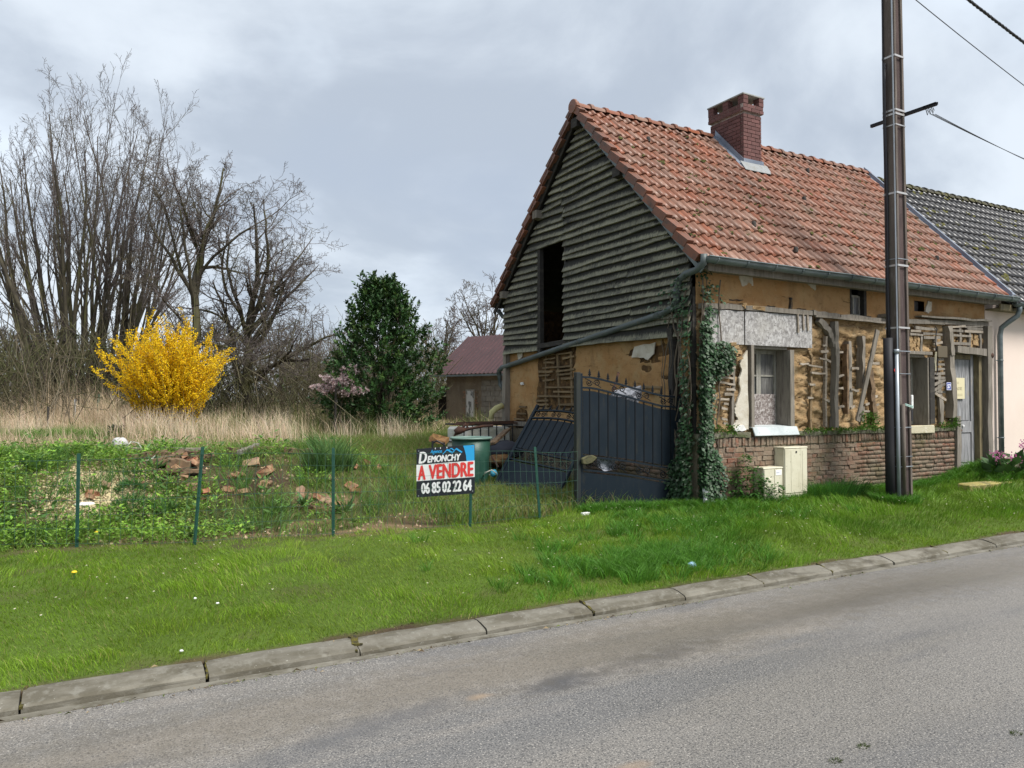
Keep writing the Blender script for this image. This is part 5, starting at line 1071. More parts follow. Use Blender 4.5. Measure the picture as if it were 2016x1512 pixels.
def stext(body, u, v, h, mat, w, bold=.0, shear=0.):
    """lettering fitted to width w (share of the board); heavy strokes from three shifted copies"""
    cu = bpy.data.curves.new('t', 'FONT'); cu.body = body; cu.size = 1; cu.shear = shear; cu.resolution_u = 4
    to = bpy.data.objects.new('t', cu); COL.objects.link(to); bpy.context.view_layer.update()
    me = bpy.data.meshes.new_from_object(to.evaluated_get(bpy.context.evaluated_depsgraph_get())); bpy.data.objects.remove(to)
    co = np.empty(len(me.vertices)*3); me.vertices.foreach_get('co', co); co = co.reshape(-1, 3); lo, hi = co.min(0), co.max(0)
    fs = [tuple(p.vertices) for p in me.polygons]; sx, sz = w*SW/(hi[0]-lo[0]), h*SH/(hi[1]-lo[1]); mb = MB()
    for k, (dx, dy) in enumerate(((0, 0), (-1, 0), (1, 0), (0, .7), (0, -.7)) if bold else ((0, 0),)):
        mb.add([BL_+exs*(u*SW+(c[0]-lo[0])*sx+dx*bold*SH)+ezs*(v*SH+(c[1]-lo[1])*sz+dy*bold*SH)+ns*(.0045+.0003*k) for c in co], fs)
    return mb.build('lettering', mat, sg, recalc=False)
stext('A', .035, .36, .285, m_flat['sign_red'], .115, .014); stext('VENDRE', .22, .36, .285, m_flat['sign_red'], .75, .014)
for i_, (w_, u_) in enumerate((('06', .09), ('85', .272), ('02', .452), ('22', .632), ('64', .808))): stext(w_, u_, .07, .215, m_flat['sign_white'], .135, .011)
stext('D', .045, .70, .225, m_flat['sign_white'], .13, .011, .18); stext('EMONCHY', .195, .703, .13, m_flat['sign_white'], .565, .009, .18); stext('Agence', .24, .862, .095, m_flat['sign_blue'], .2, .003, .25)
def sbar(p, q_, w): # strokes of the roof emblem
    dx, dy = (q_[0]-p[0])*SW, (q_[1]-p[1])*SH; l = math.hypot(dx, dy); nx_, ny_ = -dy/l*w/2/SW, dx/l*w/2/SH
    splate('emblem', 0, 0, 0, 0, .005, m_flat['sign_blue'], [(p[0]-nx_, p[1]-ny_), (q_[0]-nx_, q_[1]-ny_), (q_[0]+nx_, q_[1]+ny_), (p[0]+nx_, p[1]+ny_)])
for a, b, w in (((.455, .85), (.53, .94), .012), ((.53, .94), (.625, .86), .02), ((.56, .925), (.6, .962), .009), ((.6, .962), (.66, .90), .014), ((.625, .868), (.685, .945), .012), ((.685, .945), (.785, .858), .02)): sbar(a, b, w)
for u, v in ((.035, .03), (.965, .05), (.04, .955), (.965, .955)): splate('grommet', u-.008, v-.012, u+.008, v+.012, .004, m_galv)
for u in (.32, .41, .52): splate('chipped_edge', u, .965, u+.012, .998, .004, m_flat['sign_white'])
splate('back_stay', .94, -.02, .975, 1.01, -.012, m_green)

# ================================================================ THINGS IN THE YARD
b = at(927.5, 925, 13.6); bz = gz(b.x, b.y); bt = at(927.5, 861, 13.6).z; rr = .365
ba = empty('water_barrel', (b.x, b.y, bz), 'large open dark green plastic barrel behind the sale sign', 'barrel')
mb = MB(); mb.lathe([(0, bz-.05), (rr*.82, bz-.05), (rr*.86, bz+.2), (rr*.9, bt-.4), (rr*.95, bt-.02), (rr*.91, bt-.02), (rr*.86, bt-.4), (rr*.8, bz+.05), (0, bz+.05)], 32, (b.x, b.y, 0)); mb.build('body', m_barrel, ba, smooth=True)
mb = MB(); mb.lathe([(rr*.93, bt-.03), (rr*1.02, bt-.03), (rr*1.04, bt-.01), (rr*1.02, bt+.008), (rr*.96, bt+.008), (rr*.93, bt-.01), (rr*.93, bt-.03)], 32, (b.x, b.y, 0)); mb.build('rim', m_rim, ba, smooth=True)
# caged white tank
tp = at(955, 850, 15.8); tz = gz(tp.x, tp.y); tk = empty('caged_tank', (tp.x, tp.y, tz), 'white plastic tank in a metal cage at the gable foot', 'tank'); top = at(955, 838, 15.8).z
mb = MB(); mb.box((tp.x-.62, tp.y-.3, tz), (tp.x+.45, tp.y+.55, top-.02)); mb.build('bladder', M('tank_white', (.62, .62, .58), [((.34, .34, .24), (3, 3, 6), .45, .68, .8)], rough=.45), tk, bev=.05)
mb = MB(); X0, X1, Y0, Y1 = tp.x-.64, tp.x+.47, tp.y-.32, tp.y+.57
for z_ in (top+.03, top-.33): 
    for a, c_ in (((X0, Y0), (X1, Y0)), ((X1, Y0), (X1, Y1)), ((X1, Y1), (X0, Y1)), ((X0, Y1), (X0, Y0))): mb.tube([(*a, z_), (*c_, z_)], .016, 6)
for k in range(7): x = X0+(X1-X0)*k/6; mb.tube([(x, Y0, tz-.05), (x, Y0, top+.03)], .012, 5)
mb.build('cage', m_sheath, tk)
mb = MB(); mb.bar((X0-.25, Y0-.05, top+.05), (X1+.5, Y0+.05, top+.06), .05, .035); mb.bar((X0-.1, Y0+.12, top+.075), (X1+.5, Y0+.2, top+.085), .05, .03); o = mb.build('steel_profile', m_rust); tag(o, 'long rusty steel profiles lying across the caged white tank', 'steel profiles')
# rusty tool frame
mb = MB(); dT = 14.6
mb.tube([at(896, 852, dT), at(905, 847, dT), at(918, 845, dT)], [.06, .085, .03], 7); mb.tube([at(903, 850, dT), at(925, 844, dT), at(950, 839, dT), at(971, 838, dT)], .028, 6); mb.tube([at(908, 846, dT), at(914, 838, dT), at(918, 834, dT)], .025, 6); mb.tube([at(915, 835, dT), at(925, 845, dT)], .014, 5); mb.tube([at(919, 835, dT), at(905, 821, dT)], .009, 5); mb.tube([at(918, 843, dT), at(922, 836, dT)], .012, 5); mb.tube([at(897, 853, dT), at(890, 870, dT)], .02, 5)
o = mb.build('rusty_tool', m_rust, None, smooth=True); tag(o, 'rusty old farm tool with bent arms lying behind the barrel', 'tool')
# worn wooden seat on a metal frame
dS = 14.2; st = empty('wooden_bench', at(862, 880, dS), 'worn brown wooden seat block on a dark metal frame beside the barrel', 'bench')
mb = MB(); q_ = [at(843, 861, dS), at(853, 852, dS), at(885, 860, dS+.3), at(876, 869, dS+.1)]; q2 = [v-Vector((0, 0, .085)) for v in q_]
mb.add(q_+q2, [(0, 1, 2, 3), (7, 6, 5, 4)]+[(i, i+4, (i+1) % 4+4, (i+1) % 4) for i in range(4)]); mb.build('seat', M('orange_wood', (.22, .12, .05), [((.34, .2, .08), 8, .45, .65), ((.09, .06, .04), 16, .55, .7)], rough=.8, bump=(.4, 40)), st, bev=.012)
mb = MB(); mb.tube([at(852, 868, dS), at(851, 890, dS)], .02, 6); mb.tube([at(874, 871, dS), at(875, 892, dS)], .02, 6); mb.tube([at(852, 872, dS), at(860, 868, dS), at(876, 876, dS)], .018, 6); mb.build('frame', m_cable, st)
mb = MB(); mb.bar(at(968, 874, 14.3), at(1000, 845, 15.4), .16, .045, up=(0, .4, 1)); o = mb.build('leaning_plank', m_oldwood, None, bev=.004); tag(o, 'weathered plank leaning up against the gable corner post', 'plank')
# heap of dark cloth and boards behind the fallen leaf
def lump(c, r, mat, name, n=9, sq=.5, seed=0):
    random.seed(seed); bm = bmesh.new(); bmesh.ops.create_icosphere(bm, subdivisions=3, radius=1)
    for v in bm.verts:
        k = 1+.32*(float(vnoise(v.co.x*2.1+seed, v.co.y*2.1+v.co.z*1.7))-.5)+.15*(float(vnoise(v.co.x*6+seed, v.co.z*6+v.co.y*3))-.5); v.co = Vector((v.co.x*r[0]*k, v.co.y*r[1]*k, v.co.z*r[2]*k))+Vector(c)
    me = bpy.data.meshes.new(name); bm.to_mesh(me); bm.free(); me.polygons.foreach_set('use_smooth', [True]*len(me.polygons)); return link(name, me, None, mat)
c_ = at(988, 882, 14.6); o = lump(c_+Vector((0, 0, -.05)), (.42, .35, .2), m_flat['dark_cloth'], 'cloth_heap', seed=3); tag(o, 'heap of dark blue cloth behind the fallen gate leaf', 'cloth heap')
c_ = at(985, 908, 14.3); o = lump(c_, (.3, .3, .14), m_dirt, 'wood_debris', seed=5); tag(o, 'brown broken wood lying under the dark cloth heap', 'debris')
c_ = at(972, 932, 13.5); o = lump(c_, (.07, .06, .065), m_flat['blue_plastic'], 'blue_bag', seed=6); tag(o, 'small crumpled turquoise plastic bag beside the fallen gate leaf', 'bag')
mb = MB(); mb.tube([at(968, 898, 14), at(981, 920, 13.8)], .018, 6); o = mb.build('loose_pipe', m_rust); tag(o, 'short loose grey brown pipe right of the green barrel', 'pipe')
mb = MB(); p = [hitg(945, 950), at(955, 931, 13.2), at(968, 925, 13.3), at(977, 932, 13.3), hitg(975, 952)]; mb.tube(p, .011, 6); mb.tube([hitg(938, 940)+Vector((0, 0, .03)), at(955, 929, 13.4), hitg(975, 943)], .008, 5); o = mb.build('hose_loop', M('grey_hose', (.42, .42, .36), rough=.6), None, smooth=True); tag(o, 'pale hose looped in the grass next to the turquoise bag', 'hose')
random.seed(21)
# broken bricks
rms = []
for v in range(6):
    bm = bmesh.new(); bmesh.ops.create_cube(bm, size=1)
    bmesh.ops.bevel(bm, geom=list(bm.edges), offset=.06, segments=1, affect='EDGES')
    for vv in bm.verts: vv.co += Vector([random.uniform(-.11, .11) for _ in range(3)])
    if v % 2: bmesh.ops.bisect_plane(bm, geom=list(bm.verts)+list(bm.edges)+list(bm.faces), plane_co=(.15, 0, 0), plane_no=(1, .4, .3), clear_outer=True); bmesh.ops.holes_fill(bm, edges=[e for e in bm.edges if e.is_boundary])
    me = bpy.data.meshes.new('broken_brick'); bm.to_mesh(me); bm.free(); me.materials.append(m_rubble); rms.append(me)
BRICKS = [(459, 943, 1.1), (465, 935, .9), (478, 937, .9), (495, 917, 1.3), (525, 933, 1.7), (519, 957, 1.1), (531, 952, .9), (446, 966, 1.2), (475, 972, 1.0), (590, 971, 1.0), (626, 983, 1.2), (640, 990, 1.0), (653, 993, 1.1), (663, 995, .9), (692, 962, 1.1), (700, 970, .9), (697, 921, 1.3), (722, 916, 1.4), (740, 927, 1.0), (797, 945, 1.2), (815, 945, 1.0), (805, 953, 1.2), (822, 955, 1.1), (800, 930, .8), (345, 903, 1.0), (361, 905, 1.1), (375, 914, 1.3), (385, 920, 1.2), (355, 927, 1.2), (343, 932, .9), (362, 940, 1.0), (378, 961, 1.4), (370, 970, 1.0), (209, 960, 1.1), (187, 976, 1.2), (261, 950, .9), (180, 984, .8), (330, 918, 1.0), (310, 912, .8), (612, 1000, .8), (655, 945, .9), (605, 985, .8), (908, 985, .9), (925, 990, .8), (275, 955, .7), (405, 975, 1.0), (400, 985, .8), (350, 915, .9)]
CLUST = [(300, 'on the gravel patch left of the leaning fence post'), (352, 'left of the dark log below the forsythia'), (412, 'by the dark log below the forsythia'), (486, 'right of the leaning fence post'), (560, 'below the grey split branch'), (672, 'around the middle fence post'), (745, 'right of the middle fence post, under the grass tuft'), (850, 'at the left edge of the sale sign'), (2000, 'in the grass under the sale sign')]
ORD = ['first', 'second', 'third', 'fourth', 'fifth', 'sixth', 'seventh', 'eighth', 'ninth', 'tenth', 'eleventh', 'twelfth', 'thirteenth', 'fourteenth', 'fifteenth', 'sixteenth', 'seventeenth', 'eighteenth']
BRICKS.sort(key=lambda q_: (next(i for i, c_ in enumerate(CLUST) if q_[0] < c_[0]), q_[0])); cnt = {}
for i, (px, py, s) in enumerate(BRICKS):
    ci = next(k for k, c_ in enumerate(CLUST) if px < c_[0]); cnt[ci] = cnt.get(ci, -1)+1; s *= .86
    p = hitg(px, py)
    m_ = Matrix.Translation(p+Vector((0, 0, .026*s))) @ Euler((random.uniform(-.7, .7), random.uniform(-.7, .7), random.uniform(0, 6.28))).to_matrix().to_4x4() @ Matrix.Diagonal((.2*s, .115*s, .075*s, 1))
    o = link('broken_brick', rms[i % 6], None, mw=m_); tag(o, 'broken brick '+CLUST[ci][1]+', '+ORD[cnt[ci]]+' from the left', 'brick', 'broken bricks on the bank')
# rotten timbers on the bank
def beam(name, a, b, w, h, label, mat=m_oldwood, lift=.04):
    p, q_ = hitg(*a), hitg(*b); mb = MB(); mb.bar(p+Vector((0, 0, lift)), q_+Vector((0, 0, lift)), w, h, n=6, wob=.014); o = mb.build(name, mat, None, bev=.004); tag(o, label, 'timber'); return o
beam('timber', (452, 897), (552, 890), .16, .11, 'dark rotten timber lying along the top of the bank', lift=.06); beam('timber', (472, 905), (506, 890), .08, .07, 'grey split branch lying across the rotten timber', m_grey, .1)
beam('timber', (560, 893), (628, 896), .12, .08, 'thin brown timber between the rotten one and the grass tuft', lift=.05); beam('timber', (330, 921), (375, 926), .22, .16, 'dark rotten log among the bricks below the forsythia', lift=.06)
beam('timber', (245, 895), (402, 897), .05, .04, 'long thin lath lying behind the white bag on the bank', m_lath, .1)
random.seed(33)
for i, (px, py, l_) in enumerate(((290, 905, 'first'), (303, 918, 'second'), (318, 903, 'third'), (328, 935, 'fourth'), (340, 908, 'fifth'), (352, 921, 'sixth'), (366, 899, 'seventh'), (380, 938, 'eighth'), (392, 908, 'ninth'))):
    p = hitg(px, py); a = random.uniform(-.7, .7); d = Vector((math.cos(a), math.sin(a), random.uniform(-.15, .25)))*random.uniform(.12, .3); mb = MB(); mb.bar(p-d+Vector((0, 0, .06)), p+d+Vector((0, 0, .07)), random.uniform(.06, .13), random.uniform(.05, .09), n=4, wob=.018)
    o = mb.build('wood_chunk', m_oldwood, None, bev=.006); tag(o, 'dark rotten wood chunk in the heap below the forsythia, '+l_+' from the left', 'wood chunk', 'rotten wood chunks below the forsythia')
p = hitg(236, 893); o = lump(p+Vector((0, 0, .16)), (.115, .085, .10), M('bag_white', (.48, .465, .45), [((.6, .25, .2), 9, .6, .7, .6)], rough=.5), 'white_bag', seed=9); tag(o, 'white bag with red print on the bank below the forsythia', 'bag')
mb = MB(); p = hitg(250, 887); mb.tube([hitg(247, 892)+Vector((0, 0, .06)), hitg(258, 886)+Vector((0, 0, .14)), hitg(272, 887)+Vector((0, 0, .12)), hitg(282, 893)+Vector((0, 0, .05))], .013, 6); o = mb.build('grey_hose', MATS['grey_hose'], None, smooth=True); tag(o, 'pale grey hose arching beside the white bag', 'hose')
mb = MB(); mb.tube([hitg(284, 917)+Vector((0, 0, .05)), hitg(298, 914)+Vector((0, 0, .07)), hitg(308, 904)+Vector((0, 0, .06)), hitg(314, 898)+Vector((0, 0, .05))], .013, 6); o = mb.build('pale_cable', MATS['grey_hose'], None, smooth=True); tag(o, 'pale bent cable lying among the rubble under the forsythia', 'cable')
p = hitg(40, 926); o = lump(p+Vector((0, 0, .03)), (.13, .07, .05), m_stone, 'pale_stone', seed=12); tag(o, 'pale broken slab among the leafy weeds at the left', 'stone')
p = hitg(167, 996); o = lump(p+Vector((0, 0, .02)), (.12, .05, .03), m_white, 'pale_stone', seed=13); tag(o, 'flat white stone at the lower edge of the gravel patch', 'stone')
p = hitg(1362, 1122); o = lump(p+Vector((0, 0, .05)), (.05, .035, .035), m_flat['light_blue_litter'], 'litter', seed=14); tag(o, 'light blue crumpled litter in the long grass by the kerb', 'litter')
for (px, py, l_) in ((384, 1185, 'white scrap of paper on the lawn, above the others'), (428, 1195, 'small white scrap on the lawn right of the others'), (357, 1290, 'small white scrap on the lawn near the kerb')):
    p = hitg(px, py); o = lump(p+Vector((0, 0, .03)), (.013, .009, .009), m_white, 'paper_scrap', seed=px); tag(o, l_, 'litter', 'white scraps on the lawn')
p = hitg(1930, 962); mb = MB(); mb.box((p.x-.5, p.y-.1, p.z-.05), (p.x+.9, p.y+.12, p.z+.1), j=.02); o = mb.build('edging_stone', M('lichen_stone', (.30, .25, .08), [((.16, .14, .06), 7, .45, .65), ((.42, .38, .2), 16, .55, .7)], rough=.95, bump=(.6, 30)), None, bev=.02); tag(o, 'yellow lichen covered edging stone in front of the pink flowers', 'stone')
p = onY(2000, 942, -.6); o = lump((p.x, p.y, gz(p.x, p.y)+.1), (.13, .12, .11), m_stone, 'round_stone', seed=15); tag(o, 'pale round stone among the big leaves by the cream house', 'stone')
# ================================================================ SHED
zs = 30.; A_ = at(879, 735, zs); ua = (at(990, 722, zs-1.6)-A_); ua.z = 0; ua.normalize(); va = Vector((-ua.y, ua.x, 0)); 
if va.y < 0: va = -va
shed = empty('shed', (A_.x, A_.y, gz(A_.x, A_.y)), 'small old shed with maroon corrugated metal roof behind the cottage', 'shed')
g0 = gz(A_.x, A_.y)-.2; ze = at(879, 736, zs).z
def shp(a, b, z): return A_*1+ua*a+va*b+Vector((0, 0, z-A_.z))
def sbox(name, a0, a1, b0, b1, z0, z1, mat, par=None, bev=0):
    mb = MB(); V = [shp(a, b, z) for z in (z0, z1) for a, b in ((a0, b0), (a1, b0), (a1, b1), (a0, b1))]; mb.add(V, [(0, 3, 2, 1), (4, 5, 6, 7), (0, 1, 5, 4), (1, 2, 6, 5), (2, 3, 7, 6), (3, 0, 4, 7)]); return mb.build(name, mat, par or shed, bev=bev)
sbox('wall', 0, 3.2, 0, 3.4, g0, ze, m_shedwall)
bw = sbox('block_wall', 1.75, 3.2, -.012, .05, g0, ze-.02, m_shedwall)
for r_ in range(9):
    for c2_ in range(3):
        a = 1.78+c2_*.42-(.2 if r_ % 2 else 0); a0 = max(a, 1.76)
        if ze-.1 > g0+r_*.2+.19: sbox('concrete_block', a0, a+.4, -.03-random.uniform(0, .012), .0, g0+r_*.2+.006, g0+r_*.2+.192, m_block, bw)
p = onY(918, 766, A_.y); 
wz0, wz1 = at(928, 822, zs-.5).z, at(928, 767, zs-.5).z; wa = (at(920, 790, zs-.55)-A_).dot(ua)
w_ = sbox('window', wa-.02, wa+.42, -.03, .06, wz0, wz1, m_win); sbox('pane', wa+.03, wa+.37, -.04, -.02, wz0+.04, wz1-.05, M('broken_white_pane', (.5, .52, .52), [((.08, .085, .08), (5, 5, 2.5), .50, .56, .9)], rough=.5), w_)
for r_ in range(10): 
    for sgn, a in ((-1, wa-.02), (1, wa+.42)): ln = .08+.07*(r_ % 2); sbox('brick', a-(ln if sgn < 0 else 0), a+(ln if sgn > 0 else 0), -.022, .02, wz0+r_*.105, wz0+r_*.105+.075, m_brick, shed)
rz1 = at(960, 661, zs+1.5).z; hw = 2.0
V = []; Fs = []; nW = 60
for i in range(nW+1):
    a = -.5+4.0*i/nW*1.0; dz = .022*math.cos(i*math.pi/1.5)
    for b, z_ in ((-.3, ze-.03), (hw, rz1), (hw*2+.3, ze-.03)): V.append(shp(a, b, z_+dz))
    if i: k = 3*(i-1); Fs += [(k, k+3, k+4, k+1), (k+1, k+4, k+5, k+2)]
mb = MB(); mb.add(V, Fs); mb.build('roof', m_roofsheet, shed, recalc=False)
sbox('gutter', -.5, 3.2, -.38, -.29, ze-.13, ze-.06, m_zinc); sbox('gable_fill', 0, 3.2, hw-.1, hw+.1, ze, rz1-.15, m_shedwall)
lp = sbox('side_lean_to', -1.1, -.02, .8, 3.0, g0, ze-.9, m_black); mb = MB(); mb.bar(shp(-1.2, .6, ze-.95), shp(.0, .6, ze-.5), .5, .03, up=(0, 0, 1)); mb.build('lean_to_roof', m_lead, shed)
# ================================================================ VEGETATION
def stuff(name, parts, mat, label, kind='stuff', parent=None, cat=None, group=None):
    V, Q, T, Cc = [], [], [], []; off = 0
    for v, q, t, c in parts:
        V.append(v); Cc.append(c)
        if q is not None and len(q): Q.append(q+off)
        if t is not None and len(t): T.append(t+off)
        off += len(v)
    o = link(name, npmesh(name, np.concatenate(V), np.concatenate(Q) if Q else None, np.concatenate(T) if T else None, col=np.concatenate(Cc)), parent, mat)
    if label: o['label'] = label
    if kind: o['kind'] = kind
    return tag(o, None, cat, group)
def scat(n, x0, x1, y0, y1): return rng.uniform(x0, x1, n), rng.uniform(y0, y1, n)
def place(x, y, dz=-.01): return np.stack([x, y, hgt(x, y)+dz], 1)
def camdist(x, y): return np.hypot(x-CAM.x, y-CAM.y)
# ---- lawn of the verge
parts = []
n = 830000; x, y = scat(n, -13.5, 15, -3.12, 1.6); d = camdist(x, y)
dens = np.clip(5.2/d, .1, 1)**1.5
patchy = fbm(x*.9, y*.9, 4, 41); fine = fbm(x*3.5, y*3.5, 3, 43)
bare = baremask(x, y)*.94; edge = sst(-3.13, -3.08, y)
k = (y < fence_y(x)+.15*(fine-.4)) & (rng.random(n) < dens*(1-bare)*edge*(.55+.6*patchy)) & inview(np.stack([x, y], 1)) & ~((x > -.3) & (y > -.06)) & (np.hypot((x-3.0)/.3, (y+1.02)/.25) > .6)
x, y, d, patchy, fine = x[k], y[k], d[k], patchy[k], fine[k]; n = len(x)
lush = sst(-3.2, -1.0, x)*sst(-2.7, -1.9, y)*.55+sst(.5, .7, fbm(x*1.3+7, y*1.3, 3, 44))*sst(-4.5, -1, x)*.5
tf = fbm(x*2.6+1, y*2.6, 3, 55); h = (.022+.03*fine+.055*sst(.52, .75, tf)+.075*lush+.015*rng.random(n))*(.7+.55*rng.random(n)); w = np.clip(.0033*(d/5.2)**.9, .003, .009)*(.8+.5*rng.random(n))
tone = fbm(x*.7+5, y*.7, 3, 45); g_ = np.array([.155, .262, .019])*(1+.0*tone[:, None])
col = np.where(rng.random((n, 1)) < .10, np.array([[.26, .24, .08]]), g_); yl = sst(.45, .7, tone)[:, None]; col = col*(1-yl*.45)+np.array([.19, .26, .03])*yl*.45
lu = np.clip(lush, 0, 1)[:, None]; col = col*(1-.55*lu)+np.array([.075, .215, .018])*.55*lu; col = col*(.86+.34*sst(.3, .7, tf))[:, None]*(1+rng.uniform(-.3, .3, (n, 1)))
ang = 2.5*np.pi*fbm(x*.8, y*.8, 2, 48)+rng.normal(0, .9, n); parts.append(blades(place(x, y), h, w, ang, rng.uniform(.2, .95, n), col))
stuff('lawn_grass', parts, m_leaf, 'short mown grass of the verge between kerb and fence')
# ---- long grass along the wall, the pole, the gate and in clumps
def tufts(name, spots, label, hh, col0, nper=120, sp=.12, mat=None, lean=(.3, 1.1), wmul=1.):
    P_ = []; H = []; A = []; C_ = []
    for (cx, cy, s) in spots:
        m = int(nper*s); a = rng.uniform(0, 2*np.pi, m); r_ = sp*s*np.sqrt(rng.random(m)); x = cx+r_*np.cos(a); y = cy+r_*np.sin(a)
        P_.append(place(x, y)); H.append(hh*s**.6*(.5+.7*rng.random(m))); A.append(a+rng.normal(0, .5, m)); C_.append(vary(np.array(col0)*rng.uniform(.8, 1.25), m, .3))
    P_ = np.concatenate(P_); H = np.concatenate(H); A = np.concatenate(A); C_ = np.concatenate(C_); n = len(P_); dd = camdist(P_[:, 0], P_[:, 1])
    return blades(P_, H, np.clip(.005*(dd/8)**.8, .004, .011)*wmul*(.8+.5*rng.random(n)), A, rng.uniform(*lean, n), C_)
parts = []; sp_ = []
for i in range(420):     # foot of the plinth and the gate
    x = rng.uniform(-.4, 6.3); sp_.append((x, -.12-abs(rng.normal(0, .12)), rng.uniform(.5, 1.1)*(1.5 if 1.9 < x < 3.0 else .8)))
for i in range(130): x = rng.uniform(-2.0, -.3); sp_.append((x, float(fence_y(x))-.1-abs(rng.normal(0, .12)), rng.uniform(.5, .9)))
for i in range(60): a = rng.uniform(0, 6.28); sp_.append((3.0+.28*math.cos(a), -1.05+.25*math.sin(a), rng.uniform(.5, 1.0)))
for i in range(230): x, y = rng.normal(-3.0, .75), rng.normal(-2.35, .28); sp_.append((x, max(y, -2.95), rng.uniform(.6, 1.0)))
for i in range(160): x, y = rng.normal(-1.2, 1.2), rng.normal(-1.0, .45); sp_.append((x, min(y, -.2), rng.uniform(.5, .9)))
for i in range(200): x = rng.uniform(6.2, 8.6); sp_.append((x, rng.uniform(-.9, -.1), rng.uniform(.5, 1.)))
parts.append(tufts('x', sp_, '', .2, (.08, .21, .02), 60, .1))
stuff('long_grass', parts, m_leaf, 'longer uncut grass at the foot of the walls and in the verge')
parts = [tufts('x', [(2.35, -.35, 2.4), (2.75, -.3, 2.2), (2.1, -.3, 1.6)], '', .24, (.045, .135, .022), 170, .16)]
stuff('grass_clump', parts, m_leaf, 'tall dark green grass clump between the cream cabinets and the pole', None, None, 'grass clump')
# ---- grass on the bank and around the barrel
parts = []
n = 230000; x, y = scat(n, -15, 1, .4, 9); dm = dirtmask(x, y); gr = fbm(x*1.1, y*1.1, 3, 51)
near_ = sst(-4.6, -3.0, x)
k = (y > fence_y(x)-.05) & (rng.random(n) < (.5+.47*near_)*(1-.9*dm)*(.3+1.0*gr)*(1-drymask(x, y)*.75)) & inview(np.stack([x, y], 1)) & (x < -.3+.0*y) & ~((x > -.35) & (y > -.1))
x, y = x[k], y[k]; n = len(x); h = (.07+.15*rng.random(n)*(.5+gr[k]))*(1+.5*near_[k]); c0 = np.where(rng.random((n, 1)) < .2+.25*near_[k][:, None], np.array([[.22, .20, .075]]), np.array([[.145, .25, .04]]))
parts.append(blades(place(x, y), h, .007+.004*rng.random(n), rng.uniform(0, 6.28, n), rng.uniform(.2, 1.1, n), c0*(1+rng.uniform(-.3, .3, (n, 1)))))
sp_ = [(rng.uniform(-12, -3.4), rng.uniform(1.2, 5.0), rng.uniform(.8, 2.2)) for _ in range(70)]; parts.append(tufts('x', sp_, '', .22, (.075, .165, .03), 55, .12))
b1 = hitg(90, 875); parts.append(tufts('x', [(b1.x+rng.normal(0, 1.0), b1.y+rng.normal(0, .3), rng.uniform(1, 2)) for _ in range(60)], '', .26, (.15, .26, .055), 70, .13))
stuff('bank_grass', parts, m_leaf, 'rough green grass on the bank and around the barrel')
# ---- dry grass of the field
n = 170000; x, y = scat(n, -22, 3, 4.6, 24); dr_ = drymask(x, y); cl = fbm(x*.9, y*.9, 4, 61); dd = camdist(x, y)
k = (rng.random(n) < dr_*(.25+1.1*cl)*np.clip(16/dd, .2, 1)) & inview(np.stack([x, y], 1)) & ~((x > -2.4) & (y < 7.5))
x, y, cl, dd = x[k], y[k], cl[k], dd[k]; n = len(x); h = (.25+1.5*cl**1.9*rng.random(n)+.22*rng.random(n))*(.52+.26*sst(-4, -9, x)+.5*sst(11, 16, y))*(.55+.75*sst(.35, .7, fbm(x*.8+20, y*.8, 3, 66)))
grn = (rng.random((n, 1)) < (.08+.4*sst(.5, .7, fbm(x*.5+4, y*.5, 3, 64))+.45*sst(-7, -3.8, x))[:, None]); col = np.where(grn, np.array([[.13, .17, .045]]), np.where(rng.random((n, 1)) < .5, np.array([[.66, .53, .37]]), np.array([[.50, .38, .25]])))*(1+rng.uniform(-.3, .3, (n, 1)))
stuff('dry_grass', [blades(place(x, y), h, np.clip(.0062*(dd/14), .006, .013)*(.7+.6*rng.random(n)), rng.normal(2.6, 1.4, n), np.clip(rng.normal(.42, .5, n), 0, 1.9), col*(.62+.75*fbm(x*1.6+9, y*1.6, 3, 63))[:, None])], m_leaf, 'tall beige dry grass covering the field behind the bank')
# tall pale stalks in front of the forsythia and along the edge of the field
P0 = [(px+random.gauss(0, 18), random.uniform(866, 880)) for px in [random.choice((255, 300, 320, 350, 380, 430, 520, 560, 30, 80, 700, 790)) for _ in range(95)]]; parts = []
for (px, py) in P0:
    c_ = hitg(px, py); m = 26; x = c_.x+rng.normal(0, .16, m); y = c_.y+.4+rng.normal(0, .25, m); parts.append(blades(place(x, y), rng.uniform(.3, .85, m), np.full(m, .0085), rng.normal(2.6, 1.6, m), np.abs(rng.normal(.25, .3, m)), vary((.66, .54, .39), m, .25)))
stuff('dry_stalks', parts, m_leaf, 'taller pale dry stalks in front of the forsythia and along the field edge')
# ---- leafy weeds
def weeds(spots, n_l, size, rad, hgt_, col0, asp=.45):
    P_ = []; D = []; Ls = []; C_ = []
    for (cx, cy, s) in spots:
        m = int(n_l*s); a = rng.uniform(0, 2*np.pi, m); el_ = rng.uniform(-.15, .8, m); r_ = rad*s*rng.random(m)**.6
        x = cx+r_*np.cos(a); y = cy+r_*np.sin(a); p = place(x, y); p[:, 2] += hgt_*s*rng.random(m)*(1-.6*r_/(rad*s+1e-6))+.01
        aa = a+rng.normal(0, .7, m); P_.append(p); D.append(np.stack([np.cos(aa)*np.cos(el_), np.sin(aa)*np.cos(el_), np.sin(el_)], 1)); Ls.append(size*s**.5*rng.uniform(.55, 1.25, m)); C_.append(vary(np.array(col0)*rng.uniform(.75, 1.3), m, .25))
    P_, D, Ls, C_ = map(np.concatenate, (P_, D, Ls, C_)); n = len(P_); N_ = np.tile([0, 0, 1.], (n, 1))+rng.normal(0, .35, (n, 3))
    V, T, C2 = leaves(P_, D, N_, Ls, Ls*asp, C_); return V, None, T, C2
sp1, sp2, sp3 = [], [], []
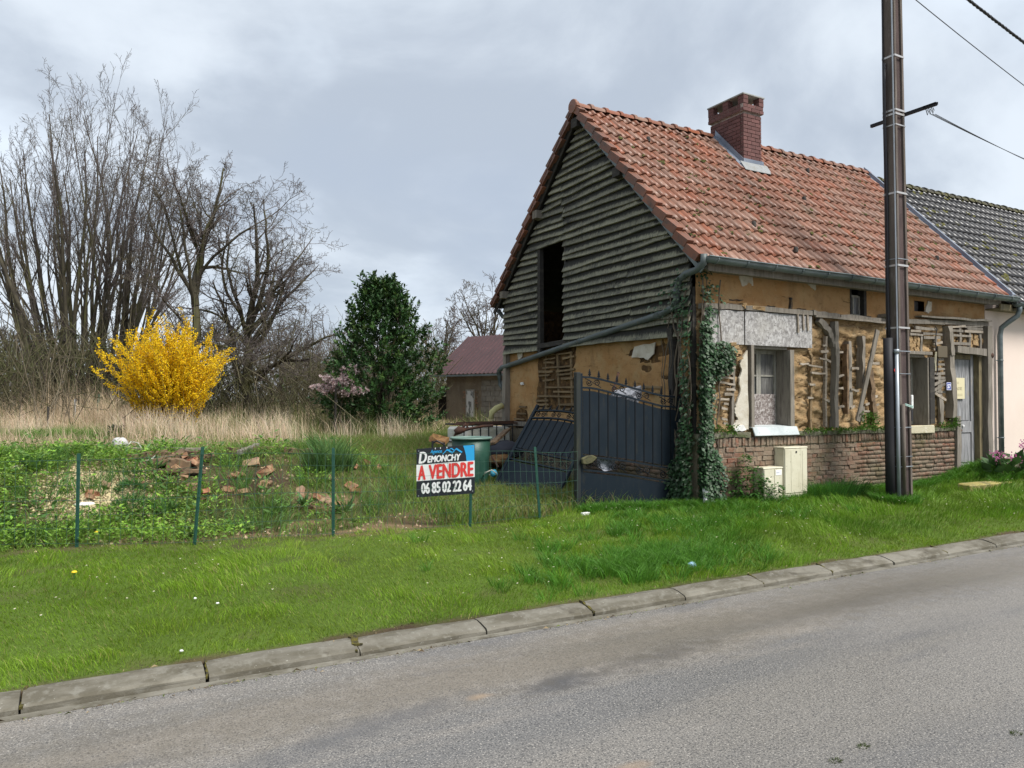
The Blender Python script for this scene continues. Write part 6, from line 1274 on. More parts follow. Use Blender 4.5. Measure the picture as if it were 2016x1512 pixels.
for _ in range(2100):
    x, y = rng.uniform(-14, -4.0), rng.uniform(.7, 5.2)
    dens = max(float(sst(-6.0, -7.8, x)), .25*float(sst(-3.6, -4.6, x))*float(vnoise(x*1.3, y*1.3, 71) > .5)) 
    if rng.random() < dens*(1-.96*float(bareplots(x, y)))*(1-.6*float(dirtmask(x, y))) and y > float(fence_y(x))+.05+.3*float(vnoise(x*1.7, .5, 77)): (sp1 if rng.random() < .6 else sp2 if rng.random() < .6 else sp3).append((x, y, rng.uniform(.6, 1.35)))
for _ in range(75): # strip just behind the fence
    x = rng.uniform(-9.8, -6.6); sp1.append((x, float(fence_y(x))+rng.uniform(.05, .7), rng.uniform(.6, 1.1)))
parts = [weeds(sp1, 46, .058, .2, .24, (.18, .32, .04), .5), weeds(sp2, 30, .10, .2, .32, (.10, .20, .045), .3), weeds(sp3, 46, .045, .18, .2, (.22, .33, .065), .6)]
parts.append(weeds([(rng.uniform(-9, -2.8), 0, .8) for _ in range(0)] or [(-6.3, 1.2, .9)], 20, .15, .12, .2, (.13, .2, .05), .28))
stuff('leafy_weeds', parts, m_leaf, 'bright green leafy weeds covering the bank behind the fence')
# stones of the gravel patch
gp = hitg(200, 965); bm_ = []
V = []; F_ = []; Cg = []
pts = [(gp.x+rng.normal(0, .42), gp.y+rng.normal(0, .5)) for _ in range(4200)]+[(rng.uniform(-10, -3.5), rng.uniform(.6, 5)) for _ in range(1500)]
for i, (x, y) in enumerate(pts):
    if i >= 4200 and dirtmask(x, y) < .3: continue
    s = random.uniform(.010, .030) if i < 4200 else random.uniform(.012, .04); z_ = gz(x, y); c0 = np.array([.50, .42, .24])*random.uniform(.5, 1.25) if i < 4200 else np.array([.34, .24, .15])*random.uniform(.4, 1.3)
    b = len(V); V += [(x+s*random.uniform(.5, 1), y, z_), (x, y+s*random.uniform(.5, 1), z_), (x-s*random.uniform(.5, 1), y, z_), (x, y-s*random.uniform(.5, 1), z_), (x+random.uniform(-.3, .3)*s, y+random.uniform(-.3, .3)*s, z_+s*random.uniform(.5, 1))]
    F_ += [(b, b+1, b+4), (b+1, b+2, b+4), (b+2, b+3, b+4), (b+3, b, b+4)]; Cg += [c0]*5
stuff('gravel', [(np.array(V), None, np.array(F_), np.array(Cg))], M('gravel_stone', (.4, .3, .2), attr=True, rough=.95, bump=(.4, 90)), 'yellowish stones and crumbs scattered over the bank')
# daisies
x, y = scat(900, -9.5, 9, -2.7, .9); k = (y < fence_y(x)+.2) & (fbm(x*.8, y*.8, 2, 81) > .5) & ~((x > -.3) & (y > -.2)); x, y = x[k][:260], y[k][:260]; n = len(x); V = []; F_ = []; Cd = []
for i in range(n):
    z_ = gz(x[i], y[i])+.075+random.uniform(0, .03); b = len(V); r_ = .009; V += [(x[i]+r_*math.cos(a), y[i]+r_*math.sin(a), z_+random.uniform(-.004, .004)) for a in np.linspace(0, 6.28, 7)[:-1]]+[(x[i], y[i], z_+.004)]
    F_ += [(b+j, b+(j+1) % 6, b+6) for j in range(6)]; Cd += [(.75, .75, .72)]*6+[(.6, .42, .03)]
stuff('daisies', [(np.array(V), None, np.array(F_), np.array(Cd))], m_petal, 'tiny white daisies dotted over the lawn')
for (px, py, l_) in ((146, 1142, 'yellow dandelion flower in the grass at the left'), (190, 1060, 'yellow dandelion flower behind the fence by the first post')):
    p = hitg(px, py); df = empty('dandelion', p, l_, 'flower', 'dandelions'); mb = MB(); mb.tube([p, p+Vector((0, 0, .07))], .003, 4); mb.build('stem', m_green, df); mb = MB(); mb.lathe([(0, .085), (.02, .08), (.024, .07), (0, .062)], 10, (p.x, p.y, p.z)); mb.build('flower_head', m_flat['yellow'], df)
# debris along the kerb and green bits on the road
V = []; F_ = []; Cd = []
for i in range(2200):
    x = rng.uniform(-10, 8); y = -3.47-abs(rng.normal(0, .035)) if i % 3 else -3.09+rng.normal(0, .04); s = rng.uniform(.005, .018)*(2 if rng.random() < .08 else 1); z_ = .01 if y < -3.3 else gz(x, -3.05)+.02
    if i % 3 and vnoise(x*1.3, 0., 91) < .5: continue
    a = rng.uniform(0, 6.28); b = len(V); V += [(x+s*math.cos(a), y+s*.5*math.sin(a), z_), (x-s*.4*math.sin(a), y+s*.4*math.cos(a), z_+.006), (x-s*math.cos(a), y-s*.5*math.sin(a), z_), (x, y, z_+s*.6)]; F_ += [(b, b+1, b+3), (b+1, b+2, b+3)]
    Cd += [[(.08, .055, .03), (.05, .038, .025), (.24, .18, .10), (.10, .13, .03)][rng.integers(4)]]*4
stuff('kerb_debris', [(np.array(V), None, np.array(F_), np.array(Cd))], MATS['gravel_stone'], 'dead leaves and crumbs along the kerb')
for (px, py, l_) in ((1645, 1503, 'small green moss tuft on the road at the bottom edge, larger of the three'), (1700, 1474, 'tiny flat green tuft on the road above the larger tuft'), (2000, 1448, 'green tuft on the road at the right edge')):
    p = onZ(px, py, .0); sp_ = [(p.x, p.y, 1.)]; m = 90; a = rng.uniform(0, 6.28, m); r_ = .022*np.sqrt(rng.random(m)); P_ = np.stack([p.x+r_*np.cos(a)*1.6, p.y+r_*np.sin(a), np.zeros(m)+.004], 1)
    V, Q, T, C_ = blades(P_, rng.uniform(.008, .022, m), np.full(m, .005), a, rng.uniform(.3, 1.2, m), vary((.06, .085, .02), m)); stuff('moss_tuft', [(V, Q, T, C_)], m_leaf, l_, None, None, 'moss tuft')
# ---- single plants
def clump(name, px, py, label, cat, size, asp, n, rad, h_, col, el=(.5, 1.3), mat=m_leaf, at_=None):
    p = at_ or hitg(px, py); a = rng.uniform(0, 6.28, n); e_ = rng.uniform(*el, n); P_ = np.stack([p.x+rad*.4*rng.random(n)*np.cos(a), p.y+rad*.4*rng.random(n)*np.sin(a), p.z+h_*.4*rng.random(n)], 1)
    D = np.stack([np.cos(a)*np.cos(e_), np.sin(a)*np.cos(e_), np.sin(e_)], 1); ln = size*rng.uniform(.6, 1.2, n); V, T, C_ = leaves(P_, D, np.tile([0, 0, 1.], (n, 1))+rng.normal(0, .3, (n, 3)), ln, ln*asp, vary(col, n, .3))
    return stuff(name, [(V, None, T, C_)], mat, label, None, None, cat)
p = hitg(650, 922)
V, Q, T, C_ = tufts('x', [(p.x, p.y, 2.6), (p.x-.25, p.y, 1.6), (p.x+.25, p.y, 1.4)], '', .34, (.085, .165, .05), 90, .07, lean=(.15, .9), wmul=1.9); stuff('grass_tuft', [(V, Q, T, C_)], m_leaf, 'big grassy tuft with broad blades behind the middle fence post', None, None, 'plant')
for px, py, l_ in ((308, 925, 'upright rosette of broad pale leaves at the top of the gravel'), (70, 928, 'broad leaved rosette among the weeds by the pale slab'), (330, 1010, 'rosette with long narrow leaves right of the gravel patch'), (375, 1062, 'broad leaved dock plant at the second fence post'), (600, 1000, 'pointed leaved plant among the bricks left of the middle post'), (680, 1010, 'pointed leaved plant right of the middle fence post')): clump('dock_plant', px, py, l_, 'plant', .22, .26, 16, .12, .1, (.10, .185, .055), (.35, 1.2))
clump('dark_shrub', 228, 875, 'small dark evergreen shrub at the left foot of the forsythia', 'shrub', .07, .5, 420, .34, .9, (.03, .04, .026), (-.4, 1.3), m_ever)
for px, py, s, l_ in ((258, 968, .3, 'smaller round feathery green cushion on the gravel'), (258, 1002, .38, 'larger round feathery green cushion below the smaller one')):
    p = hitg(px, py); m = 900; u = rng.normal(size=(m, 3)); u /= np.linalg.norm(u, axis=1, keepdims=True); u[:, 2] = abs(u[:, 2]); P_ = np.array(p)+u*np.array([s*.75, s*.75, s*.5])*rng.uniform(.5, .95, (m, 1))
    V, T, C_ = leaves(P_, u+rng.normal(0, .4, (m, 3)), rng.normal(size=(m, 3)), np.full(m, .06), np.full(m, .009), vary((.05, .14, .03), m)); stuff('feathery_plant', [(V, None, T, C_)], m_leaf, l_, None, None, 'plant')
# nettles by the cabinets, growth in the rotten wall
P0 = [(.55, -.25, .0), (.7, -.3, 0), (.85, -.35, 0), (.42, -.2, 0), (1.05, -.42, 0)]
parts = []
for (x, y, _), hh in zip(P0, (.75, .55, .4, .5, .3)):
    m = int(260*hh+40); z_ = gz(x, y)+hh*rng.random(m); a = rng.uniform(0, 6.28, m); r_ = .16*rng.random(m)*(1.1-.5*(z_-z_.min())/hh); P_ = np.stack([x+r_*np.cos(a), y+r_*np.sin(a)*.7, z_], 1); e_ = rng.uniform(-.6, .4, m)
    V, T, C_ = leaves(P_, np.stack([np.cos(a)*np.cos(e_), np.sin(a)*np.cos(e_), np.sin(e_)], 1), np.tile([0, 0, 1.], (m, 1))+rng.normal(0, .3, (m, 3)), np.full(m, .075)*rng.uniform(.6, 1.2, m), np.full(m, .035), vary((.045, .125, .022), m)); parts.append((V, None, T, C_))
stuff('nettle_plant', parts, m_leaf, 'dark green nettles climbing beside the shorter cream cabinet', None, None, 'plant')
parts = []
for (xa, xb, za, zb, m, y0) in ((3.4, 3.85, 1.32, 1.58, 300, -.1), (2.0, 4.4, 1.29, 1.335, 500, -.12), (0, .5, 1.3, 1.42, 160, -.09), (6.08, 6.28, 1.3, 1.48, 110, -.1), (5.7, 6.1, 1.28, 1.38, 120, -.08)):
    P_ = np.stack([rng.uniform(xa, xb, m), y0-.09*rng.random(m), za+(zb-za)*rng.random(m)**1.6], 1); D = np.stack([rng.normal(0, .5, m), -rng.random(m), rng.uniform(-.4, .8, m)], 1)
    V, T, C_ = leaves(P_, D, rng.normal(0, 1, (m, 3)), rng.uniform(.03, .075, m), rng.uniform(.012, .03, m), vary((.07, .15, .02), m)); parts.append((V, None, T, C_))
o = stuff('wall_weeds', parts, m_leaf, 'green weeds growing along the mossy sill plate of the cottage')
# bergenia with pink flowers
q0 = onY(1998, 935, -.75); p = Vector((q0.x, -.75, gz(q0.x, -.75))); be = empty('bergenia', p, 'big leaved plant with pink flower heads beside the cream house', 'plant')
parts = []; m = 95; a = rng.uniform(0, 6.28, m); r_ = .6*np.sqrt(rng.random(m)); P_ = np.stack([p.x+r_*np.cos(a)*1.25, p.y+r_*np.sin(a)*.6, p.z+.05+.35*rng.random(m)*(1-r_)], 1); e_ = rng.uniform(.1, 1.1, m)
V, T, C_ = leaves(P_, np.stack([np.cos(a)*np.cos(e_), np.sin(a)*np.cos(e_), np.sin(e_)], 1), np.tile([0, 0, 1.], (m, 1))+rng.normal(0, .3, (m, 3)), rng.uniform(.18, .3, m), rng.uniform(.13, .2, m), vary((.05, .105, .035), m, .4)); stuff('foliage', [(V, None, T, C_)], m_ever, None, None, be)
for k, (dx, dz) in enumerate(((.15, .55), (-.75, .4), (.5, .75), (-.2, .3))):
    c_ = Vector((p.x+dx, p.y-.1, p.z+dz)); m = 70; u = rng.normal(size=(m, 3)); V, T, C_ = leaves(np.array(c_)+u*.045, u, rng.normal(size=(m, 3)), np.full(m, .035), np.full(m, .03), vary((.62, .20, .42), m)); stuff('blossom', [(V, None, T, C_)], m_petal, None, None, be)
    mb = MB(); mb.tube([(p.x+dx*.5, p.y, p.z), c_], .008, 5); mb.build('stem', m_rust, be)
# ---- ivy over the house corner
ivy = empty('ivy', (GX0, 0, .25), 'dark green ivy climbing over the corner of the cottage', 'ivy'); P_, D, N_ = [], [], []
def ivy_front(cx, cz, rx, rz, m, off=.0):
    a = rng.uniform(0, 6.28, m); r_ = np.sqrt(rng.random(m)); x = cx+rx*r_*np.cos(a); z_ = cz+rz*r_*np.sin(a); k = (z_ > .2) & (x > GX0-.12); x, z_ = x[k], z_[k]; m = len(x)
    P_.append(np.stack([x, -.06-off-.13*rng.random(m)**1.5, z_], 1)); D.append(np.stack([rng.normal(0, .5, m), -rng.uniform(.1, .7, m), -rng.uniform(.1, 1, m)], 1)); N_.append(np.stack([rng.normal(0, .35, m), -np.ones(m), rng.normal(.5, .3, m)], 1))
def ivy_gable(cy, cz, ry, rz, m, off=.0):
    a = rng.uniform(0, 6.28, m); r_ = np.sqrt(rng.random(m)); y = cy+ry*r_*np.cos(a); z_ = cz+rz*r_*np.sin(a); k = (z_ > .2) & (y > -.1); y, z_ = y[k], z_[k]; m = len(y)
    P_.append(np.stack([GX0-.1-off-.13*rng.random(m)**1.5, y, z_], 1)); D.append(np.stack([-rng.uniform(.1, .7, m), rng.normal(0, .5, m), -rng.uniform(.1, 1, m)], 1)); N_.append(np.stack([-np.ones(m), rng.normal(0, .35, m), rng.normal(.5, .3, m)], 1))
for a in ((-.06, .6, .24, .5, 1250, .05), (-.2, 1.1, .09, .85, 620, .06), (-.2, 2.3, .07, .7, 380, .05), (-.12, 1.2, .14, .4, 480), (-.1, 1.8, .12, .4, 520), (-.1, 2.6, .1, .4, 260), (.0, 2.3, .16, .25, 400), (.15, 2.5, .3, .19, 560, .03), (.25, 2.32, .18, .14, 230), (-.08, 2.9, .12, .3, 170), (.03, 3.3, .2, .25, 60), (-.12, 3.6, .1, .3, 90)): ivy_front(*a)
for a in ((.1, .55, .27, .42, 1000, .05), (.08, 1.15, .15, .4, 480), (.06, 1.9, .1, .6, 320), (.06, 2.9, .12, .5, 140), (.15, 3.4, .18, .4, 90, .06), (.45, 3.25, .35, .3, 34, .07), (.3, .4, .3, .2, 260, .08)): ivy_gable(*a)
P_, D, N_ = map(np.concatenate, (P_, D, N_)); m = len(P_); ln = rng.uniform(.035, .068, m); col = np.where(rng.random((m, 1)) < .25, np.array([[.085, .115, .075]]), np.array([[.028, .068, .026]]))*(1+rng.uniform(-.35, .4, (m, 1)))
V, T, C_ = leaves(P_, D, N_, ln, ln*.95, col, .18); stuff('foliage', [(V, None, T, C_)], m_ever, None, None, ivy)
mb = MB()
for k in range(26):
    f_ = k % 2; u = random.uniform(.0, .35); P0 = []; z_ = .2; zt = random.uniform(1.5, 3.9)
    while z_ < zt: P0.append((GX0+u*.8, -.09-random.uniform(0, .03), z_) if f_ else (GX0-.13-random.uniform(0, .03), u*1.2, z_)); u += random.uniform(-.07, .07); u = min(max(u, -.03), .5); z_ += .18
    mb.tube(P0, random.uniform(.005, .014), 5)
mb.build('stem', M('ivy_stem', (.12, .095, .07), rough=.9), ivy)
# ================================================================ TREES
def grow_tree(seed, trunks, lv, twist, trop, ang, ratio, seglen, nchild, rmin=.006, start=.25):
    """recursive limbs; returns thick and thin segment lists. lv = deepest level"""
    rd = random.Random(seed); thick, thin = [], []
    def limb(p, d, Ln, r, lev):
        n = max(3, int(Ln/seglen[min(lev, len(seglen)-1)])); st = Ln/n; kids = nchild[min(lev, len(nchild)-1)]; due = [start+(1-start)*(i+rd.random())/max(kids, 1) for i in range(kids)] if lev < lv else []
        r1 = r
        for i in range(n):
            j = twist[min(lev, len(twist)-1)]; d = (d+Vector((rd.gauss(0, j), rd.gauss(0, j), rd.gauss(0, j)+trop[min(lev, len(trop)-1)]))).normalized(); q = p+d*st
            r2 = max(rmin, r*(1-.82*(i+1)/n)); (thick if r1 > .03 else thin).append((p, q, r1, r2))
            for t in due:
                if i/n <= t < (i+1)/n:
                    ax = d.cross(Vector((rd.gauss(0, 1), rd.gauss(0, 1), rd.gauss(0, 1)))).normalized(); a_ = R(rd.uniform(*ang[min(lev, len(ang)-1)])); dd = (Matrix.Rotation(a_, 3, ax) @ d)
                    limb(p.lerp(q, t*n-i), dd, Ln*ratio[min(lev, len(ratio)-1)]*rd.uniform(.6, 1.15)*(1.15-.6*t), max(rmin, r2*rd.uniform(.45, .7)), lev+1)
            p, r1 = q, r2
    for (p, d, Ln, r) in trunks: limb(Vector(p), Vector(d).normalized(), Ln, r, 0)
    return thick, thin
def seg_obj(name, segs, n, mat, parent, rmul=1.):
    A, B = np.array([tuple(s[0]) for s in segs]), np.array([tuple(s[1]) for s in segs]); ra, rb = np.array([s[2] for s in segs])*rmul, np.array([s[3] for s in segs])*rmul
    V, Q = segtubes(A, B, ra, rb, n); return link(name, npmesh(name, V, Q, smooth=n > 3), parent, mat)
def tree(name, base, label, cat, trunks, args, group=None, bole=()):
    t = empty(name, base, label, cat, group); th, tn = grow_tree(*args[:1], trunks, *args[1:]); th += list(bole)
    if th: seg_obj('trunk', th, 7, m_bark, t)
    if tn: seg_obj('crown', tn, 3, m_twig, t)
    return t, th, tn
def gat(px, depth): p = at(px, 800, depth); p.z = gz(p.x, p.y)-.1; return p
camR = Vector((CC, -SS, 0)); camF = Vector((SS, CC, 0))
random.seed(5)
b = gat(165, 27); trunks = []
for i in range(50):
    a = random.uniform(-1, 1); s = Vector((b.x, b.y, b.z))+camR*(a*1.0+random.gauss(0, .25))+camF*random.gauss(0, .5)
    lean = camR*(a*.46+random.gauss(0, .08))+camF*random.gauss(0, .16)+Vector((0, 0, 1)); trunks.append((s, lean, random.uniform(8.4, 11.9)*(1-.14*abs(a)), random.uniform(.045, .11)))
for i in range(16):      # low side shoots
    a = random.uniform(-1, 1); trunks.append((b+camR*a+Vector((0, 0, random.uniform(.4, 3))), camR*random.uniform(-1, 1)+camF*random.uniform(-.7, .3)+Vector((0, 0, random.uniform(.1, .6))), random.uniform(2.2, 4), .035))
t1, th, tn = tree('coppiced_tree', b, 'tall bare many-stemmed tree at the far left behind the forsythia', 'tree', trunks, (3, 3, (.038, .07, .13), (.045, .05, .04), ((10, 30), (15, 40), (25, 60)), (.30, .42, .5), (.6, .32, .2), (11, 6, 4), .0048, .38))
P_ = []                   # ivy on its stems
for s in th:
    if s[2] > .075 and s[0].z < 6.5 and random.random() < .8: P_ += [tuple(s[0].lerp(s[1], random.random())) for _ in range(9)]
P_ = np.array(P_); m = len(P_); P_ = P_+rng.normal(0, .09, (m, 3)); V, T, C_ = leaves(P_, rng.normal(size=(m, 3)), rng.normal(size=(m, 3)), rng.uniform(.08, .16, m), rng.uniform(.06, .12, m), vary((.035, .055, .018), m, .4)); stuff('ivy_cover', [(V, None, T, C_)], m_ever, None, None, t1)
def straight(b, h, r0, r1): V_ = Vector; pts_ = [b+V_((.05*math.sin(k*1.7), .05*math.cos(k*2.1), h*k/6)) for k in range(7)]; return [(pts_[k], pts_[k+1], r0+(r1-r0)*k/6, r0+(r1-r0)*(k+1)/6) for k in range(6)]
b = gat(383, 24.5); tr = [(b+Vector((0, 0, 3.9)), Vector((0, 0, 1)), 4.6, .13)]; bo = straight(b, 4.2, .18, .11)
def crown_limbs(b, z0, n, L0, L1, r, spread, rise=(.3, 1.2)):
    o = []
    for i in range(n):
        a = 2*math.pi*(i+random.random()*.6)/n; o.append((b+Vector((0, 0, z0+random.uniform(-.5, .6))), Vector((math.cos(a)*spread, math.sin(a)*spread, random.uniform(*rise))), random.uniform(L0, L1), r*random.uniform(.6, 1)))
    return o
tr += crown_limbs(b, 4.0, 7, 3.8, 5.4, .08, .45, (.8, 1.6))+crown_limbs(b, 2.6, 6, 2.4, 3.6, .055, 1., (.05, .6))
A2 = (13, 3, (.14, .2, .26), (.04, .03, .02), ((25, 60), (30, 65), (30, 75)), (.46, .5, .5), (.36, .22, .15), (10, 8, 5), .0055, .22)
tree('walnut_tree', b, 'bare tree with crooked branches rising behind the forsythia', 'tree', tr, A2, None, bo)
b = gat(487, 26); bo = straight(b, 3.4, .2, .12); tr = [(b+Vector((0, 0, 3.3)), camR*.15+Vector((0, 0, 1)), 4.4, .13), (b+Vector((0, 0, 1.2)), camR*-.45+Vector((0, 0, 1)), 4, .13)]+crown_limbs(b, 3.2, 7, 3.2, 4.6, .085, .7, (.7, 1.6))+crown_limbs(b, 2.2, 6, 2.4, 3.6, .055, 1., (-.1, .35))
tr += [(b+Vector((0, 0, 1.9)), camR*1.0+Vector((0, 0, .3)), 3.9, .10), (b+Vector((0, 0, 2.9)), camR*1.0+camF*-.5+Vector((0, 0, .9)), 3.1, .08), (b+Vector((0, 0, 1.6)), camR*1.0+camF*-.6+Vector((0, 0, .05)), 3.6, .08), (b+Vector((0, 0, 3.2)), camR*.9+camF*.4+Vector((0, 0, 1.1)), 4.2, .09), (b+Vector((0, 0, 2.6)), camR*.8+Vector((0, 0, .9)), 3.9, .10), (b+Vector((0, 0, 3)), camR*.4+Vector((0, 0, 1)), 4.9, .11)]
tree('walnut_tree', b, 'bare wide crooked tree between the forsythia and the evergreen', 'tree', tr, (29,)+A2[1:], None, bo)
B2 = (41, 3, (.10, .15, .2), (.05, .04, .03), ((25, 55), (30, 60)), (.5, .5, .5), (.6, .35, .25), (8, 6, 4), .012, .2)
for i, (px, dp, ht, l_) in enumerate(((868, 44, 6.4, 'slim bare tree showing between the evergreen and the shed roof'), (950, 47, 8.6, 'bare tree behind the shed, beside the cottage eave'))):
    b = gat(px, dp); tree('bare_tree', b, l_, 'tree', [(b, Vector((0, 0, 1)), ht*.85, .16)]+crown_limbs(b, ht*.4, 6, 2.5, 4.2, .09, .6, (.5, 1.3)), (50+i,)+B2[1:], 'bare trees behind the shed')
for i, (px, dp, ht, l_) in enumerate(((-20, 31, 5.5, 'bare scrubby tree cut by the left picture edge'), (30, 34, 5, 'bare scrubby tree left of the many-stemmed tree'), (560, 42, 6.5, 'farthest left bare scrubby tree of the thicket behind the wide crooked tree'), (600, 36, 5.2, 'bare scrubby tree of the thicket left of the pink magnolia'), (640, 39, 5.5, 'bare scrubby tree of the thicket right behind the pink magnolia'), (690, 43, 5, 'bare scrubby tree partly hidden behind the evergreen'))):
    b = gat(px, dp); o = tree('hedge_tree', b, l_, 'tree', [(b, Vector((0, 0, 1)), ht*.6, .12)]+crown_limbs(b, .6, 9, ht*.5, ht*.75, .06, .9, (.15, 1.3)), (60+i, 3, (.12, .17, .2), (.03, .03, .03), ((25, 60), (30, 65)), (.5, .5, .5), (.5, .3, .25), (8, 6, 4), .010, .15), 'scrubby trees of the thicket')
# saplings in the dry grass at the left
m_sap = M('sapling_bark', (.15, .125, .085), rough=.8); sx_ = sorted(70+random.uniform(-60, 75) for _ in range(12))
for i, px in enumerate(sx_):
    p = hitg(px, 862)+Vector((0, random.uniform(0, 1.5), -.1)); th, tn = grow_tree(77+i, [(p, Vector((random.gauss(.1, .25), random.gauss(0, .2), 1)), random.uniform(1.6, 3.0), .016)], 1, (.06, .1), (.02, .02), ((15, 40),), (.35,), (.3, .2), (3,), .004, .3)
    tag(seg_obj('sapling', th+tn, 4, m_sap, None), 'thin bare sapling in the dry grass, '+ORD[i]+' from the left', 'sapling', 'saplings in the dry grass')
# ---- thicket at the end of the field
parts = []; n = 26000
x = rng.uniform(-46, 12, n); y = 20+rng.normal(0, 3.2, n)+.10*np.abs(x+10); cl = fbm(x*.35, y*.3, 3, 95); dep = (x-CAM.x)*SS+(y-CAM.y)*CC; xc_ = ((x-CAM.x)*CC-(y-CAM.y)*SS)/np.maximum(dep, 1)
k = inview(np.stack([x, y], 1)) & ~((xc_ > -.095) & (dep < 33)); x, y, cl = x[k], y[k], cl[k]; n = len(x); P_ = place(x, y); P_[:, 2] += rng.random(n)**1.5*3.1*(.35+1.1*cl); D = rng.normal(0, .5, (n, 3)); D[:, 2] = abs(rng.normal(.7, .5, n)); D /= np.linalg.norm(D, axis=1, keepdims=True)
V, Q = segtubes(P_, P_+D*rng.uniform(.5, 1.3, (n, 1)), np.full(n, .014), np.full(n, .006), 3); o = link('thicket', npmesh('thicket', V, Q), None, M('thicket_twig', (.10, .085, .05), [((.07, .075, .025), .5, .45, .6), ((.045, .035, .028), .8, .52, .65)], rough=.9)); tag(o, 'brown bare thicket closing off the field in the distance', kind='stuff')
m = 9000; x = rng.uniform(-46, 10, m); y = 23.5+rng.normal(0, 2.4, m)+.10*np.abs(x+10); k = (fbm(x*.3+5, y*.3, 3, 97) > .5); x, y = x[k], y[k]; m = len(x); P_ = place(x, y); P_[:, 2] += 1.9*rng.random(m)**1.2
V, T, C_ = leaves(P_, rng.normal(size=(m, 3)), rng.normal(size=(m, 3)), rng.uniform(.12, .3, m), rng.uniform(.09, .2, m), vary((.055, .075, .022), m, .4)); stuff('undergrowth', [(V, None, T, C_)], m_ever, 'dull green bramble and undergrowth at the back of the field')
n = 16000; x = rng.uniform(-90, 40, n); y = rng.normal(62, 5, n); P_ = place(x, y); P_[:, 2] += rng.random(n)**1.4*7*(.35+.9*fbm(x*.12, y*0, 3, 98)); D = rng.normal(0, .6, (n, 3)); D[:, 2] = abs(D[:, 2])+.4
V, Q = segtubes(P_, P_+D*rng.uniform(.7, 1.8, (n, 1)), np.full(n, .03), np.full(n, .012), 3); o = link('far_woods', npmesh('far_woods', V, Q), None, M('far_twig', (.135, .12, .105), [((.09, .085, .06), .15, .45, .6)], rough=.95)); tag(o, 'pale bare woods far behind the field', kind='stuff')
# ---- evergreen
b = gat(752, 22.5); ev = empty('evergreen_tree', b, 'broad dark evergreen tree with shoots sticking up, left of the shed', 'tree')
P_, D, Cc_ = [], [], []; rd = np.random.default_rng(3)
prof_z = [0, .35, .8, 1.3, 1.9, 2.5, 3.1, 3.7, 4.2, 4.6]; prof_r = [.9, 1.25, 1.42, 1.55, 1.42, 1.2, .95, .66, .34, .1]
for i in range(1500):
    z_ = 4.35*rd.random()**.92; r0 = 1.06*np.interp(z_, prof_z, prof_r); a = rd.uniform(0, 6.28); lob = 1.04+.17*math.sin(a*3+z_*1.3)+.30*(float(vnoise(a*2.6, z_*2.2, 5))-.5)*2
    f_ = rd.random()**.45; r_ = r0*lob*f_; q_ = np.array([b.x+r_*math.cos(a)+.12*z_*0, b.y+r_*math.sin(a), b.z+z_]); up_ = .35+.55*rd.random()+(.9 if z_ > 3.1 else 0); dd = np.array([math.cos(a)*.8, math.sin(a)*.8, up_]); dd /= np.linalg.norm(dd); ln = rd.uniform(.22, .42)+(.28*rd.random() if z_ > 3.3 and rd.random() < .3 else 0)
    m = int(13+ln*26); t = rd.random(m); base = q_+dd*(t*ln)[:, None]; az_ = rd.uniform(0, 6.28, m); s1 = np.cross(dd, [0, 0, 1.]); s1 /= np.linalg.norm(s1)+1e-9; s2 = np.cross(dd, s1); dl = (s1[None]*np.cos(az_)[:, None]+s2[None]*np.sin(az_)[:, None])*.8+dd*.7
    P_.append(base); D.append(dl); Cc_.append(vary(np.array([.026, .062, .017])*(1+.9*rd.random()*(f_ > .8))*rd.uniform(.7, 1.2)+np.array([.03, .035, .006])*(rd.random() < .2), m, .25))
sp = [(-.55, 3.45), (-.8, 2.9), (.05, 4.55), (-.2, 4.75), (.35, 4.45), (.15, 4.2), (.72, 3.7), (.6, 3.9), (1.45, 2.75), (1.7, 2.3), (-1.2, 2.4), (.3, 4.7), (-.35, 4.1), (.5, 3.3), (-.95, 3.35), (1.15, 3.2), (-1.45, 1.9), (1.3, 2.1), (-.1, 4.3), (.85, 3.0)]
for (dx, z_) in sp:      # the shoots that break the outline
    o0 = np.array(b)+np.array(camR)*dx+np.array([0, 0, z_-.55]); m = 60; t = rd.random(m); az_ = rd.uniform(0, 6.28, m); tilt = np.array(camR)*dx*.12; base = o0+(np.array([0, 0, .62])+tilt)*t[:, None]; P_.append(base); D.append(np.stack([np.cos(az_)*.7, np.sin(az_)*.7, np.full(m, .75)], 1)); Cc_.append(vary((.04, .07, .02), m))
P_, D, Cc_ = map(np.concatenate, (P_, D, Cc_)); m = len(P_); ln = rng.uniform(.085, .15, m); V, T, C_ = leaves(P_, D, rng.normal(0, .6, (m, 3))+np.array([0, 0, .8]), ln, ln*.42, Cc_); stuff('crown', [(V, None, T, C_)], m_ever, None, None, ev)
th, tn = grow_tree(8, [(b+camR*random.uniform(-.3, .3), camR*random.uniform(-.3, .3)+Vector((0, random.uniform(-.3, .3), 1)), random.uniform(2.8, 4), .08) for _ in range(5)], 1, (.05, .1), (.02, .05), ((30, 60),), (.4,), (.4, .3), (8,), .01, .1); seg_obj('trunk', th+tn, 5, m_bark, ev)
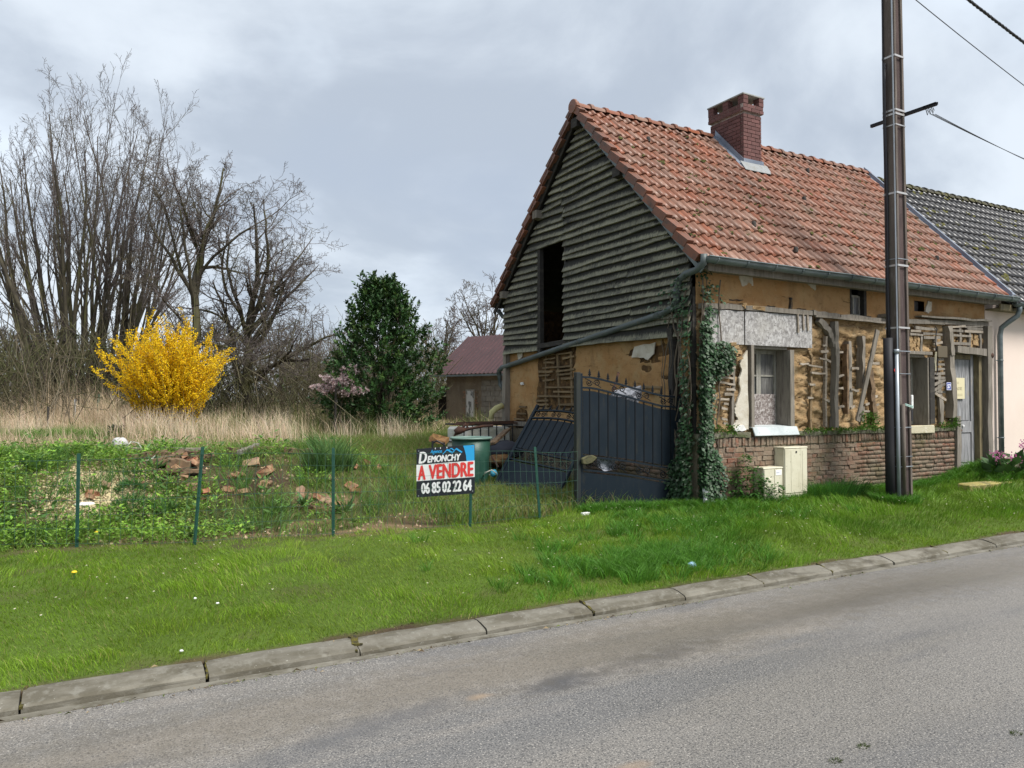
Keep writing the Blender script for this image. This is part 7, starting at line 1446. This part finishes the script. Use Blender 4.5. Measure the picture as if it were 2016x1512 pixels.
# ---- forsythia
b = gat(330, 17.8); b = at(332, 850, 17.8); b.z = gz(b.x, b.y); fo = empty('forsythia', b, 'round forsythia bush covered in bright yellow flowers', 'bush'); tr = []
random.seed(12)
for i in range(230):
    a = random.uniform(0, 6.28); s = random.random()**.7; tr.append((b+Vector((random.gauss(0, .16), random.gauss(0, .16), 0)), Vector((math.cos(a)*s*.46, math.sin(a)*s*.46, 1.0-.12*s)), random.uniform(1.6, 2.95)*(1-.22*s), .013))
th, tn = grow_tree(19, tr, 1, (.055, .1), (-.018, .03), ((14, 40),), (.3,), (.17, .14), (4,), .004, .35); sg_ = th+tn; seg_obj('stem', sg_, 3, M('forsythia_stem', (.17, .125, .055), rough=.8), fo)
P_, D = [], []
for s in sg_:
    m_ = (s[0]+s[1])/2; hgt_rel = (m_.z-b.z); rad_ = math.hypot(m_.x-b.x, m_.y-b.y)
    pr = min(1, max(0, (hgt_rel-.30+.5*rad_)/.75))
    for _ in range(20):
        if random.random() < pr*.85: P_.append(tuple(s[0].lerp(s[1], random.random()))); D.append((random.gauss(0, 1), random.gauss(0, 1), random.gauss(-.1, .8)))
P_, D = np.array(P_), np.array(D); m = len(P_); P_ += rng.normal(0, .014, (m, 3)); V, T, C_ = leaves(P_, D, rng.normal(size=(m, 3)), rng.uniform(.028, .046, m), rng.uniform(.02, .032, m), np.where(rng.random((m, 1)) < .22, [[.76, .46, .010]], [[.92, .67, .018]])*(1+rng.uniform(-.2, .15, (m, 1)))); stuff('blossom', [(V, None, T, C_)], m_petal, None, None, fo)
# ---- magnolia
b = gat(668, 21.4); mg = empty('magnolia', b, 'small magnolia with pale pink blossom left of the evergreen', 'tree'); tr = [(b, Vector((0, 0, 1)), 1.5, .035)]+[(b+Vector((0, 0, 1.15)), Vector((random.uniform(-.8, .8), random.uniform(-.8, .8), random.uniform(.3, .9))), random.uniform(.5, .9), .02) for _ in range(13)]
th, tn = grow_tree(31, tr, 2, (.1, .15), (.02, .02), ((25, 55),), (.5, .5), (.12,), (6, 4), .005, .2); seg_obj('trunk', th+tn, 4, m_bark, mg)
P_ = np.array([tuple(s[1]) for s in tn if s[1].z > b.z+1.2]); P_ = P_[rng.random(len(P_)) < .85]; P_ = np.repeat(P_, 3, 0); m = len(P_); V, T, C_ = leaves(P_, rng.normal(0, .5, (m, 3))+np.array([0, 0, .8]), rng.normal(size=(m, 3)), rng.uniform(.05, .085, m), rng.uniform(.03, .05, m), np.where(rng.random((m, 1)) < .4, [[.52, .36, .38]], [[.68, .58, .57]])); stuff('blossom', [(V, None, T, C_)], m_petal, None, None, mg)
